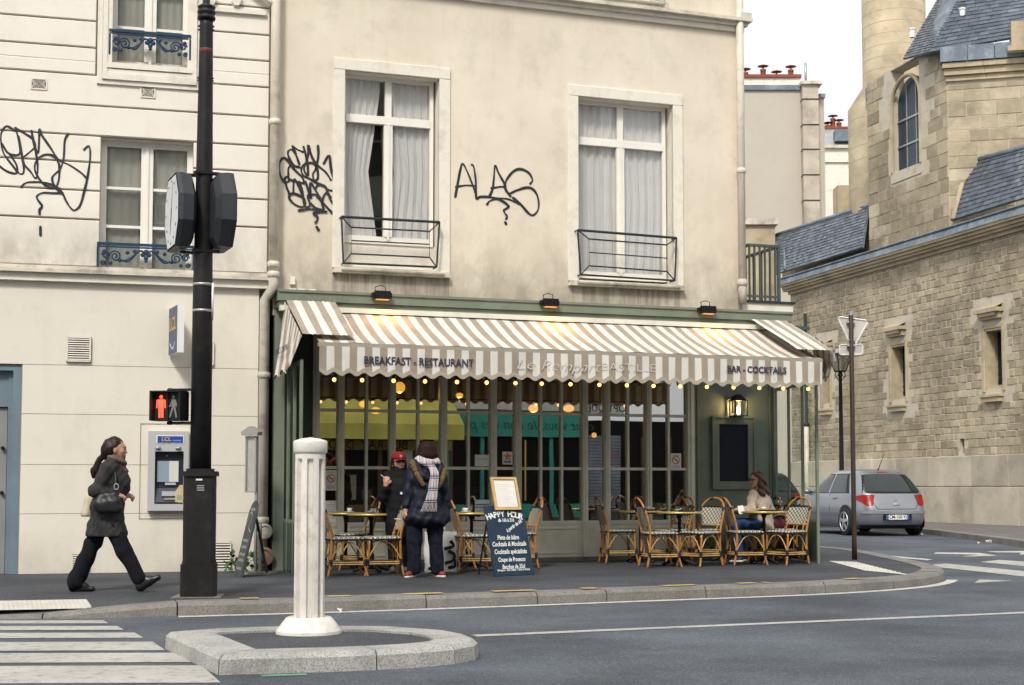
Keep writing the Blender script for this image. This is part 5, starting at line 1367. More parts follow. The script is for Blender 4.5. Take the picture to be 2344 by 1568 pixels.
MB().box(0, W, .05, .2, zf0, zf1).build('sign_band', pm('dull_yellow', (.4, .33, .08), .7), t)
text_mesh('lettering', 'CD  BLU-RAY  DVD', .42, M['black'], t, (W / 2, .21, (zf0 + zf1) / 2), rot=(R(90), 0, R(180)))
za, zb3 = refl(1380, 1150)[1], refl(1380, 955)[1]
t, W = shop('optician_shop', 'optician shop with a graffitied roller shutter across the street', 1344, 1590, pm('grey_brown_front', (.09, .075, .065), .6), (refl(1380, 948)[1], refl(1380, 926)[1]), False)
so = refl(1344, 1000)[0] - t.location.x * 0
sh = MB(); ws = abs(refl(1344, 1000)[0] - refl(1416, 1000)[0]); shm = pm('graffiti_shutter', (.32, .36, .42), .6, .2, var=.4, vs=1.5, dirt=(.4, .1, .12), dscale=1.1)
for k in range(24): zz = .3 + k * .115; MB().box(0, ws, .1, .16, zz, zz + .095).build('shutter_slat', shm, t)
MB().box(0, ws + .1, .1, .3, refl(1380, 947)[1], refl(1380, 924)[1]).build('sign_board', M['white'], t)
text_mesh('lettering', 'OPTIQUE', .38, M['black'], t, (ws / 2, .31, refl(1380, 936)[1]), rot=(R(90), 0, R(180)))
# ================================================================ STREET FURNITURE
pb = onz(455, 1366); dP = pb.y
post = thing('traffic_post', 'tall black cast iron post with square base at the kerb', 'post', pb, R(8))
zp_ = lambda py: atd(455, py, dP).z - pb.z
sq = lambda h, c=.03: [(-h + c, -h), (h - c, -h), (h, -h + c), (h, h - c), (h - c, h), (-h + c, h), (-h, h - c), (-h, -h + c)]
postm = pm('black_post_paint', (.014, .0135, .0145), .5, var=.35, vs=4, bmp=.3, bs=50, spec=.25, dirt=(.032, .028, .026), dscale=5)
b = MB(); b.prism(sq(.168), 0, zp_(1290)); b.prism(sq(.155), zp_(1290), zp_(1284)); b.build('foot', postm, post)
MB().prism(sq(.15), zp_(1284), zp_(1090)).build('shaft_base', postm, post)
MB().prism(sq(.172), zp_(1090), zp_(1079)).prism(sq(.13), zp_(1079), zp_(1073)).build('base_cap', postm, post)
MB().prism([(.235, .2), (-.22, .23), (-.25, -.19), (.22, -.22)], 0, .012).build('grout_collar', M['kerb'], post)
MB().lathe([(.104, zp_(1073)), (.098, zp_(700)), (.086, zp_(480)), (.066, zp_(60)), (.066, zp_(42))], 20).build('shaft', postm, post, True)
MB().lathe([(.085, zp_(46)), (.092, zp_(42)), (.085, zp_(38)), (.07, zp_(36)), (.085, zp_(33)), (.092, zp_(29)), (.085, zp_(25)), (.07, zp_(23)), (.085, zp_(20)), (.09, zp_(17)), (.06, zp_(12)), (.034, zp_(9)), (.032, zp_(-60))], 20).build('ring_moulding', postm, post, True)
MB().lathe([(.0695, zp_(124)), (.0675, zp_(101))], 20).build('red_band', pm('faded_red_band', (.23, .09, .07), .7, var=.4, vs=12), post, True)
for py in (652, 712): MB().lathe([(.1, zp_(py + 3)), (.1, zp_(py - 3))], 20).build('clamp_band', M['steel'], post, True)
MB().box(-.03, .03, -.158, -.15, zp_(1100), zp_(1096)).build('plate', M['trim'], post)
for k in range(3): MB().box(-.02 + .0 * k, .05, -.1525, -.15, zp_(1113 + k * 5), zp_(1110.5 + k * 5)).build('stencil_mark', M['steel'], post)
for py in (62, 70, 180, 186):
    for s in (-1, 1): MB().sphere((s * .07, -.02, zp_(py)), .012, 6, 4).build('bolt', postm, post)
# two-faced clock: one octagonal case on each side of the post
def clock(label, side):
    pc = atd(414 if side < 0 else 503, 488, dP); t = thing('street_clock', label, 'clock', pc, R(24), 'clock cases on the post')
    a, b_ = .37, .19
    oc = lambda h, w_, c: [(-w_ + c, -h), (w_ - c, -h), (w_, -h + c * 1.4), (w_, h - c * 1.4), (w_ - c, h), (-w_ + c, h), (-w_, h - c * 1.4), (-w_, -h + c * 1.4)]
    # case axis along local x (dial faces -x or +x); octagon in y,z
    def ring(x, h, w_): return [(x, q[0], q[1]) for q in oc(h, w_, w_ * .45)]
    x0 = side * .09
    R_ = [ring(x0, a * .985, .37), ring(side * .05, a, .385), ring(-side * .055, a * .97, .37), ring(-side * .10, a * .72, .27)]
    m = MB(); vs = sum(R_, []); m.add(vs, [tuple(k * 8 + i for i in range(8))[::(1 if k else -1)] for k in (3,)] + [(k * 8 + i, k * 8 + (i + 1) % 8, k * 8 + 8 + (i + 1) % 8, k * 8 + 8 + i) for k in range(3) for i in range(8)])
    case = m.build('case', pm('clock_case', (.03, .034, .042), .5, var=.2), t)
    dial = MB().add([(x0 + side * .002, q[0] * .95, q[1] * .95) for q in oc(a * .98, .36, .16)], [tuple(range(8))]).build('dial', pm('clock_dial', (.62, .64, .66), .4, var=.08, bmp=0), t)
    if side < 0:
        h = MB(); f = x0 - .006
        for ang, L, w_ in ((-12, .30, .018), (168, .22, .028)):
            s_, c_ = math.sin(R(ang)), math.cos(R(ang)); n_ = Vector((0, c_, -s_)) * w_ / 2
            p0 = Vector((f, -s_ * .04, -c_ * .04)); p1 = Vector((f, s_ * L, c_ * L)); h.add([p0 - n_, p0 + n_, p1 + n_ * .5, p1 - n_ * .5], [(0, 1, 2, 3)])
        h.build('hand', M['black'], t)
        for k in range(12):
            q = k * math.pi / 6; MB().box(f - .001, f, math.sin(q) * .27 - .012, math.sin(q) * .27 + .012, math.cos(q) * .31 - .012, math.cos(q) * .31 + .012).build('hour_mark', M['black'], t)
    for z in (a + .02, -a - .02): MB().box(min(0, -side * .26), max(0, -side * .26), -.03, .03, z - .012, z + .012).build('mounting_arm', M['black'], t)
clock('octagonal clock with a white dial on the left of the black post', -1)
clock('dark back of the octagonal clock on the right of the black post', 1)
# pedestrian signal
ps = atd(392, 931, dP - .05); t = thing('pedestrian_signal', 'black pedestrian signal with a lit red standing man', 'traffic light', ps, R(-14))
MB().box(-.15, .15, -.06, .08, -.14, .14).add([(-.165, -.13, .15), (.15, -.13, .15), (.15, -.06, .14), (-.15, -.06, .14)], [(0, 1, 2, 3)]).build('housing', M['black'], t)
MB().box(-.168, -.148, -.13, .06, -.14, .15).box(.14, .156, -.12, .06, -.14, .15).box(-.165, .15, -.13, .06, .14, .152).build('visor', M['black'], t)
MB().box(-.004, .006, -.075, -.06, -.14, .14).build('divider', M['black'], t)
red = emis('signal_red', (1, .045, .02), 2.2); gry = pm('unlit_signal', (.16, .19, .16), .5, bmp=0)
def man(x, mat, walk, nm):
    m = MB(); y0, y1 = -.068, -.062
    m.vprism([(x + .016 * math.cos(q * math.pi / 6), .092 + .019 * math.sin(q * math.pi / 6)) for q in range(12)], y0, y1)
    if not walk:
        m.vprism([(x - .026, -.02), (x + .026, -.02), (x + .032, .068), (x - .032, .068)], y0, y1)
        for s in (-1, 1): m.vprism([(x + s * .034, .066), (x + s * .04, -.015), (x + s * .05, -.015), (x + s * .046, .06)], y0, y1); m.vprism([(x + s * .003, -.022), (x + s * .005, -.11), (x + s * .024, -.11), (x + s * .026, -.022)], y0, y1)
    else:
        m.vprism([(x - .022, -.01), (x + .022, -.01), (x + .024, .066), (x - .02, .068)], y0, y1)
        m.vprism([(x - .02, .06), (x - .04, .01), (x - .052, .0), (x - .046, -.008), (x - .03, .0)], y0, y1); m.vprism([(x + .024, .06), (x + .038, .02), (x + .032, -.012), (x + .024, .0)], y0, y1)
        m.vprism([(x - .018, -.012), (x + .004, -.012), (x - .016, -.06), (x - .03, -.11), (x - .046, -.108)], y0, y1); m.vprism([(x + .0, -.012), (x + .022, -.012), (x + .04, -.11), (x + .022, -.112), (x + .012, -.06)], y0, y1)
    m.build(nm, mat, t)
man(-.075, red, False, 'red_figure'); man(.06, gry, True, 'walking_figure')
for z in (.165, -.16): MB().box(-.02, .2, -.02, .02, z - .012, z + .012).sphere((-.01, 0, z), (.035, .035, .02), 8, 6).build('bracket', M['black'], t)
# call box and edge-on sign
p = atd(411, 1130, dP - .05); t = thing('call_button_box', 'beige push button box on the side of the post base', 'push button', p, R(8))
MB().vprism([(-.035, -.08), (.04, -.09), (.04, .085), (.005, .085), (-.038, .02)], -.05, .06).build('body', pm('beige_box', (.55, .44, .27), .6), t)
MB().vprism([(-.02, -.05), (.02, -.055), (.02, -.01), (-.02, -.01)], -.054, -.05).build('button', M['steel'], t)
p = atd(487, 690, dP); t = thing('road_sign', 'road sign seen edge on, clamped to the right of the post', 'sign', p, R(101))
MB().lathe([(.3, -.008), (.3, .008)], 28).build('disc', M['white'], t).rotation_euler = (R(90), 0, 0)
t.children[0].scale = (.62, .62, 1)
for z in (.14, -.1): MB().box(-.02, .02, .0, .14, z - .015, z + .015).build('bracket', M['steel'], t)
# bank sign
u, z = bu(386, 815); t = thing('bank_sign', 'blue projecting bank sign with yellow letters LCL on the cream wall', 'sign', B.w(u, -.05, z), R(25))
L, H = .5, .60
MB().box(-.0, .085, -L, 0, 0, H).build('case', M['white'], t)
MB().add([(-.003, 0, .005), (-.003, -L, .005), (-.003, -L, H - .005), (-.003, 0, H - .005)], [(0, 1, 2, 3)]).build('face', pm('bank_blue', (.045, .07, .18), .4, bmp=0), t)
text_mesh('lettering', 'LCL', .24, pm('bank_yellow', (.8, .5, .04), .5, bmp=0), t, (-.006, -L / 2, H * .62), rot=(R(90), 0, R(-90)), ext=.001)
m = MB(); P = [(-.15 + .3 * k / 12, .14 - .07 * math.sin(math.pi * k / 12)) for k in range(13)]; ribbon(m, P, .022); o = m.build('smile_curve', M['white'], t); o.rotation_euler = (0, 0, R(-90)); o.location = (-.006, -L / 2, 0)
MB().box(.01, .075, 0, .06, .05, H - .05).build('wall_plate', M['bluedoor'], t)
# cash machine
a = bu(337, 1169, .02); b2 = bu(432, 988, .02); t = thing('cash_machine', 'grey wall cash machine with a blue LCL header and dark screen recess', 'cash machine', B.w(a[0], -.0125, a[1]), B.a)
W, H = b2[0] - a[0], b2[1] - a[1]
g0 = bu(318, 1188, .02); fr = MB(); bars(fr, g0[0] - a[0], W + .1, g0[1] - a[1], H + .1, [], [], .01, -.006, .004, .008); fr.build('wall_reveal', M['groove'], t)
f = MB(); rx0, rx1, rz0, rz1 = .085, W - .06, .085, H * .745
wall_holes(f, 0, W, 0, H, [(rx0, rx1, rz0, rz1)], -.1, .095); f.quad((0, -.1, 0), (0, -.1, H), (0, 0, H), (0, 0, 0)); f.quad((W, -.1, 0), (W, 0, 0), (W, 0, H), (W, -.1, H)); f.quad((0, -.1, H), (W, -.1, H), (W, 0, H), (0, 0, H)); f.build('fascia', M['silver'], t)
MB().box(rx0 + .002, rx1 - .002, -.012, -.004, rz0 + .002, rz1 - .002).build('recess', pm('dark_blue_plastic', (.02, .026, .045), .4), t)
hz0 = rz0 + (rz1 - rz0) * .42
MB().box(rx0 + .03, rx0 + (rx1 - rx0) * .5, -.03, -.012, hz0, rz1 - .12).build('screen', emis('atm_screen_dim', (.17, .22, .27), .25), t); MB().box(rx0 + (rx1 - rx0) * .5, rx1 - .06, -.03, -.012, hz0, rz1 - .12).build('screen', emis('atm_screen_pale', (.4, .39, .36), .3), t)
MB().add([(rx0 + .01, -.085, rz0 + .02), (rx1 - .01, -.085, rz0 + .02), (rx1 - .01, -.015, rz0 + .2), (rx0 + .01, -.015, rz0 + .2)], [(0, 1, 2, 3)]).build('shelf', pm('dark_blue_shelf', (.03, .036, .055), .4), t)
MB().box(rx0 + .09, rx0 + .33, -.08, -.03, rz0 + .1, rz0 + .16).build('keypad', M['silver'], t); MB().box(rx0 + .13, rx0 + .26, -.035, -.01, rz0 + .24, rz0 + .27).build('card_slot', M['silver'], t); MB().box(rx0 + .12, rx0 + .34, -.092, -.04, rz0 + .05, rz0 + .08).build('cash_slot', M['steel'], t)
MB().box(.1, W - .06, -.106, -.1, H * .845, H * .945).build('header_border', M['white'], t); hd = MB().box(.112, W - .072, -.109, -.106, H * .853, H * .937).build('header', pm('header_blue', (.03, .07, .3), .4, bmp=0), t)
text_mesh('lettering', 'LCL', .07, pm('header_yellow', (.8, .55, .1), .5, bmp=0), t, (.22, -.1105, H * .897)); MB().box(.3, W - .1, -.11, -.109, H * .88, H * .888).build('header_line', pm('pale_blue', (.2, .4, .6), .5, bmp=0), t)
for x in (.12, W - .13): MB().tube([(x - .03, -.11, H * .79), (x + .03, -.11, H * .785)], .018, 8).build('lamp', M['steel'], t, True)
MB().box(W * .45, W * .48, -.016, -.012, rz1 - .06, rz1 - .05).build('camera_lens', M['white'], t)

# white refuge bollard
bb = onz(707, 1449, .11); t = thing('white_bollard', 'white fluted bollard with a round cap on the refuge island', 'bollard', bb, 0)
wp = pm('white_bollard_plastic', (.72, .69, .65), .35, var=.12, vs=3, bmp=.1, dirt=(.42, .385, .34), dscale=7)
def flute_prof(r, d, nf=8, per=12):
    out = []
    for i in range(nf * per):
        q = 2 * math.pi * i / (nf * per); ph = (i % per) / per
        k = 1 if ph < .42 else 0; out.append((r - d * k, q))
    return out
zc = lambda py: atd(707, py, bb.y).z - bb.z
pf = flute_prof(.115, .03); m = MB(); nf = len(pf); rows = [zc(1437), zc(1055), zc(1045)]
vs = []
for j, z in enumerate([.09, zc(1058), zc(1050), zc(1036)]):
    for r, q in pf: rr = r if j < 2 else .113; vs.append((rr * math.cos(q), rr * math.sin(q), z))
m.add(vs, [(j * nf + i, j * nf + (i + 1) % nf, (j + 1) * nf + (i + 1) % nf, (j + 1) * nf + i) for j in range(3) for i in range(nf)])
smooth_by_angle(m.build('shaft', wp, t), 30)
MB().lathe([(.118, zc(1038)), (.126, zc(1034)), (.127, zc(1012)), (.122, zc(1009)), (.07, zc(1004)), (.0, zc(1001))], 32).build('cap', wp, t, True)
MB().lathe([(.245, 0), (.243, .022), (.17, .115), (.155, .122), (.12, .122), (.1, .1)], 32).build('base', wp, t); smooth_by_angle(t.children[-1] if False else [c for c in t.children if c.name.startswith('base')][0], 30)

# sign post at the corner
sp = onz(1956, 1281); t = thing('sign_post', 'brown metal pole at the pavement corner carrying two signs seen from behind', 'sign post', sp, 0)
brn = pm('brown_pole_paint', (.05, .03, .025), .45, var=.25)
zc = lambda py: atd(1956, py, sp.y).z - sp.z
MB().lathe([(.04, 0), (.036, .3), (.036, zc(716)), (.028, zc(713))], 14).build('pole', brn, t, True); MB().lathe([(.039, zc(722)), (.039, zc(713))], 14).build('cap', M['steel'], t)
backm = pm('sign_back', (.52, .5, .46), .5, .1, var=.12)
S = lambda px, py: (atd(px, py, sp.y).x - sp.x, zc(py))
t2 = thing('road_sign', 'triangular give way sign seen from behind, top of the corner pole', 'sign', (sp.x, sp.y + .05, sp.z), R(-8))
tri = [S(1924, 724), S(1983, 733), S(1987, 738), S(1957, 792), S(1952, 794), S(1921, 729)]
MB().vprism(tri, 0, .006).build('plate', backm, t2)
MB().tube([(x, -.002, z) for x, z in tri], .013, 6, closed=True).build('rim', M['white'], t2)
for py in (737, 778): MB().box(-.06, .06, -.07, 0, zc(py + 2.5), zc(py - 2.5)).build('clamp', M['steel'], t2)
t3 = thing('road_sign', 'small rounded plate seen from behind, below the triangular sign', 'sign', (sp.x, sp.y + .05, sp.z), R(-8))
rc = [S(1927, 788), S(1973, 788), S(1976, 791), S(1976, 808), S(1973, 811), S(1927, 811), S(1924, 808), S(1924, 791)]
MB().vprism(rc, 0, .006).build('plate', backm, t3); MB().tube([(x, -.002, z) for x, z in rc], .011, 6, closed=True).build('rim', M['white'], t3)
MB().box(-.06, .06, -.07, 0, zc(793), zc(788)).build('clamp', M['steel'], t3)
# street lamp by the church
dl = 46; lb = atd(1928, 1190, dl); lb.z = .12; t = thing('street_lamp', 'black lantern street lamp standing before the church wall', 'street lamp', lb, R(20))
zc = lambda py: atd(1928, py, dl).z - .12
MB().lathe([(.16, 0), (.16, .5), (.11, .7), (.085, 1.0), (.07, 2.5), (.055, zc(862)), (.09, zc(860)), (.06, zc(852)), (.03, zc(848))], 14).build('column', M['black'], t, True)
w0, w1_ = .13, .27; z0, z1 = zc(850), zc(812); q4 = [(-1, -1), (1, -1), (1, 1), (-1, 1)]
lt = MB()
for x, y in q4: lt.tube([(x * w0, y * w0, z0), (x * w1_, y * w1_, z1)], .018, 6)
for w_, z in ((w0, z0), (w1_, z1)): lt.tube([(x * w_, y * w_, z) for x, y in q4], .022, 6, closed=True)
lt.build('lantern_frame', M['black'], t)
MB().add([(x * w1_ * 1.05, y * w1_ * 1.05, z1 + .03) for x, y in q4] + [(x * .07, y * .07, zc(799)) for x, y in q4], [(0, 1, 5, 4), (1, 2, 6, 5), (2, 3, 7, 6), (3, 0, 4, 7), (4, 5, 6, 7)]).build('lantern_roof', M['steel'], t)
for i in range(4):
    a, b = q4[i], q4[(i + 1) % 4]; MB().add([(a[0] * w0, a[1] * w0, z0), (b[0] * w0, b[1] * w0, z0), (b[0] * w1_, b[1] * w1_, z1), (a[0] * w1_, a[1] * w1_, z1)], [(0, 1, 2, 3)]).build('glass', glassm('lamp_glass_%d' % i, (.75, .76, .74), .25), t)
for s in (-1, 1): MB().tube([(s * .06, 0, z0 - .3), (s * .2, 0, z0 - .12), (s * w0, 0, z0)], .014, 6).build('bracket', M['black'], t)
for px, lab in ((1872, None),):
    dpp = 50; q = atd(1851, 1180, dpp); t = thing('church_downpipe', 'pale rainwater pipe on the church wall behind the glass screen', 'pipe', (q.x, CH.w(ch(1853, 1000)[0], -.1, 0).y, 0), 0)
    qq = CH.w(ch(1853, 1000)[0], -.12, 0); t.location = qq; MB().lathe([(.09, 0), (.09, 3.4)], 10).build('pipe', M['pipe'], t, True); MB().lathe([(.11, 3.4), (.1, 3.5), (.06, 3.52), (.06, 7.5)], 10).build('upper_pipe', M['iron'], t, True)

# ================================================================ CARS
ZL = [.17, .24, .34, .50, .66, .78, .86, .93, .99, 1.14, 1.29, 1.39, 1.45, 1.485, 1.495]
XR = [-1.92, -2.0, -2.06, -2.09, -2.06, -2.01, -1.98, -1.95, -1.90, -1.73, -1.55, -1.41, -1.28, -.95, -.6]
XF = [1.85, 1.98, 2.05, 2.08, 2.05, 1.98, 1.75, 1.3, 1.08, .78, .45, .2, 0, -.15, -.35]
HW = [.74, .81, .845, .86, .862, .855, .848, .835, .815, .755, .69, .635, .56, .42, .2]
def prof(tab, z): return float(np.interp(z, ZL, tab))
def side_pt(x, z, s, off=0):
    xr, xf, hw = prof(XR, z), prof(XF, z), prof(HW, z); c = (xr + xf) / 2; a = (xf - xr) / 2; n_ = 5.5
    y = hw * max(0, 1 - abs((x - c) / a) ** n_) ** (1 / n_); return (x, s * (y + off), z)
def rear_pt(y, z, off=0):
    xr, xf, hw = prof(XR, z), prof(XF, z), prof(HW, z); c = (xr + xf) / 2; a = (xf - xr) / 2; n_ = 5.5
    return (c - a * max(0, 1 - abs(y / hw) ** n_) ** (1 / n_) - off, y, z)
def ring_pt(th, z, off=0):
    xr, xf, hw = prof(XR, z), prof(XF, z), prof(HW, z); c = (xr + xf) / 2; a = (xf - xr) / 2; e = 2 / 5.5
    f = lambda v: math.copysign(abs(v) ** e, v); return (c + (a + off) * f(math.cos(th)), (hw + off) * f(math.sin(th)), z)
glassc = pm('car_glass', (.016, .026, .025), .04, bmp=0, spec=.55)
rubber = pm('tyre_rubber', (.02, .02, .021), .8)
def make_car(label, paint, plate):
    t = thing('parked_car', label, 'car')
    zz = sorted(set([.17, .2, .24, .3, .36, .44, .5, .58, .66, .72, .78, .82, .86, .9, .93, .96, .99, 1.06, 1.14, 1.22, 1.29, 1.34, 1.39, 1.42, 1.45, 1.47, 1.485, 1.495])); nt_ = 96
    m = MB(); th = [2 * math.pi * i / nt_ for i in range(nt_)]
    m.add([ring_pt(q, z) for z in zz for q in th], [(j * nt_ + i, j * nt_ + (i + 1) % nt_, (j + 1) * nt_ + (i + 1) % nt_, (j + 1) * nt_ + i) for j in range(len(zz) - 1) for i in range(nt_)] + [tuple((len(zz) - 1) * nt_ + i for i in range(nt_)), tuple(range(nt_))[::-1]])
    body = m.build('body', paint, t, True)
    # rear window with dark border
    def patch(name, mat, fn, nu=14, nv=8, par=t): return MB().grid(fn, nu, nv).build(name, mat, par, True)
    hw_ = lambda z: .66 - (z - .97) * .42
    patch('rear_window_border', M['black'], lambda u, v: rear_pt((u * 2 - 1) * (hw_(.945 + v * .46) + .03), .945 + v * .46, .006))
    patch('rear_window', glassc, lambda u, v: rear_pt((u * 2 - 1) * (hw_(.98 + v * .39) - .01), .98 + v * .39, .012))
    patch('brake_light', pm('brake_red', (.35, .02, .02), .3, bmp=0), lambda u, v: rear_pt((u * 2 - 1) * .12, 1.415 + v * .02, .01), 4, 1)
    for s in (-1, 1):
        def win(name, xa, xb, ta, tb, z0=.96, z1=1.37):
            patch(name, glassc, lambda u, v: side_pt((xa + (xb - xa) * u) * (1 - v) + (ta + (tb - ta) * u) * v, z0 + (z1 - z0) * v, s, .008), 10, 8)
        patch('window_surround', M['black'], lambda u, v: side_pt((-1.42 + 2.42 * u) * (1 - v) + (-1.08 + 1.3 * u) * v, .945 + .445 * v, s, .004), 20, 8)
        win('rear_side_window', -1.28, -.42, -1.0, -.36); win('front_side_window', -.34, .86, -.28, .2)
        patch('door_pillar', paint, lambda u, v: side_pt(-.41 + .07 * u, .95 + .44 * v, s, .011), 2, 6)
        patch('side_moulding', pm('grey_moulding', (.16, .165, .18), .5) if s > 0 else M['black'], lambda u, v: side_pt(-1.1 + 2.2 * u, .46 + .05 * v, s, .012), 12, 2)
        for xd in (-.42, .72): MB().tube([side_pt(xd, .3, s, .002), side_pt(xd, .6, s, .002), side_pt(xd, .93, s, .002)], .005, 4).build('door_gap', M['black'], t)
        for xh in (-.72, .25):
            c = side_pt(xh, .84, s, .02); MB().sphere(c, (.09, .016, .022), 10, 6).build('door_handle', paint, t, True)
        c = side_pt(.85, .98, s, .1); MB().sphere(c, (.07, .1, .065), 12, 8).build('wing_mirror', paint, t, True)
        # tail lamp wrapping the corner
        def tl(u, v):
            z = .68 + (.235 * v) * (1 - .0 * u); th0 = math.pi - s * (.06 + .0); y_in = .60 - .10 * (1 - v) if False else .53 + .07 * v
            a_, b_ = .19 + .07 * (1 - v), .80 + .22 * v - .28 * (v < .35) * (.35 - v); cen_ = .79; zz_ = cen_ + (z - cen_) * (1 - .55 * max(0, u - .55) / .45); return ring_pt(math.pi - s * (a_ + (b_ - a_) * u), zz_ + .035 * max(0, u - .5), .012)
        lens = MB().grid(tl, 14, 6).build('tail_lamp', pm('tail_lamp_red', (.30, .012, .006), .2, var=.3, vs=8, bmp=0, spec=.3), t, True)
        # head lamp
        MB().grid(lambda u, v: ring_pt(s * (.2 + .5 * u), .62 + .16 * v, .01), 8, 4).build('head_lamp', M['silver'], t, True)
        for xw in (-1.27, 1.32):
            yo = side_pt(xw, .5, s, 0)[1]; yw = yo - s * .11
            ar = MB().add([(xw + .375 * math.cos(q), yo + s * .009, max(.17, .315 + .375 * math.sin(q))) for q in [k * math.pi / 12 for k in range(-6, 19)]], [tuple(range(25))][::1]); ar.build('wheel_arch', M['black'], t)
            w_ = thing_child = bpy.data.objects.new('wheel', MB().lathe([(.2, -.1), (.29, -.105), (.312, -.08), (.312, .08), (.29, .105), (.2, .1)], 32).mesh('wheel', rubber, True)); COL.objects.link(w_); w_.parent = t; w_.location = (xw, yw + s * .035, .312); w_.rotation_euler = (R(90), 0, 0)
            zf = -s * .108
            rim = MB(); rim.tube([(.208 * math.cos(q * .2244), .208 * math.sin(q * .2244), zf) for q in range(28)], .014, 6, closed=True); rim.lathe([(.05, zf - .02), (.05, zf + .02)], 12)
            for k in range(5):
                q = 2 * math.pi * k / 5 + .3; c_, s_ = math.cos(q), math.sin(q); pr = (-s_, c_)
                rim.add([(c_ * .03 + pr[0] * .03, s_ * .03 + pr[1] * .03, zf - s * .006), (c_ * .03 - pr[0] * .03, s_ * .03 - pr[1] * .03, zf - s * .006), (c_ * .205 - pr[0] * .04, s_ * .205 - pr[1] * .04, zf), (c_ * .205 + pr[0] * .04, s_ * .205 + pr[1] * .04, zf)], [(0, 1, 2, 3)])
            rim.build('rim', M['steel'], w_)
            MB().lathe([(.2, zf * .6 - .004), (.2, zf * .6 + .004)], 20).build('brake_disc', M['dark'], w_)
    patch('windscreen', glassc, lambda u, v: ring_pt((u * 2 - 1) * .55, .98 + .38 * v, .008))
    # bumper seams, plate, handle, emblem
    patch('bumper_strip', pm('bumper_grey', (.20, .205, .22), .5), lambda u, v: ring_pt(math.pi - (u * 2 - 1) * .75, .5 + .06 * v, .014), 30, 2)
    patch('under_bumper', M['black'], lambda u, v: ring_pt(math.pi - (u * 2 - 1) * .85, .165 + .08 * v, .012), 30, 2)
    seam = MB(); 
    for pts in ([(.52, .93), (.53, .78), (.48, .66), (.44, .60)], [(-.52, .93), (-.53, .78), (-.48, .66), (-.44, .60)], [(.44, .60), (-.44, .60)]):
        P = []; 
        for (ya, za), (yb, zb_) in zip(pts, pts[1:]): P += [rear_pt(ya + (yb - ya) * k / 8, za + (zb_ - za) * k / 8, .004) for k in range(9)]
        seam.tube(P, .005, 4)
    seam.build('hatch_seam', M['black'], t)
    x_ = rear_pt(0, .44)[0]
    MB().box(x_ - .02, x_, -.33, .33, .355, .49).build('plate_recess', M['black'], t)
    pl = MB().box(x_ - .03, x_ - .02, -.26, .26, .37, .475).build('number_plate', M['white'], t)
    for a, b in ((-.26, -.215), (.215, .26)): MB().box(x_ - .032, x_ - .03, a, b, .37, .475).build('plate_band', pm('plate_blue', (.02, .12, .45), .5, bmp=0), pl)
    o = text_mesh('plate_number', plate, .105, M['black'], pl, (x_ - .0315, 0, .423), rot=(R(90), 0, R(-90)), offset=.002); o.scale.x = .86
    x_ = rear_pt(0, .70)[0]; MB().sphere((x_ - .005, 0, .70), (.02, .085, .03), 12, 6).build('hatch_handle', M['steel'], t, True)
    x_ = rear_pt(0, .79)[0]; m = MB(); ribbon(m, [(-.02, -.03), (-.01, .0), (-.025, .02), (.0, .035), (.02, .02), (.01, 0), (.03, -.01), (.015, -.03)], .012); o = m.build('emblem', M['steel'], t); o.rotation_euler = (0, 0, R(-90)); o.location = (x_ - .014, 0, .79)
    text_mesh('badge', '1.2', .07, M['steel'], t, (rear_pt(.36, .70)[0] - .006, .36, .70), rot=(R(90), 0, R(-90)))
    MB().tube([(-1.15, 0, 1.48), (-1.2, 0, 1.52), (-1.5, 0, 1.86)], [.02, .01, .004], 6).build('aerial', M['black'], t)
    return t
def carpaint(name, col, metal=.5):
    m, nt, p = newmat(name); p.inputs['Base Color'].default_value = (*col, 1); p.inputs['Metallic'].default_value = metal; p.inputs['Roughness'].default_value = .32; p.inputs['Coat Weight'].default_value = .6; p.inputs['Coat Roughness'].default_value = .06
    c = coords(nt); nt.links.new(mix(nt, ramp(nt, noise(nt, c, 2.5, 6), [(.4, 0.), (.8, .5)]), col, tuple(x * .75 for x in col)), p.inputs['Base Color']); bump(nt, p, noise(nt, c, 300, 2), .03, .002); return m
hd_ = math.atan2(.98, -.2)
rc_ = atd(2053, 1200, 34.6); hv = Vector((math.cos(hd_), math.sin(hd_), 0))
car = make_car('silver hatchback parked by the church wall, red tail lamps towards the street', carpaint('silver_paint', (.27, .285, .32)), 'CM-150-YJ')
car.location = Vector((rc_.x, rc_.y, 0)) + hv * 2.2; car.rotation_euler = (0, 0, hd_); car.scale = (1.07, 1.12, 1.10)
car2 = make_car('dark hatchback parked ahead of the silver car, seen through the glass screen', carpaint('dark_car_paint', (.03, .034, .042), .3), 'AB-204-LN')
car2.location = car.location + SD * 6.4; car2.rotation_euler = (0, 0, math.atan2(SD.y, SD.x)); car2.scale = (1.05, 1.05, 1.1)
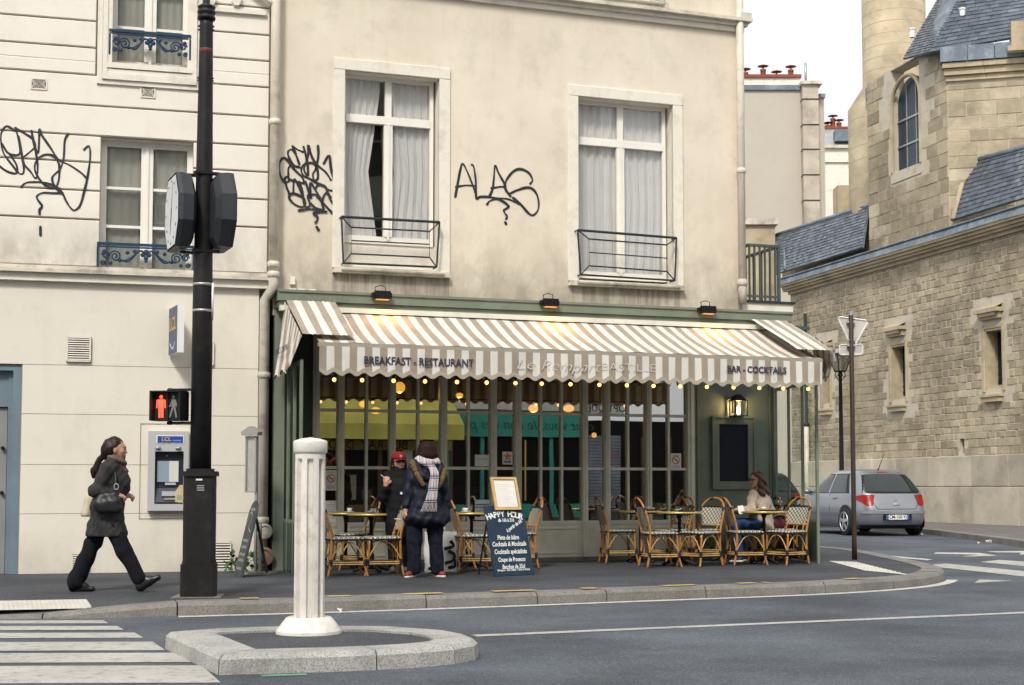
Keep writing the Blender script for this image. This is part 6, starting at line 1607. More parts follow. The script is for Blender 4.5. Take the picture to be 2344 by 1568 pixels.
# ================================================================ TERRACE FURNITURE
rat = pm('rattan_cane', (.46, .215, .06), .35, var=.35, vs=14, bmp=.15, bs=60, dirt=(.24, .10, .03), dscale=7)
rat2 = pm('pale_rattan', (.58, .36, .13), .4, var=.3, vs=14, bmp=.1)
blk_ = pm('black_binding', (.012, .015, .02), .5)
def weave(name, ax, az, k=17):
    m, nt, p = newmat(name); s = N(nt, 'SeparateXYZ'); nt.links.new(coords(nt), s.inputs[0])
    u = math_(nt, 'MULTIPLY', math_(nt, 'ADD', s.outputs[ax], s.outputs[az]), k); v = math_(nt, 'MULTIPLY', math_(nt, 'SUBTRACT', s.outputs[ax], s.outputs[az]), k)
    fu = math_(nt, 'ABSOLUTE', math_(nt, 'SUBTRACT', math_(nt, 'FRACT', math_(nt, 'ADD', u, 40)), .5)); fv = math_(nt, 'ABSOLUTE', math_(nt, 'SUBTRACT', math_(nt, 'FRACT', math_(nt, 'ADD', v, 40)), .5))
    mx_ = math_(nt, 'MAXIMUM', fu, fv); ln = math_(nt, 'GREATER_THAN', mx_, .36); dot = math_(nt, 'LESS_THAN', mx_, .09)
    f = math_(nt, 'MAXIMUM', ln, dot)
    nt.links.new(mix(nt, f, (.62, .58, .45), (.02, .035, .06)), p.inputs['Base Color']); p.inputs['Roughness'].default_value = .5
    bump(nt, p, mx_, .5, .006); return m
wv_back, wv_seat = weave('woven_back', 1, 2), weave('woven_seat', 0, 1, 17)
def catm(P, n=6):
    P = [Vector(p) for p in P]; out = []
    for i in range(len(P) - 1):
        p0 = P[max(i - 1, 0)]; p1 = P[i]; p2 = P[i + 1]; p3 = P[min(i + 2, len(P) - 1)]
        for k in range(n):
            t = k / n; out.append(.5 * ((2 * p1) + (-p0 + p2) * t + (2 * p0 - 5 * p1 + 4 * p2 - p3) * t * t + (-p0 + 3 * p1 - 3 * p2 + p3) * t ** 3))
    out.append(P[-1]); return out
def make_chair():
    t = thing('bistro_chair', 'x', 'chair')
    hoop = [(-.24, -.20, 0), (-.205, -.19, .2), (-.195, -.195, .45), (-.225, -.205, .62), (-.275, -.2, .78), (-.31, -.13, .885), (-.325, 0, .925), (-.31, .13, .885), (-.275, .2, .78), (-.225, .205, .62), (-.195, .195, .45), (-.205, .19, .2), (-.24, .20, 0)]
    MB().tube(catm(hoop, 5), .0145, 8).build('back_hoop', rat, t, True)
    for s in (-1, 1):
        MB().tube(catm([(.24, s * .205, 0), (.2, s * .19, .16), (.18, s * .185, .44)], 5), .014, 8).build('front_leg', rat, t, True)
        MB().tube(catm([(-.175, s * .15, .1), (-.165, s * .15, .46), (-.22, s * .155, .6), (-.265, s * .155, .74)], 4), .009, 6).build('back_spindle', rat, t, True)
    # woven seat: rounded square, domed
    m = MB(); n_ = 28; rim_ = []
    for i in range(n_):
        q = 2 * math.pi * i / n_; e = .42; f = lambda v: math.copysign(abs(v) ** e, v); rim_.append((f(math.cos(q)) * .215 - .005, f(math.sin(q)) * .215))
    rows = [(1.0, .43), (1.04, .445), (1.03, .462), (.95, .474), (.6, .474), (.0, .470)]
    vs = [(x * k, y * k, z) for k, z in rows for x, y in rim_]
    m.add(vs, [(j * n_ + i, j * n_ + (i + 1) % n_, (j + 1) * n_ + (i + 1) % n_, (j + 1) * n_ + i) for j in range(len(rows) - 1) for i in range(n_)] + [tuple(range(n_))[::-1]])
    m.build('seat', wv_seat, t, True)
    MB().tube([(x * 1.045, y * 1.045, .445) for x, y in rim_], .011, 6, closed=True).build('seat_edge', blk_, t, True)
    def bk(u, v):
        z = .555 + .25 * v; y = (u * 2 - 1) * (.185 - .012 * v); return (-.215 - .075 * v + .02 * (u * 2 - 1) ** 2 + .0, y, z)
    g = MB().grid(bk, 10, 6); g.grid(lambda u, v: (lambda p: (p[0] - .012, p[1], p[2]))(bk(u, v)), 10, 6); g.build('backrest', wv_back, t, True)
    for v in (0, 1): MB().tube([bk(k / 8, v) for k in range(9)], .012, 6).build('back_rail', blk_ if v else rat, t, True)
    # stretchers and arch braces
    cs = [(.205, -.19), (.205, .19), (-.205, .19), (-.205, -.19)]
    MB().tube([(x, y, .15) for x, y in cs], .0085, 6, closed=True).build('stretcher', rat2, t); MB().tube([(x * .98, y * .98, .175) for x, y in cs], .0075, 6, closed=True).build('stretcher', rat2, t)
    for i in range(4):
        a, b = Vector((*cs[i], 0)), Vector((*cs[(i + 1) % 4], 0)); P = [a.lerp(b, f) * .98 + Vector((0, 0, z)) for f, z in ((.0, .2), (.1, .28), (.28, .38), (.5, .415), (.72, .38), (.9, .28), (1, .2))]
        MB().tube(catm(P, 3), .008, 6).build('arch_brace', rat2, t, True)
    for x, y in cs: MB().lathe([(.019, .13), (.021, .14), (.021, .2), (.019, .21)], 8, (x, y)).build('binding', blk_, t)
    for y in (-.2, .2): MB().tube([(-.262, y, .74), (-.28, y * .985, .8)], .0185, 8).build('binding', blk_, t)
    MB().tube([(-.32, -.08, .9), (-.325, -.02, .925)], .018, 8).build('binding', blk_, t)
    return t
chair0 = make_chair(); used = [False]
def chair(px, py, ang, label):
    p = onz(px, py) + Vector((.0, .17, 0)); g = 'rattan bistro chairs on the terrace'
    if not used[0]: used[0] = True; chair0.location = p; chair0.rotation_euler = (0, 0, R(ang)); tag(chair0, label, 'chair', g); return chair0
    return dup(chair0, p, R(ang), label, g)
chair(786, 1321, 17, 'rattan bistro chair partly hidden behind the white bollard, facing right')
chair(806, 1306, 200, 'rattan chair farthest back behind the left table, facing left')
chair(870, 1319, 196, 'rattan chair in front of the woman in the red cap, facing left')
chair(1083, 1311, 14, 'rattan chair left of the happy hour board, facing right')
chair(1184, 1302, 196, 'rattan chair behind the happy hour board, only its curved back showing')
chair(1040, 1302, 14, 'rattan chair against the shopfront behind the woman in the plaid scarf')
chair(1418, 1290, 11, 'rattan chair at the left end of the right-hand terrace group, facing right')
chair(1514, 1300, 12, 'rattan chair left of the front centre table, facing right')
chair(1536, 1289, 214, 'rattan chair with pale woven back behind the centre table')
chair(1612, 1287, 12, 'rattan chair behind the centre table, facing right beneath the green wall')
chair(1606, 1298, 222, 'rattan chair right of the centre table, woven back towards the street')
chair(1712, 1295, 11, 'rattan chair in front of the seated woman, facing right')
chair(1806, 1294, 218, 'rattan chair beside the right glass screen, woven back towards the street')
chair(1786, 1286, 205, 'rattan chair by the glass screen holding the maroon bag')
chair(1738, 1284, 195, 'rattan chair on which the woman in the beige cardigan sits')
brassr = pm('brass_rim', (.62, .45, .14), .35, .5, var=.15); topm = pm('speckled_table_top', (.52, .46, .34), .3, var=.2, vs=30)
def make_table():
    t = thing('bistro_table', 'x', 'table')
    MB().lathe([(.29, .708), (.297, .712), (.297, .728), (.29, .733)], 40).build('table_top', topm, t); MB().lathe([(.298, .708), (.305, .712), (.305, .730), (.298, .735)], 40).build('rim', brassr, t, True)
    MB().lathe([(.05, .03), (.03, .08), (.022, .12), (.022, .64), (.035, .66), (.04, .7)], 14).build('column', M['black'], t, True)
    MB().box(-.2, .2, -.02, .02, .69, .708).box(-.02, .02, -.2, .2, .685, .704).build('top_bracket', M['black'], t)
    for k in range(4):
        q = k * math.pi / 2 + .6; c, s = math.cos(q), math.sin(q)
        MB().tube([(0, 0, .1), (c * .08, s * .08, .075), (c * .2, s * .2, .03), (c * .25, s * .25, .012)], [.03, .026, .02, .02], 8).build('foot', M['black'], t, True)
    return t
tab0 = make_table(); tu_ = [False]; TABS = []
def table(px, py, label):
    p = onz(px, py) + Vector((0, .05, 0))
    if not tu_[0]: tu_[0] = True; tab0.location = p; tag(tab0, label, 'table', 'round bistro tables'); o = tab0
    else: o = dup(tab0, p, random.random(), label, 'round bistro tables')
    TABS.append(p); return o
table(848, 1309, 'round bistro table in front of the woman in the red cap'); table(790, 1302, 'round bistro table half hidden behind the white bollard')
table(1079, 1301, 'round bistro table left of the happy hour board'); table(1467, 1288, 'round bistro table by the shopfront, left of the terrace group')
table(1557, 1295, 'round bistro table in the front centre of the terrace group'); table(1668, 1285, 'round bistro table against the green wall beside the seated woman'); table(1751, 1291, 'round bistro table in front of the seated woman')
# small things on the tables
cupm = pm('white_china', (.74, .73, .7), .25, var=.05, bmp=0); ashm = pm('smoked_glass_ashtray', (.16, .16, .16), .2, bmp=0)
def cup(p, dx, dy, label):
    t = thing('coffee_cup', label, 'cup', (p.x + dx, p.y + dy, p.z + .735), random.random() * 6, 'cups on the terrace tables')
    MB().lathe([(.03, 0), (.07, .012), (.068, .016), (.025, .008)], 16).build('saucer', cupm, t, True); MB().lathe([(.018, .008), (.03, .03), (.036, .06), (.032, .06), (.025, .03)], 16).build('bowl', cupm, t, True)
    MB().tube([(.034, 0, .05), (.052, 0, .045), (.05, 0, .028), (.03, 0, .025)], .005, 6).build('handle', cupm, t)
def tray(p, dx, dy, label, r=.13):
    t = thing('serving_tray', label, 'tray', (p.x + dx, p.y + dy, p.z + .7352), 0, 'black trays on the terrace tables'); MB().lathe([(r * .9, 0), (r, .004), (r, .014), (r * .96, .014), (r * .94, .006)], 24).build('dish', M['black'], t); MB().lathe([(r * .95, .0142), (r * 1.01, .016), (r * .95, .018)], 24).build('lip', M['black'], t)
def ashtray(p, dx, dy, label):
    t = thing('ashtray', label, 'ashtray', (p.x + dx, p.y + dy, p.z + .7352), 0, 'ashtrays on the terrace tables'); MB().lathe([(.045, 0), (.052, .02), (.05, .036), (.043, .036), (.038, .012)], 16).build('bowl', ashm, t, True); MB().tube([(.03, .02, .036), (.06, .05, .04)], .004, 6).build('cigarette_end', cupm, t)
cup(TABS[1], .05, -.02, 'small white cup on the table behind the bollard'); ashtray(TABS[0], .0, -.05, 'dark ashtray on the table before the red cap woman'); cup(TABS[2], -.08, .0, 'white cup on the table left of the happy hour board')
tray(TABS[3], .12, .02, 'black tray on the table by the shopfront'); cup(TABS[3], .12, .04, 'small cup on the table by the shopfront'); ashtray(TABS[4], -.02, .05, 'glass ashtray on the centre table'); tray(TABS[4], .1, -.02, 'black tray on the centre table', .11)
tray(TABS[6], .06, .0, 'black tray before the seated woman', .14); cup(TABS[6], .0, .02, 'white cup on the tray before the seated woman'); cup(TABS[5], .05, .0, 'pale cup on the table against the green wall')
t = thing('paper_sheet', 'white paper held at the table by the seated woman', 'paper', atd(1698, 1168, 20.1), R(20)); MB().add([(-.05, 0, -.05), (.06, 0, -.06), (.05, .05, .07), (-.04, .05, .06)], [(0, 1, 2, 3)]).build('sheet', cupm, t); MB().box(-.03, .03, -.004, -.002, -.02, -.017).build('print', grym, t)

# happy hour board, leaning back
bp = onz(1133, 1320); HB = .873; lean = math.asin(.24 / HB); WB = .585
hb = thing('happy_hour_chalkboard', 'tall navy chalkboard lettered HAPPY HOUR leaning on the terrace', 'chalkboard', bp, R(36)); hb.rotation_euler = (-lean, 0, R(36))
navy = pm('navy_chalkboard', (.022, .042, .072), .6, var=.2, vs=5, spec=.15)
MB().bbox(0, WB, -.012, .012, 0, HB, .004).build('board', navy, hb); MB().box(-.006, WB + .006, -.008, .014, -.004, .012).build('bottom_edge', M['black'], hb)
chk = pm('chalk_white', (.82, .82, .78), .9, bmp=0)
sy = lambda y: (1510 - y) / 1045 * HB; sx = lambda x, y: (x - (60 + (y - 470) * .182)) / 585 * WB
def ctext(s, x0, x1, y, size, rot=0, off=.0015, **kw):
    xa, xb = sx(x0, y), sx(x1, y)
    o = text_mesh('chalk_lettering', s, size, chk, hb, ((xa + xb) / 2, -.0145, sy(y)), rot=(R(90), R(-rot), 0), ext=.0005, offset=off, **kw)
    bb = [v[0] for v in o.bound_box]; o.scale.x = (xb - xa) / (max(bb) - min(bb)) / max(.2, math.cos(R(rot))); return o
for k, cch in enumerate('HAPPY HOUR'):
    if cch == ' ': continue
    f = k / 9; xx = sx(125, 640) + (sx(610, 620) - sx(125, 640)) * f; a = (f - .5) * 50
    text_mesh('chalk_lettering', cch, .1, chk, hb, (xx, -.0145, sy(628) + .055 * math.cos((f - .5) * 2.4) - .025), rot=(R(90), R(a * .75), 0), ext=.0005, offset=.003)
ctext('de 16h à 21h', 268, 508, 685, .06, shear=.2); ctext('à partir de 6€', 385, 640, 770, .065, 27, shear=.2)
ctext('Pinte de bière', 262, 585, 945, .082, shear=.25); ctext('Cocktails & Mocktails', 188, 695, 1042, .08, shear=.25); ctext('Cocktails spécialités', 222, 705, 1155, .08, shear=.25)
ctext('Coupe de Prosecco', 282, 685, 1272, .075, shear=.25); ctext('Bacchus de 25cl', 342, 685, 1378, .075, shear=.25); ctext('(Sauvignon - Petit Chablis - Côtes du Rhône)', 275, 758, 1425, .035, shear=.25, off=.0005)
for x in (.06, WB - .06): MB().tube([(x, .015, HB * .9), (x, .015 + .42, .09)], .012, 6).build('prop_leg', M['black'], hb)
mf = thing('framed_menu', 'pale wood framed menu sheet resting on top of the happy hour board', 'menu', bp, 0); mf.rotation_euler = (-lean, 0, R(36))
fx0, fx1, fz0, fz1 = .145, .53, sy(535), sy(535) + .415
m = MB(); bars(m, fx0, fx1, fz0, fz1, [], [], .03, -.045, -.02, .03); m.build('frame', pm('pale_wood', (.62, .42, .17), .5, var=.2, vs=6), mf); MB().box(fx0 + .02, fx1 - .02, -.034, -.026, fz0 + .02, fz1 - .02).build('sheet', pm('menu_paper', (.78, .76, .71), .8, var=.05, bmp=0), mf)
m = MB(); [m.box(fx0 + .06, fx1 - .06 - .05 * (k % 3), -.0355, -.034, fz0 + .06 + k * .026, fz0 + .063 + k * .026) for k in range(11)]; m.build('menu_lines', pm('pale_print', (.6, .58, .55), .8, bmp=0), mf)
mf_in = MB(); bars(mf_in, fx0 + .03, fx1 - .03, fz0 + .03, fz1 - .03, [], [], .006, -.04, -.034, .006); mf_in.build('frame_slip', pm('dark_slip', (.25, .12, .05), .5), mf)
# narrow board at the left, seen almost edge on
p = onz(545, 1320); lb2 = thing('pavement_chalkboard', 'narrow grey chalkboard with rounded top seen edge on beside the pipe', 'chalkboard', p, 0)
yaw = math.atan2(-.93, .36); lb2.rotation_euler = (-R(13), 0, yaw)
w_, h_ = .46, .93; rp = [(-w_ / 2, 0), (w_ / 2, 0), (w_ / 2, h_ - .2)] + [(w_ / 2 * math.cos(q * math.pi / 10), h_ - .2 + .2 * math.sin(q * math.pi / 10)) for q in range(1, 10)] + [(-w_ / 2, h_ - .2)]
MB().vprism(rp, -.012, .012).build('board', pm('grey_chalkboard', (.06, .066, .07), .6, var=.3, vs=6, spec=.2), lb2)
m = MB()
for k, (za, n_) in enumerate(((.82, 3), (.44, 4), (.36, 5), (.27, 4), (.2, 5), (.1, 4))): ribbon(m, [(-.15 + .3 * q / 14, za + .018 * math.sin(q * 2.3 + k)) for q in range(15)], .014, y=-.014 - .0005 * k)
ribbon(m, [(-.18, .62), (-.1, .78), (.05, .74), (.0, .6), (.16, .55)], .016, y=-.0135)
m.build('chalk_scrawl', pm('faint_chalk', (.42, .44, .44), .9, bmp=0), lb2)
MB().tube([(0, .015, .8), (0, .33, .12)], .016, 6).build('prop_leg', M['black'], lb2)
# menu stand
p = onz(586, 1314); t = thing('menu_stand', 'tall glazed menu case on a grey metal stand beside the pipe', 'menu stand', p, R(-20)); k = p.y / FPX
Z = lambda py: (1314 - py) * k
gm = pm('grey_stand_metal', (.30, .305, .29), .5, var=.15)
MB().box(-.1, .26, -.1, .1, 0, .03).build('base_plate', gm, t); MB().box(-.025, .005, -.015, .015, .03, Z(1128)).build('pole', gm, t); MB().box(.04, .07, -.015, .015, .03, Z(1200)).build('pole', gm, t)
cs_ = MB(); bars(cs_, -.155, .0, Z(1129), Z(1000), [], [], .016, -.03, .03, .02); cs_.build('case_frame', gm, t); MB().box(-.14, -.015, -.0, .01, Z(1126), Z(1003)).build('menu_sheet', M['trim'], t); MB().box(-.14, -.015, -.026, -.022, Z(1126), Z(1003)).build('glass', M['upglass'], t)
MB().vprism([(-.19, Z(998)), (.03, Z(998)), (.04, Z(990)), (-.08, Z(977)), (-.2, Z(990))], -.06, .06).build('roof', gm, t)
# wooden crate ledge and ivy at the wall foot
p = onz(546, 1312); t = thing('ivy_plant', 'small green ivy trailing at the wall foot behind the narrow chalkboard', 'plant', p + Vector((0, .3, 0)), 0)
lf = pm('ivy_leaf', (.025, .1, .028), .45, var=.35, vs=20); rl = random.Random(9)
stem = MB()
for q in range(9):
    a = rl.uniform(0, 6.28); P = [(0, 0, .0), (math.cos(a) * .1, math.sin(a) * .05, .1 + rl.random() * .1), (math.cos(a) * .2, math.sin(a) * .08, .05 + rl.random() * .2)]; stem.tube(P, .004, 4)
    for f in range(7):
        c = Vector((rl.uniform(-.22, .24), rl.uniform(-.12, .05), rl.uniform(.02, .27))); sz = rl.uniform(.025, .045); rot = Matrix.Rotation(rl.uniform(0, 6.28), 3, 'Z') @ Matrix.Rotation(rl.uniform(.4, 1.5), 3, 'X')
        sh_ = [(0, -1, 0), (.7, -.7, .1), (.9, .1, .15), (.35, .3, 0), (0, 1.1, -.1), (-.35, .3, 0), (-.9, .1, .15), (-.7, -.7, .1)]
        MB().add([c + rot @ (Vector(v) * sz) for v in sh_], [(0, 1, 2, 3, 4), (0, 4, 5, 6, 7)]).build('leaf', lf, t)
stem.build('stem', lf, t)
# litter
for px, py, zz, s_ in ((2110, 1226, 0, .05), (2264, 1245, 0, .07), (2240, 1246, 0, .04), (778, 1405, 0, .03)):
    p = onz(px, py, zz); t = thing('litter', {2110: 'white scrap of litter under the silver car bumper', 2264: 'crumpled white paper by the far kerb', 2240: 'small white scrap left of the crumpled paper by the far kerb', 778: 'tiny white pebble in the gutter behind the bollard'}[px], 'litter', p + Vector((0, 0, .006)), px)
    r_ = random.Random(px); MB().add([(r_.uniform(-1, 1) * s_, r_.uniform(-1, 1) * s_, r_.uniform(.0, 1.6) * s_) for _ in range(7)], [(0, 1, 2), (1, 3, 2), (2, 4, 5), (3, 5, 6), (0, 4, 6), (0, 6, 3)]).build('crumpled_sheet', cupm, t); MB().add([(-s_ * .6, -s_ * .4, .002), (s_ * .6, -s_ * .3, .002), (s_ * .1, s_ * .6, .004)], [(0, 1, 2)]).build('torn_corner', cupm, t)
# ================================================================ PEOPLE
def surface_nets(f, lo, hi, h):
    lo = np.array(lo, float); n = np.ceil((np.array(hi) - lo) / h).astype(int) + 1
    ax = [lo[i] + h * np.arange(n[i]) for i in range(3)]
    X, Y, Z = np.meshgrid(*ax, indexing='ij'); V = f(X, Y, Z); S = V < 0
    c = np.zeros(tuple(n - 1), int)
    for dx in (0, 1):
        for dy in (0, 1):
            for dz in (0, 1): c += S[dx:n[0] - 1 + dx, dy:n[1] - 1 + dy, dz:n[2] - 1 + dz]
    mask = (c > 0) & (c < 8); idx = -np.ones(mask.shape, int); cells = np.argwhere(mask); idx[mask] = np.arange(len(cells))
    acc = np.zeros((len(cells), 3)); cnt = np.zeros(len(cells))
    crn = [(a, b, d) for a in (0, 1) for b in (0, 1) for d in (0, 1)]
    for p in crn:
        for axis in range(3):
            if p[axis]: continue
            q = list(p); q[axis] = 1
            va = V[cells[:, 0] + p[0], cells[:, 1] + p[1], cells[:, 2] + p[2]]; vb = V[cells[:, 0] + q[0], cells[:, 1] + q[1], cells[:, 2] + q[2]]
            m = (va < 0) != (vb < 0); t = np.where(m, va / np.where(m, va - vb, 1), 0)
            pos = np.tile(np.array(p, float), (len(cells), 1)); pos[:, axis] += t
            acc[m] += pos[m]; cnt[m] += 1
    vs = lo + h * (cells + acc / np.maximum(cnt, 1)[:, None]); faces = []
    for axis in range(3):
        o1, o2 = [(1, 2), (2, 0), (0, 1)][axis]
        A = S[tuple(slice(0, -1) if i == axis else slice(None) for i in range(3))]; Bm = S[tuple(slice(1, None) if i == axis else slice(None) for i in range(3))]
        e = np.argwhere(A != Bm); e = e[(e[:, o1] > 0) & (e[:, o2] > 0) & (e[:, o1] < n[o1] - 1) & (e[:, o2] < n[o2] - 1)]
        sg = A[e[:, 0], e[:, 1], e[:, 2]]
        def ci(d1, d2):
            k = e.copy(); k[:, o1] -= d1; k[:, o2] -= d2; return idx[k[:, 0], k[:, 1], k[:, 2]]
        q = np.stack([ci(1, 1), ci(0, 1), ci(0, 0), ci(1, 0)], 1); q[~sg] = q[~sg][:, ::-1]; faces.append(q)
    return vs, np.concatenate(faces)
def cap(a, b, ra, rb=None):
    a = np.array(a, float); b = np.array(b, float); rb = ra if rb is None else rb
    def f(X, Y, Z):
        d = b - a; L = max(1e-9, d @ d); t = np.clip(((X - a[0]) * d[0] + (Y - a[1]) * d[1] + (Z - a[2]) * d[2]) / L, 0, 1)
        return np.sqrt((X - a[0] - t * d[0]) ** 2 + (Y - a[1] - t * d[1]) ** 2 + (Z - a[2] - t * d[2]) ** 2) - (ra + (rb - ra) * t)
    f.lo = np.minimum(a - ra, b - rb); f.hi = np.maximum(a + ra, b + rb); return f
def ell(c, r):
    c = np.array(c, float); r = np.array(r, float)
    def f(X, Y, Z):
        k = np.sqrt(((X - c[0]) / r[0]) ** 2 + ((Y - c[1]) / r[1]) ** 2 + ((Z - c[2]) / r[2]) ** 2); return (k - 1) * r.min()
    f.lo = c - r; f.hi = c + r; return f
def sdf_obj(name, prims, mat, parent, k=.03, h=.011, cut=None, ripple=None, label=None, grow=0):
    lo = np.min([p.lo for p in prims], 0) - .04 - grow; hi = np.max([p.hi for p in prims], 0) + .04 + grow
    def f(X, Y, Z):
        d = prims[0](X, Y, Z)
        for p in prims[1:]:
            e = p(X, Y, Z); hh = np.clip(.5 + .5 * (e - d) / k, 0, 1); d = e * (1 - hh) + d * hh - k * hh * (1 - hh)
        d = d - grow
        if ripple is not None: d = d + ripple(X, Y, Z)
        for c_ in (cut or []): d = np.maximum(d, c_(X, Y, Z))
        return d
    vs, fs = surface_nets(f, lo, hi, h)
    me = bpy.data.meshes.new(name); me.from_pydata(vs.tolist(), [], fs.tolist()); me.materials.append(mat)
    me.polygons.foreach_set('use_smooth', [True] * len(me.polygons)); me.update()
    return link(name, me, parent, label)
def hand(w, d, up, s=1.0, curl=.5, thumb=1):
    """palm and five fingers: w wrist, d pointing direction, up the back of the hand"""
    w = Vector(w); d = Vector(d).normalized(); up = Vector(up); up = (up - d * up.dot(d)).normalized(); sd = d.cross(up) * thumb
    P = [cap(w, w + d * .045 * s, .022 * s, .03 * s), cap(w + d * .045 * s + sd * .018 * s, w + d * .075 * s + sd * .02 * s, .02 * s), cap(w + d * .045 * s - sd * .018 * s, w + d * .072 * s - sd * .022 * s, .019 * s)]
    for k, L in enumerate((.062, .07, .066, .052)):
        o = w + d * .078 * s + sd * (.03 - .02 * k) * s; a = o + (d * math.cos(curl * .6) - up * math.sin(curl * .6)) * L * .5 * s; b = a + (d * math.cos(curl * 1.8) - up * math.sin(curl * 1.8)) * L * .55 * s
        P += [cap(o, a, .0098 * s, .009 * s), cap(a, b, .009 * s, .0075 * s)]
    o = w + d * .025 * s + sd * .026 * s; a = o + (d * .6 + sd * .8 - up * .2).normalized() * .035 * s; P += [cap(o, a, .012 * s, .0105 * s), cap(a, a + (d * .95 + sd * .25 - up * .35).normalized() * .03 * s, .0105 * s, .008 * s)]
    return P
def clothm(name, col, rough=.9, var=.25, vs=9, bmp=.4, bs=30, **k): return pm(name, col, rough, var=var, vs=vs, bmp=bmp, bs=bs, spec=.2, bd=.008, **k)
skin = pm('skin', (.50, .27, .19), .5, var=.1, vs=12, bmp=.08); lips = pm('lips', (.42, .1, .09), .5, bmp=0); hairm = pm('dark_brown_hair', (.020, .009, .006), .45, spec=.25, var=.4, vs=40, bmp=.5, bs=90)
def head_prims(c, fwd, s=1.0, tilt=0):
    """face towards fwd (horizontal), head centre c"""
    c = Vector(c); f = Vector((*fwd, 0)).normalized(); r = Vector((-f.y, f.x, 0)); u = Vector((0, 0, 1))
    P = [ell(c + u * .02 * s, (.078 * s, .078 * s, .095 * s)), ell(c + f * .022 * s - u * .04 * s, (.062 * s, .062 * s, .072 * s)), ell(c - f * .02 * s + u * .025 * s, (.085 * s, .085 * s, .085 * s)),
         cap(c + f * .052 * s - u * .088 * s, c + f * .058 * s - u * .09 * s, .022 * s), cap(c + f * .082 * s + u * .0 * s, c + f * .098 * s - u * .03 * s, .009 * s, .013 * s), cap(c + f * .078 * s + u * .022 * s, c + f * .08 * s + u * .03 * s, .018 * s)]
    for s_ in (-1, 1): P += [ell(c + r * s_ * .078 * s - f * .005 * s - u * .01 * s, (.016 * s, .016 * s, .03 * s)), ell(c + r * s_ * .038 * s + f * .058 * s - u * .018 * s, (.026 * s, .026 * s, .026 * s))]
    return P
def face_parts(parent, c, fwd, s=1.0, eyes=True):
    c = Vector(c); f = Vector((*fwd, 0)).normalized(); r = Vector((-f.y, f.x, 0)); u = Vector((0, 0, 1))
    if eyes:
        for s_ in (-1, 1):
            q = c + f * .083 * s + r * s_ * .031 * s + u * .006 * s; MB().sphere(q, (.011 * s, .011 * s, .006 * s), 10, 6).build('eye', M['black'], parent, True)
            q = c + f * .086 * s + r * s_ * .032 * s + u * .024 * s; MB().tube([q - r * s_ * .016 * s - u * .001, q + u * .003, q + r * s_ * .018 * s - f * .01 - u * .002], .0035 * s, 5).build('eyebrow', hairm, parent, True)
    q = c + f * .084 * s - u * .056 * s; MB().sphere(q, (.012 * s, .012 * s, .007 * s), 10, 6).build('mouth', lips, parent, True); MB().tube([q - r * .02 * s - f * .006, q + f * .004, q + r * .02 * s - f * .006], .004 * s, 5).build('mouth', lips, parent, True)
def shoe_prims(heel, toe, s=1.0):
    heel = Vector(heel); toe = Vector(toe); d = (toe - heel); m = heel.lerp(toe, .45)
    return [cap(heel + Vector((0, 0, .035)), m + Vector((0, 0, .035)), .037 * s, .036 * s), cap(m + Vector((0, 0, .032)), toe + Vector((0, 0, .028)), .038 * s, .03 * s), cap(heel + Vector((0, 0, .05)), heel + Vector((0, 0, .09)), .038 * s, .036 * s)]
below = lambda z: (lambda X, Y, Z: Z - z)
above = lambda z: (lambda X, Y, Z: z - Z)

# ---- woman walking along the pavement (faces +x)
p0 = onz(252, 1355); w = thing('person', 'woman in a grey coat walking right past the cash machine', 'person', p0, R(6))
hc = (.045, 0, 1.455); F = (1, 0)
LH, LK, LA = (-.06, .07, .80), (-.19, .075, .50), (-.37, .07, .09)      # rear leg
RH, RK, RA = (-.02, -.075, .80), (.145, -.08, .43), (.315, -.08, .12)   # leading leg
SHL, SHR = (-.0, .155, 1.27), (-.015, -.155, 1.27)
EL, HL = (-.02, .2, 1.02), (.1, .1, .99); ER, HR = (-.13, -.2, 1.03), (.06, -.165, .985)
body = head_prims(hc, F, .98) + [cap((.01, 0, 1.27), (.03, 0, 1.40), .05, .046), ell((-.01, 0, 1.14), (.11, .15, .2)), ell((-.04, 0, .86), (.12, .16, .14)), cap((-.01, 0, 1.14), (-.03, 0, .9), .11, .12),
   cap(LH, LK, .085, .06), cap(LK, LA, .055, .04), cap(RH, RK, .085, .06), cap(RK, RA, .055, .04), cap(LA, (-.24, .07, .03), .026, .016), cap(RA, (.44, -.08, .13), .026, .016),
   cap(SHL, EL, .05, .042), cap(EL, HL, .04, .03), cap(SHR, ER, .05, .042), cap(ER, HR, .04, .03)] + hand(HL, (1, -.2, -.1), (0, 0, 1), 1, .9) + hand(HR, (1, .25, -.1), (0, 0, 1), 1, 1.0, -1)
sdf_obj('body', body, skin, w, .02, .010)
face_parts(w, hc, F, .98)
gcoat = clothm('grey_wool_coat', (.042, .041, .043), .95, var=.3, vs=30, bmp=.5, bs=70)
fold = lambda X, Y, Z: .006 * np.sin(X * 36 + Z * 13 + Y * 9 + 1.5 * np.sin(Z * 8)) + .004 * np.sin(Z * 42 + X * 27 + Y * 20) + .002 * np.sin(X * 90 - Z * 60)
coat = [ell((-.01, 0, 1.15), (.135, .185, .19)), cap((-.01, -.11, 1.27), (-.01, .11, 1.27), .065), cap((-.01, 0, 1.1), (-.04, 0, .9), .135, .15), cap((-.04, .03, .9), (-.11, .05, .60), .15, .15), cap((-.04, -.03, .9), (.03, -.05, .60), .15, .14), ell((.07, 0, 1.1), (.12, .13, .16)),
    cap(SHL, EL, .066, .06), cap(EL, (.09, .11, .99), .058, .05), cap(SHR, ER, .07, .064), cap(ER, (.055, -.17, .985), .06, .05)]
sdf_obj('coat', coat, gcoat, w, .045, .011, [above(.565)], fold)
trs = clothm('dark_trousers', (.008, .009, .014), .9)
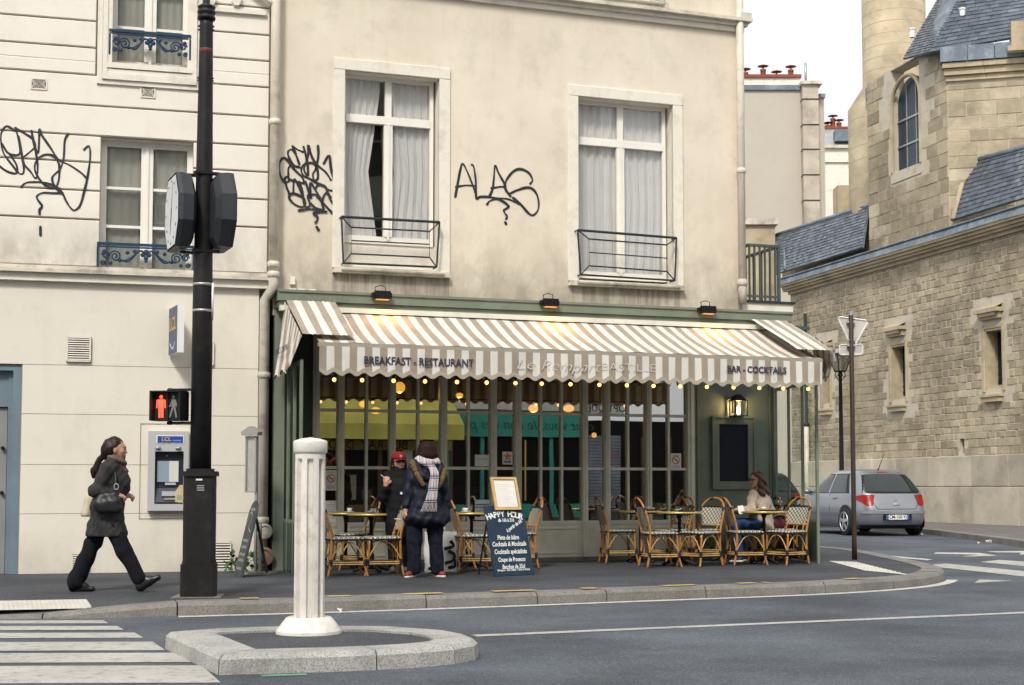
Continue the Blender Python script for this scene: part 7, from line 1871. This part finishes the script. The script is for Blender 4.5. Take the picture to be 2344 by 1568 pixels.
tr_f = lambda X, Y, Z: .004 * np.sin(Z * 30 + X * 38 + Y * 25 + 2 * np.sin(Z * 9)) + .003 * np.sin(X * 70 + Z * 12)
sdf_obj('trousers', [cap(LH, LK, .1, .082), cap(LK, (-.36, .07, .10), .08, .09), cap(RH, RK, .1, .082), cap(RK, (.305, -.08, .14), .08, .072), ell((-.04, 0, .84), (.14, .17, .1))], trs, w, .03, .010, None, tr_f)
blkshoe = pm('black_leather', (.012, .012, .014), .35, var=.2)
sdf_obj('shoe', shoe_prims((-.39, .07, .0), (-.19, .07, .0)) + [cap((-.37, .07, .1), (-.26, .07, .06), .045, .035)], blkshoe, w, .02, .009, [above(.004)])
sdf_obj('shoe', [cap((.32, -.08, .055), (.40, -.08, .11), .045, .045), cap((.4, -.08, .105), (.49, -.08, .15), .043, .032), cap((.315, -.08, .06), (.305, -.08, .15), .048, .05), cap((.33, -.08, .13), (.42, -.08, .14), .045, .03)], blkshoe, w, .02, .009)
scf = clothm('speckled_brown_scarf', (.14, .105, .085), .95, var=.6, vs=45)
sdf_obj('scarf', [cap((.02, -.03, 1.345), (.06, .0, 1.35), .078, .072), cap((.0, .03, 1.335), (.07, 0, 1.33), .075, .07), cap((.09, .02, 1.31), (.13, .02, 1.2), .045, .035), cap((-.13, .1, 1.2), (-.19, .12, 1.0), .03, .035)], scf, w, .02, .010, None, lambda X, Y, Z: .008 * np.sin(Z * 90 + X * 40))
strand = lambda X, Y, Z: .004 * np.sin(Y * 120 + Z * 20) + .003 * np.sin(Z * 30 + X * 60)
sdf_obj('hair', [ell((.02, 0, 1.49), (.098, .094, .1)), ell((-.03, 0, 1.455), (.085, .092, .1)), cap((-.09, 0, 1.385), (-.125, .0, 1.36), .03, .025), cap((-.125, 0, 1.36), (-.17, .01, 1.24), .03, .042), cap((-.17, .01, 1.24), (-.185, .01, 1.18), .042, .018)], hairm, w, .025, .009, [lambda X, Y, Z: -(np.sqrt((X - .115) ** 2 + (Y * .75) ** 2 + (Z - 1.42) ** 2) - .105)], strand)
hb_ = thing('handbag', 'black shoulder bag under the walking woman arm', 'handbag', p0, R(6))
bagm = pm('black_soft_leather', (.012, .012, .014), .45, var=.3)
sdf_obj('body', [cap((-.09, -.235, .90), (.08, -.235, .92), .06, .06), cap((-.07, -.235, .86), (.1, -.235, .86), .055, .055), cap((-.06, -.23, .97), (.06, -.23, .99), .045, .04)], bagm, hb_, .03, .010, None, lambda X, Y, Z: .004 * np.sin(X * 50 + Z * 30))
MB().tube(catm([(-.08, -.23, 1.0), (-.1, -.19, 1.2), (-.03, -.13, 1.345), (.05, -.15, 1.25), (.07, -.21, 1.08), (.06, -.23, 1.0)]), .012, 6).build('strap', bagm, hb_, True)
MB().tube([(.085 + .022 * math.cos(q), -.235, 1.075 + .03 * math.sin(q)) for q in [k * .52 for k in range(12)]], .006, 6, closed=True).build('ring', M['steel'], hb_, True)
tb_ = thing('tote_bag', 'cream cloth tote hanging behind the walking woman', 'bag', p0, R(6))
sdf_obj('cloth', [cap((-.2, .2, 1.04), (-.22, .2, .95), .035, .06), cap((-.22, .2, .95), (-.27, .2, .80), .065, .085), cap((-.22, .2, .95), (-.20, .2, .78), .06, .06)], clothm('cream_tote', (.52, .46, .36), .9, var=.15), tb_, .05, .011, [above(.765)], lambda X, Y, Z: .008 * np.sin(X * 60 + Y * 20))
MB().tube(catm([(-.2, .2, 1.05), (-.13, .17, 1.2), (-.04, .14, 1.35), (-.02, .19, 1.2), (-.19, .22, 1.03)]), .01, 6).build('strap', clothm('cream_strap', (.5, .44, .34)), tb_, True)

# ---- woman in the red cap, smoking (faces the camera, turned to her left)
p1 = onz(912, 1310); w = thing('person', 'woman in a black coat, red cap and sunglasses holding a cigarette', 'person', p1, 0)
F = (.35, -.94); hc = (.0, 0, 1.385); k_ = 1.0
SR_, SL_ = (-.15, .0, 1.20), (.14, .02, 1.20); ER_, HR_ = (-.19, -.06, .95), (-.15, -.16, 1.09); EL_, HL_ = (.19, .0, .93), (.17, -.1, .78)
body = head_prims(hc, F, .95) + [cap((0, .01, 1.2), (0, .0, 1.33), .048, .044), ell((0, .02, 1.06), (.15, .11, .19)), ell((0, .02, .8), (.16, .12, .14)), cap((0, .02, 1.05), (0, .02, .82), .11, .12),
    cap((-.07, .02, .78), (-.07, .03, .42), .08, .055), cap((-.07, .03, .42), (-.065, .03, .08), .052, .036), cap((.07, .02, .78), (.07, .03, .42), .08, .055), cap((.07, .03, .42), (.075, .03, .08), .052, .036), cap((-.065, .03, .06), (-.06, -.09, .03), .026, .016), cap((.075, .03, .06), (.1, -.09, .03), .026, .016),
    cap(SR_, ER_, .048, .042), cap(ER_, HR_, .04, .028), cap(SL_, EL_, .048, .042), cap(EL_, HL_, .04, .028)] + hand(HR_, (.1, -.1, 1), (0, -1, .1), .95, 1.1) + hand(HL_, (0, -.25, -1), (1, 0, 0), .95, .7)
sdf_obj('body', body, skin, w, .02, .010); face_parts(w, hc, F, .95, False)
bcoat = clothm('black_padded_coat', (.008, .0085, .011), .8, var=.4)
pad = lambda X, Y, Z: .002 * np.sin(Z * 60 + X * 8) + .004 * np.sin(X * 35 + Z * 14 + np.sin(Z * 9))
sdf_obj('coat', [ell((0, .02, 1.07), (.185, .145, .18)), cap((-.1, .01, 1.2), (.1, .02, 1.2), .075), cap((0, .02, 1.05), (0, .02, .6), .155, .165), cap((0, .02, .62), (0, .02, .46), .165, .17), cap((0, 0, 1.24), (0, -.01, 1.29), .085, .07),
    cap(SR_, ER_, .075, .068), cap(ER_, (-.152, -.145, 1.06), .064, .05), cap(SL_, EL_, .075, .068), cap(EL_, (.173, -.085, .82), .062, .05)], bcoat, w, .04, .011, [above(.43)], pad)
sdf_obj('trousers', [cap((-.07, .02, .7), (-.068, .03, .1), .085, .065), cap((.07, .02, .7), (.075, .03, .1), .085, .065)], bcoat, w, .02, .011)
for hx, tx in ((-.065, -.07), (.075, .11)): sdf_obj('shoe', shoe_prims((hx, .04, 0), (tx, -.12, 0), .95), pm('silver_trainer', (.3, .32, .33), .4), w, .02, .009, [above(.003)])
sdf_obj('hair', [ell((-.005, .02, 1.40), (.092, .092, .095)), cap((-.075, .01, 1.37), (-.085, .02, 1.27), .03, .035), cap((.07, .03, 1.37), (.075, .04, 1.28), .028, .032)], hairm, w, .02, .009, [lambda X, Y, Z: -(np.sqrt((X - .04) ** 2 + (Y + .1) ** 2 + (Z - 1.36) ** 2) - .105)], strand)
redc = clothm('red_cap_cloth', (.22, .018, .022), .85, var=.15)
capo = sdf_obj('cap', [ell((-.002, .005, 1.44), (.1, .1, .085))], redc, w, .02, .009, [above(1.425)])
f3 = Vector((*F, 0)); r3 = Vector((-f3.y, f3.x, 0)); c3 = Vector((-.002, .005, 1.43))
MB().grid(lambda u, v: c3 + f3 * (.075 + .085 * v * math.cos((u - .5) * 1.9)) + r3 * ((u - .5) * .17 * (1 - .25 * v)) + Vector((0, 0, -.012 * v - .02 * (2 * u - 1) ** 2)), 12, 5).build('peak', redc, capo, True)
m = MB(); [m.sphere(c3 + f3 * .098 + r3 * .012 * math.cos(q) + Vector((0, 0, .03 + .012 * math.sin(q))), .004, 6, 4) for q in [i * .78 for i in range(8)]]; m.build('cap_logo', M['white'], capo)
h3 = Vector(hc); sg = MB()
for s_ in (-1, 1): sg.sphere(h3 + f3 * .09 + r3 * s_ * .033 + Vector((0, 0, .008)), (.028, .014, .02), 12, 8); sg.tube([h3 + f3 * .088 + r3 * s_ * .055 + Vector((0, 0, .012)), h3 + r3 * s_ * .084 + Vector((0, 0, .008))], .004, 5)
sg.tube([h3 + f3 * .098 - r3 * .012 + Vector((0, 0, .012)), h3 + f3 * .098 + r3 * .012 + Vector((0, 0, .012))], .004, 5); sg.build('sunglasses', pm('dark_lens', (.008, .008, .01), .1, bmp=0), w, True)
for s_ in (-1, 1): MB().sphere(h3 + r3 * s_ * .082 + Vector((0, 0, -.045)), .008, 8, 6).build('earring', brassr, w, True)
MB().box(.03, .055, -.142, -.138, .98, 1.01).build('coat_tag', M['white'], w)
t = thing('cigarette', 'lit cigarette in the raised hand of the woman in the red cap', 'cigarette', p1 + Vector((-.16, -.19, 1.185)), 0); MB().tube([(0, 0, 0), (-.05, -.03, .04)], .0055, 8).build('paper', cupm, t); MB().tube([(-.05, -.03, .04), (-.056, -.034, .045)], .0055, 8).build('ember', pm('ash', (.25, .1, .06), .9, bmp=0), t)

# ---- woman in the navy coat and plaid scarf, back to the street
p2 = onz(972, 1322); w = thing('person', 'woman seen from behind in a navy padded coat and plaid scarf', 'person', p2, R(14))
F = (-.3, .95); hc = (.035, .06, 1.49)
SA, SB = (-.13, .02, 1.31), (.17, .02, 1.30); EA, HA = (-.19, .0, 1.04), (-.235, -.03, .80); EB, HBn = (.235, .03, 1.04), (.275, .02, .80)
legs = [(-.115, .03, .80), (-.12, .03, .44), (-.125, .02, .08), (.115, .03, .80), (.135, .03, .44), (.155, .02, .08)]
body = head_prims(hc, F, .97) + [cap((.02, .03, 1.3), (.03, .05, 1.43), .05, .046), ell((.01, .03, 1.15), (.17, .12, .2)), ell((0, .03, .86), (.17, .13, .15)), cap((.01, .03, 1.12), (0, .03, .88), .12, .13),
   cap(legs[0], legs[1], .085, .06), cap(legs[1], legs[2], .055, .04), cap(legs[3], legs[4], .085, .06), cap(legs[4], legs[5], .055, .04), cap(legs[2], (-.17, -.02, .03), .024, .016), cap(legs[5], (.18, -.02, .03), .024, .016),
   cap(SA, EA, .05, .042), cap(EA, HA, .04, .03), cap(SB, EB, .05, .042), cap(EB, HBn, .04, .03)] + hand(HA, (-.15, .2, -1), (-1, 0, 0), .95, .8, -1) + hand(HBn, (.1, .3, -1), (1, 0, 0), .95, .8)
sdf_obj('body', body, skin, w, .02, .010); face_parts(w, hc, F, .97)
ncoat = clothm('navy_padded_coat', (.010, .013, .026), .55, var=.35, vs=6)
puff = lambda X, Y, Z: .0035 * np.sin(Z * 44 + 1.6 * np.sin(X * 9)) + .006 * np.sin(X * 28 + Z * 18 + 2 * np.sin(Z * 11)) + .004 * np.sin(X * 55 - Z * 31)
sdf_obj('coat', [ell((.02, .02, 1.16), (.185, .15, .2)), cap((-.1, .02, 1.325), (.13, .02, 1.315), .07), cap((.02, .03, 1.1), (.02, .03, .86), .16, .2), ell((-.1, .02, .72), (.17, .18, .13)), ell((.14, .02, .71), (.175, .18, .13)), ell((.02, -.02, .70), (.22, .18, .12)),
    cap(SA, EA, .072, .066), cap(EA, (-.235, -.025, .86), .064, .055), cap(SB, EB, .074, .068), cap(EB, (.272, .02, .86), .066, .056)], ncoat, w, .035, .012, None, puff)
fur = pm('brown_fur', (.16, .095, .045), .95, var=.5, vs=60, bmp=.9, bs=120)
frf = lambda X, Y, Z: .010 * np.sin(X * 170) * np.sin(Z * 150) * np.sin(Y * 160)
sdf_obj('hood_trim', [cap((-.17, -.09, 1.36), (-.14, -.125, 1.27), .035, .032), cap((-.12, -.14, 1.22), (-.05, -.16, 1.1), .034, .026), cap((.215, -.09, 1.27), (.18, -.135, 1.16), .033, .03), cap((.18, -.135, 1.16), (.13, -.155, 1.07), .03, .022)], fur, w, .015, .009, None, frf)
hdk = sdf_obj('hood', [cap((-.14, -.07, 1.36), (-.05, -.12, 1.2), .045, .045), cap((.18, -.07, 1.3), (.1, -.12, 1.15), .045, .045), cap((-.05, -.13, 1.2), (.1, -.13, 1.15), .045, .05)], ncoat, w, .03, .011)
bob = lambda X, Y, Z: .004 * np.sin(np.arctan2(Y - .06, X - .035) * 30)
sdf_obj('hair', [ell((.035, .05, 1.525), (.112, .11, .1)), ell((.035, .035, 1.45), (.128, .11, .085))], pm('auburn_hair', (.024, .010, .007), .55, spec=.1, var=.35, vs=30, bmp=.5, bs=80), w, .03, .009, [above(1.395), lambda X, Y, Z: -(np.sqrt((X - .0) ** 2 + (Y - .175) ** 2 + (Z - 1.45) ** 2) - .1)], bob)
def plaid():
    m, nt, p = newmat('plaid_wool'); s = N(nt, 'SeparateXYZ'); c = coords(nt); nt.links.new(c, s.inputs[0])
    def band(o, k, ph, wd):
        return math_(nt, 'LESS_THAN', math_(nt, 'ABSOLUTE', math_(nt, 'SUBTRACT', math_(nt, 'FRACT', math_(nt, 'ADD', math_(nt, 'MULTIPLY', o, k), ph)), .5)), wd)
    out = mix(nt, math_(nt, 'MULTIPLY', band(s.outputs[0], 14, 10.2, .2), .55), (.52, .46, .46), (.24, .22, .25)); out = mix(nt, math_(nt, 'MULTIPLY', band(s.outputs[2], 7, 10.1, .2), .5), out, (.26, .24, .27))
    out = mix(nt, band(s.outputs[2], 7, 10.1, .04), out, (.03, .035, .07)); out = mix(nt, band(s.outputs[0], 14, 10.6, .05), out, (.05, .055, .1)); out = mix(nt, band(s.outputs[2], 7, 10.28, .03), out, (.06, .06, .1))
    nt.links.new(out, p.inputs['Base Color']); p.inputs['Roughness'].default_value = .95; bump(nt, p, noise(nt, c, 120, 3), .4, .005); return m
pld = plaid()
sc_ = sdf_obj('scarf', [cap((-.09, -.04, 1.385), (.03, -.085, 1.34), .05, .052), cap((.03, -.085, 1.34), (.14, -.02, 1.37), .052, .045), cap((-.09, -.03, 1.38), (.0, .08, 1.38), .05, .045), cap((.13, -.02, 1.37), (.06, .09, 1.385), .045, .045)], pld, w, .025, .010, None, lambda X, Y, Z: .007 * np.sin(Z * 70 + X * 30))
P = catm([(.03, -.13, 1.36), (.075, -.20, 1.24), (.06, -.215, 1.10), (.045, -.225, .99), (.025, -.235, .90)], 6)
MB().grid(lambda u, v: Vector(P[min(len(P) - 1, int(v * (len(P) - 1)))]) + Vector(((u - .5) * (.085 + .05 * v), -.012 * math.sin(u * math.pi) - .006 * math.sin(u * 20), 0)), 12, len(P) - 1).build('scarf_tail', pld, w, True)
for q in range(11):
    u = q / 10; b0 = Vector(P[-1]) + Vector(((u - .5) * .135, -.004, .0)); MB().tube([b0, b0 + Vector(((u - .6) * .03 - .008, .0, -.06)), b0 + Vector(((u - .6) * .05 - .02, .004, -.115))], .005, 4).build('fringe', pld, w)
trp = clothm('navy_check_trousers', (.009, .012, .022), .9, var=.7, vs=18)
sdf_obj('trousers', [cap(legs[0], legs[1], .105, .092), cap(legs[1], (-.125, .02, .09), .09, .08), cap(legs[3], legs[4], .105, .092), cap(legs[4], (.155, .02, .09), .09, .08)], trp, w, .02, .011, [above(.04)], tr_f)
rsh = clothm('red_canvas_shoe', (.27, .045, .04), .8); wsl = pm('white_sole', (.6, .57, .52), .7)
for a, b in (((-.13, .06, .015), (-.22, -.06, .015)), ((.15, .05, .015), (.21, -.06, .015))):
    o = sdf_obj('shoe', shoe_prims(a, b, .95), rsh, w, .02, .009, [above(.024)]); sdf_obj('sole', [cap((a[0], a[1], .014), (b[0], b[1], .014), .044, .036)], wsl, o, .02, .008, [above(.002), below(.026)])
t = thing('cigarette', 'cigarette held low by the woman in the plaid scarf', 'cigarette', p2 + Vector((-.285, -.06, .69)), 0); MB().tube([(0, 0, 0), (-.07, -.02, .006)], .0055, 8).build('paper', cupm, t); MB().tube([(0, 0, 0), (.02, .006, -.002)], .0057, 8).build('filter', pm('cork_tip', (.5, .28, .12), .8, bmp=0), t)
p = onz(1008, 1311) + Vector((0, .12, 0)); t = thing('shopping_bag', 'white carrier bag with black print on the ground behind the scarf woman', 'bag', p, R(12))
def bagf(u, v): return (-.2 + .4 * u + .01 * math.sin(v * 9), -.03 * math.sin(u * math.pi) - .02 * math.sin(v * 7 + u * 5), .01 + .5 * v)
MB().grid(bagf, 12, 12).grid(lambda u, v: (lambda q: (q[0], .09 + .02 * math.sin(u * 6), q[2]))(bagf(u, v)), 12, 12).build('sides', M['white'], t, True); MB().box(-.2, .2, -.01, .09, .0, .012).build('base', M['white'], t)
m = MB()
for k, st in enumerate(([(.06, .12), (.14, .15), (.16, .22), (.1, .26)], [(.05, .3), (.15, .33), (.12, .38)], [(-.15, .05), (-.05, .1), (0, .18)], [(.1, .06), (.17, .08), (.16, .15)])): ribbon(m, st, .045, y=-.075 - .001 * k)
m.build('print', M['black'], t); MB().tube([(-.05, .03, .5), (-.03, .03, .6), (.04, .03, .6), (.06, .03, .5)], .006, 6).build('handle', M['white'], t)

# ---- seated woman writing at the right-hand table
p3 = onz(1736, 1286) + Vector((0, .12, 0)); w = thing('person', 'seated woman with long brown hair, glasses and beige cardigan', 'person', p3, 0)
F = (-.85, -.53); hc = (-.02, -.08, 1.17)
SA, SB = (-.08, -.15, .955), (.13, .05, .955); EA, HA = (-.12, -.27, .74), (-.28, -.25, .75); EB, HBn = (.2, -.02, .73), (-.02, -.2, .74)
body = head_prims(hc, F, .97) + [cap((.03, -.05, .97), (.0, -.07, 1.09), .05, .045), ell((.03, -.04, .8), (.13, .15, .2)), ell((.05, -.02, .55), (.16, .17, .12)), cap((.03, -.04, .8), (.05, -.02, .58), .12, .13),
  cap((.02, -.1, .52), (-.33, -.19, .52), .085, .065), cap((-.33, -.19, .52), (-.28, -.19, .1), .058, .04), cap((.05, .08, .52), (-.3, .02, .53), .085, .065), cap((-.3, .02, .53), (-.2, .03, .1), .058, .04), cap((-.28, -.19, .07), (-.37, -.22, .03), .024, .016), cap((-.2, .03, .07), (-.29, .0, .03), .024, .016),
  cap(SA, EA, .05, .042), cap(EA, HA, .04, .028), cap(SB, EB, .05, .042), cap(EB, HBn, .04, .028)] + hand(HA, (-1, .1, -.05), (0, 0, 1), .95, .8) + hand(HBn, (-1, -.3, 0), (0, 0, 1), .95, .8, -1)
sdf_obj('body', body, skin, w, .02, .010); face_parts(w, hc, F, .97)
beige = clothm('beige_cardigan', (.50, .41, .33), .95, var=.15)
sdf_obj('cardigan', [ell((.04, -.03, .81), (.165, .185, .19)), cap((-.06, -.12, .96), (.12, .04, .96), .07), cap((.04, -.03, .78), (.08, 0, .5), .165, .18), cap((.1, .0, .55), (.13, .02, .33), .14, .12), cap(SA, EA, .073, .066), cap(EA, (-.22, -.255, .75), .06, .05), cap(SB, EB, .073, .066), cap(EB, (.02, -.17, .74), .06, .05)], beige, w, .04, .011, [lambda X, Y, Z: -(np.sqrt((X + .115) ** 2 + (Y + .125) ** 2 + ((Z - .83) * .45) ** 2) - .072)], fold)
sdf_obj('top', [ell((.02, -.05, .8), (.145, .16, .18)), cap((.03, -.04, .75), (.05, -.02, .52), .14, .15)], clothm('teal_top', (.02, .075, .085), .9), w, .03, .011)
jn = clothm('blue_jeans', (.03, .06, .15), .9, var=.3)
sdf_obj('jeans', [cap((.02, -.1, .53), (-.33, -.19, .53), .1, .08), cap((-.33, -.19, .53), (-.28, -.19, .12), .075, .06), cap((.05, .08, .53), (-.3, .02, .54), .1, .08), cap((-.3, .02, .54), (-.2, .03, .12), .075, .06), ell((.06, 0, .54), (.18, .18, .1))], jn, w, .03, .011, None, tr_f)
for a, b in (((-.27, -.19, 0), (-.4, -.23, 0)), ((-.19, .03, 0), (-.32, -.01, 0))): o = sdf_obj('shoe', shoe_prims(a, b, .95), pm('navy_trainer', (.03, .05, .08), .6), w, .02, .009, [above(.02)]); sdf_obj('sole', [cap((*a[:2], .014), (*b[:2], .014), .046, .038)], M['white'], o, .02, .008, [above(.002), below(.03)])
lh = pm('chestnut_hair', (.07, .027, .015), .45, var=.4, vs=30, bmp=.5, bs=70); wavy = lambda X, Y, Z: .007 * np.sin(Z * 60 + X * 40) + .005 * np.sin(Y * 90 + Z * 25)
sdf_obj('hair', [ell((.005, -.065, 1.2), (.102, .1, .1)), cap((.06, -.03, 1.17), (.11, -.0, .98), .075, .085), cap((.11, .0, .98), (.13, .02, .9), .08, .05), cap((.04, .01, 1.15), (.08, .07, .97), .06, .06), cap((.03, -.13, 1.14), (.06, -.16, .98), .045, .05)], lh, w, .03, .010, [lambda X, Y, Z: -(np.sqrt((X + .1) ** 2 + (Y + .14) ** 2 + (Z - 1.14) ** 2) - .1)], wavy)
f3 = Vector((*F, 0)).normalized(); r3 = Vector((-f3.y, f3.x, 0)); h3 = Vector(hc); g = MB()
for s_ in (-1, 1): g.tube([h3 + f3 * .096 + r3 * (s_ * .032 + .024 * math.cos(q)) + Vector((0, 0, .006 + .018 * math.sin(q))) for q in [i * .63 for i in range(10)]], .004, 5, closed=True); g.tube([h3 + f3 * .092 + r3 * s_ * .056 + Vector((0, 0, .01)), h3 + r3 * s_ * .084], .0035, 5)
g.tube([h3 + f3 * .098 - r3 * .01 + Vector((0, 0, .01)), h3 + f3 * .098 + r3 * .01 + Vector((0, 0, .01))], .004, 5); g.build('glasses', M['black'], w)
p = onz(1786, 1286) + Vector((0, .15, .47)); t = thing('handbag', 'maroon leather bag lying on a chair by the glass screen', 'handbag', p, R(15))
mar = pm('maroon_leather', (.075, .012, .022), .4, var=.3)
sdf_obj('body', [cap((-.13, 0, .07), (.13, 0, .07), .075, .075), cap((-.1, 0, .14), (.1, 0, .14), .065, .06), cap((-.05, -.02, .18), (.06, -.02, .19), .04, .04)], mar, t, .04, .011, [above(.006)], lambda X, Y, Z: .006 * np.sin(X * 45 + Z * 30))
MB().tube(catm([(-.12, -.06, .16), (-.05, -.09, .2), (.06, -.09, .19), (.13, -.06, .15)]), .016, 6).build('patterned_scarf', scf, t, True); MB().tube(catm([(-.1, 0, .18), (-.04, .03, .26), (.06, .03, .26), (.11, 0, .17)]), .008, 6).build('handle', mar, t, True)
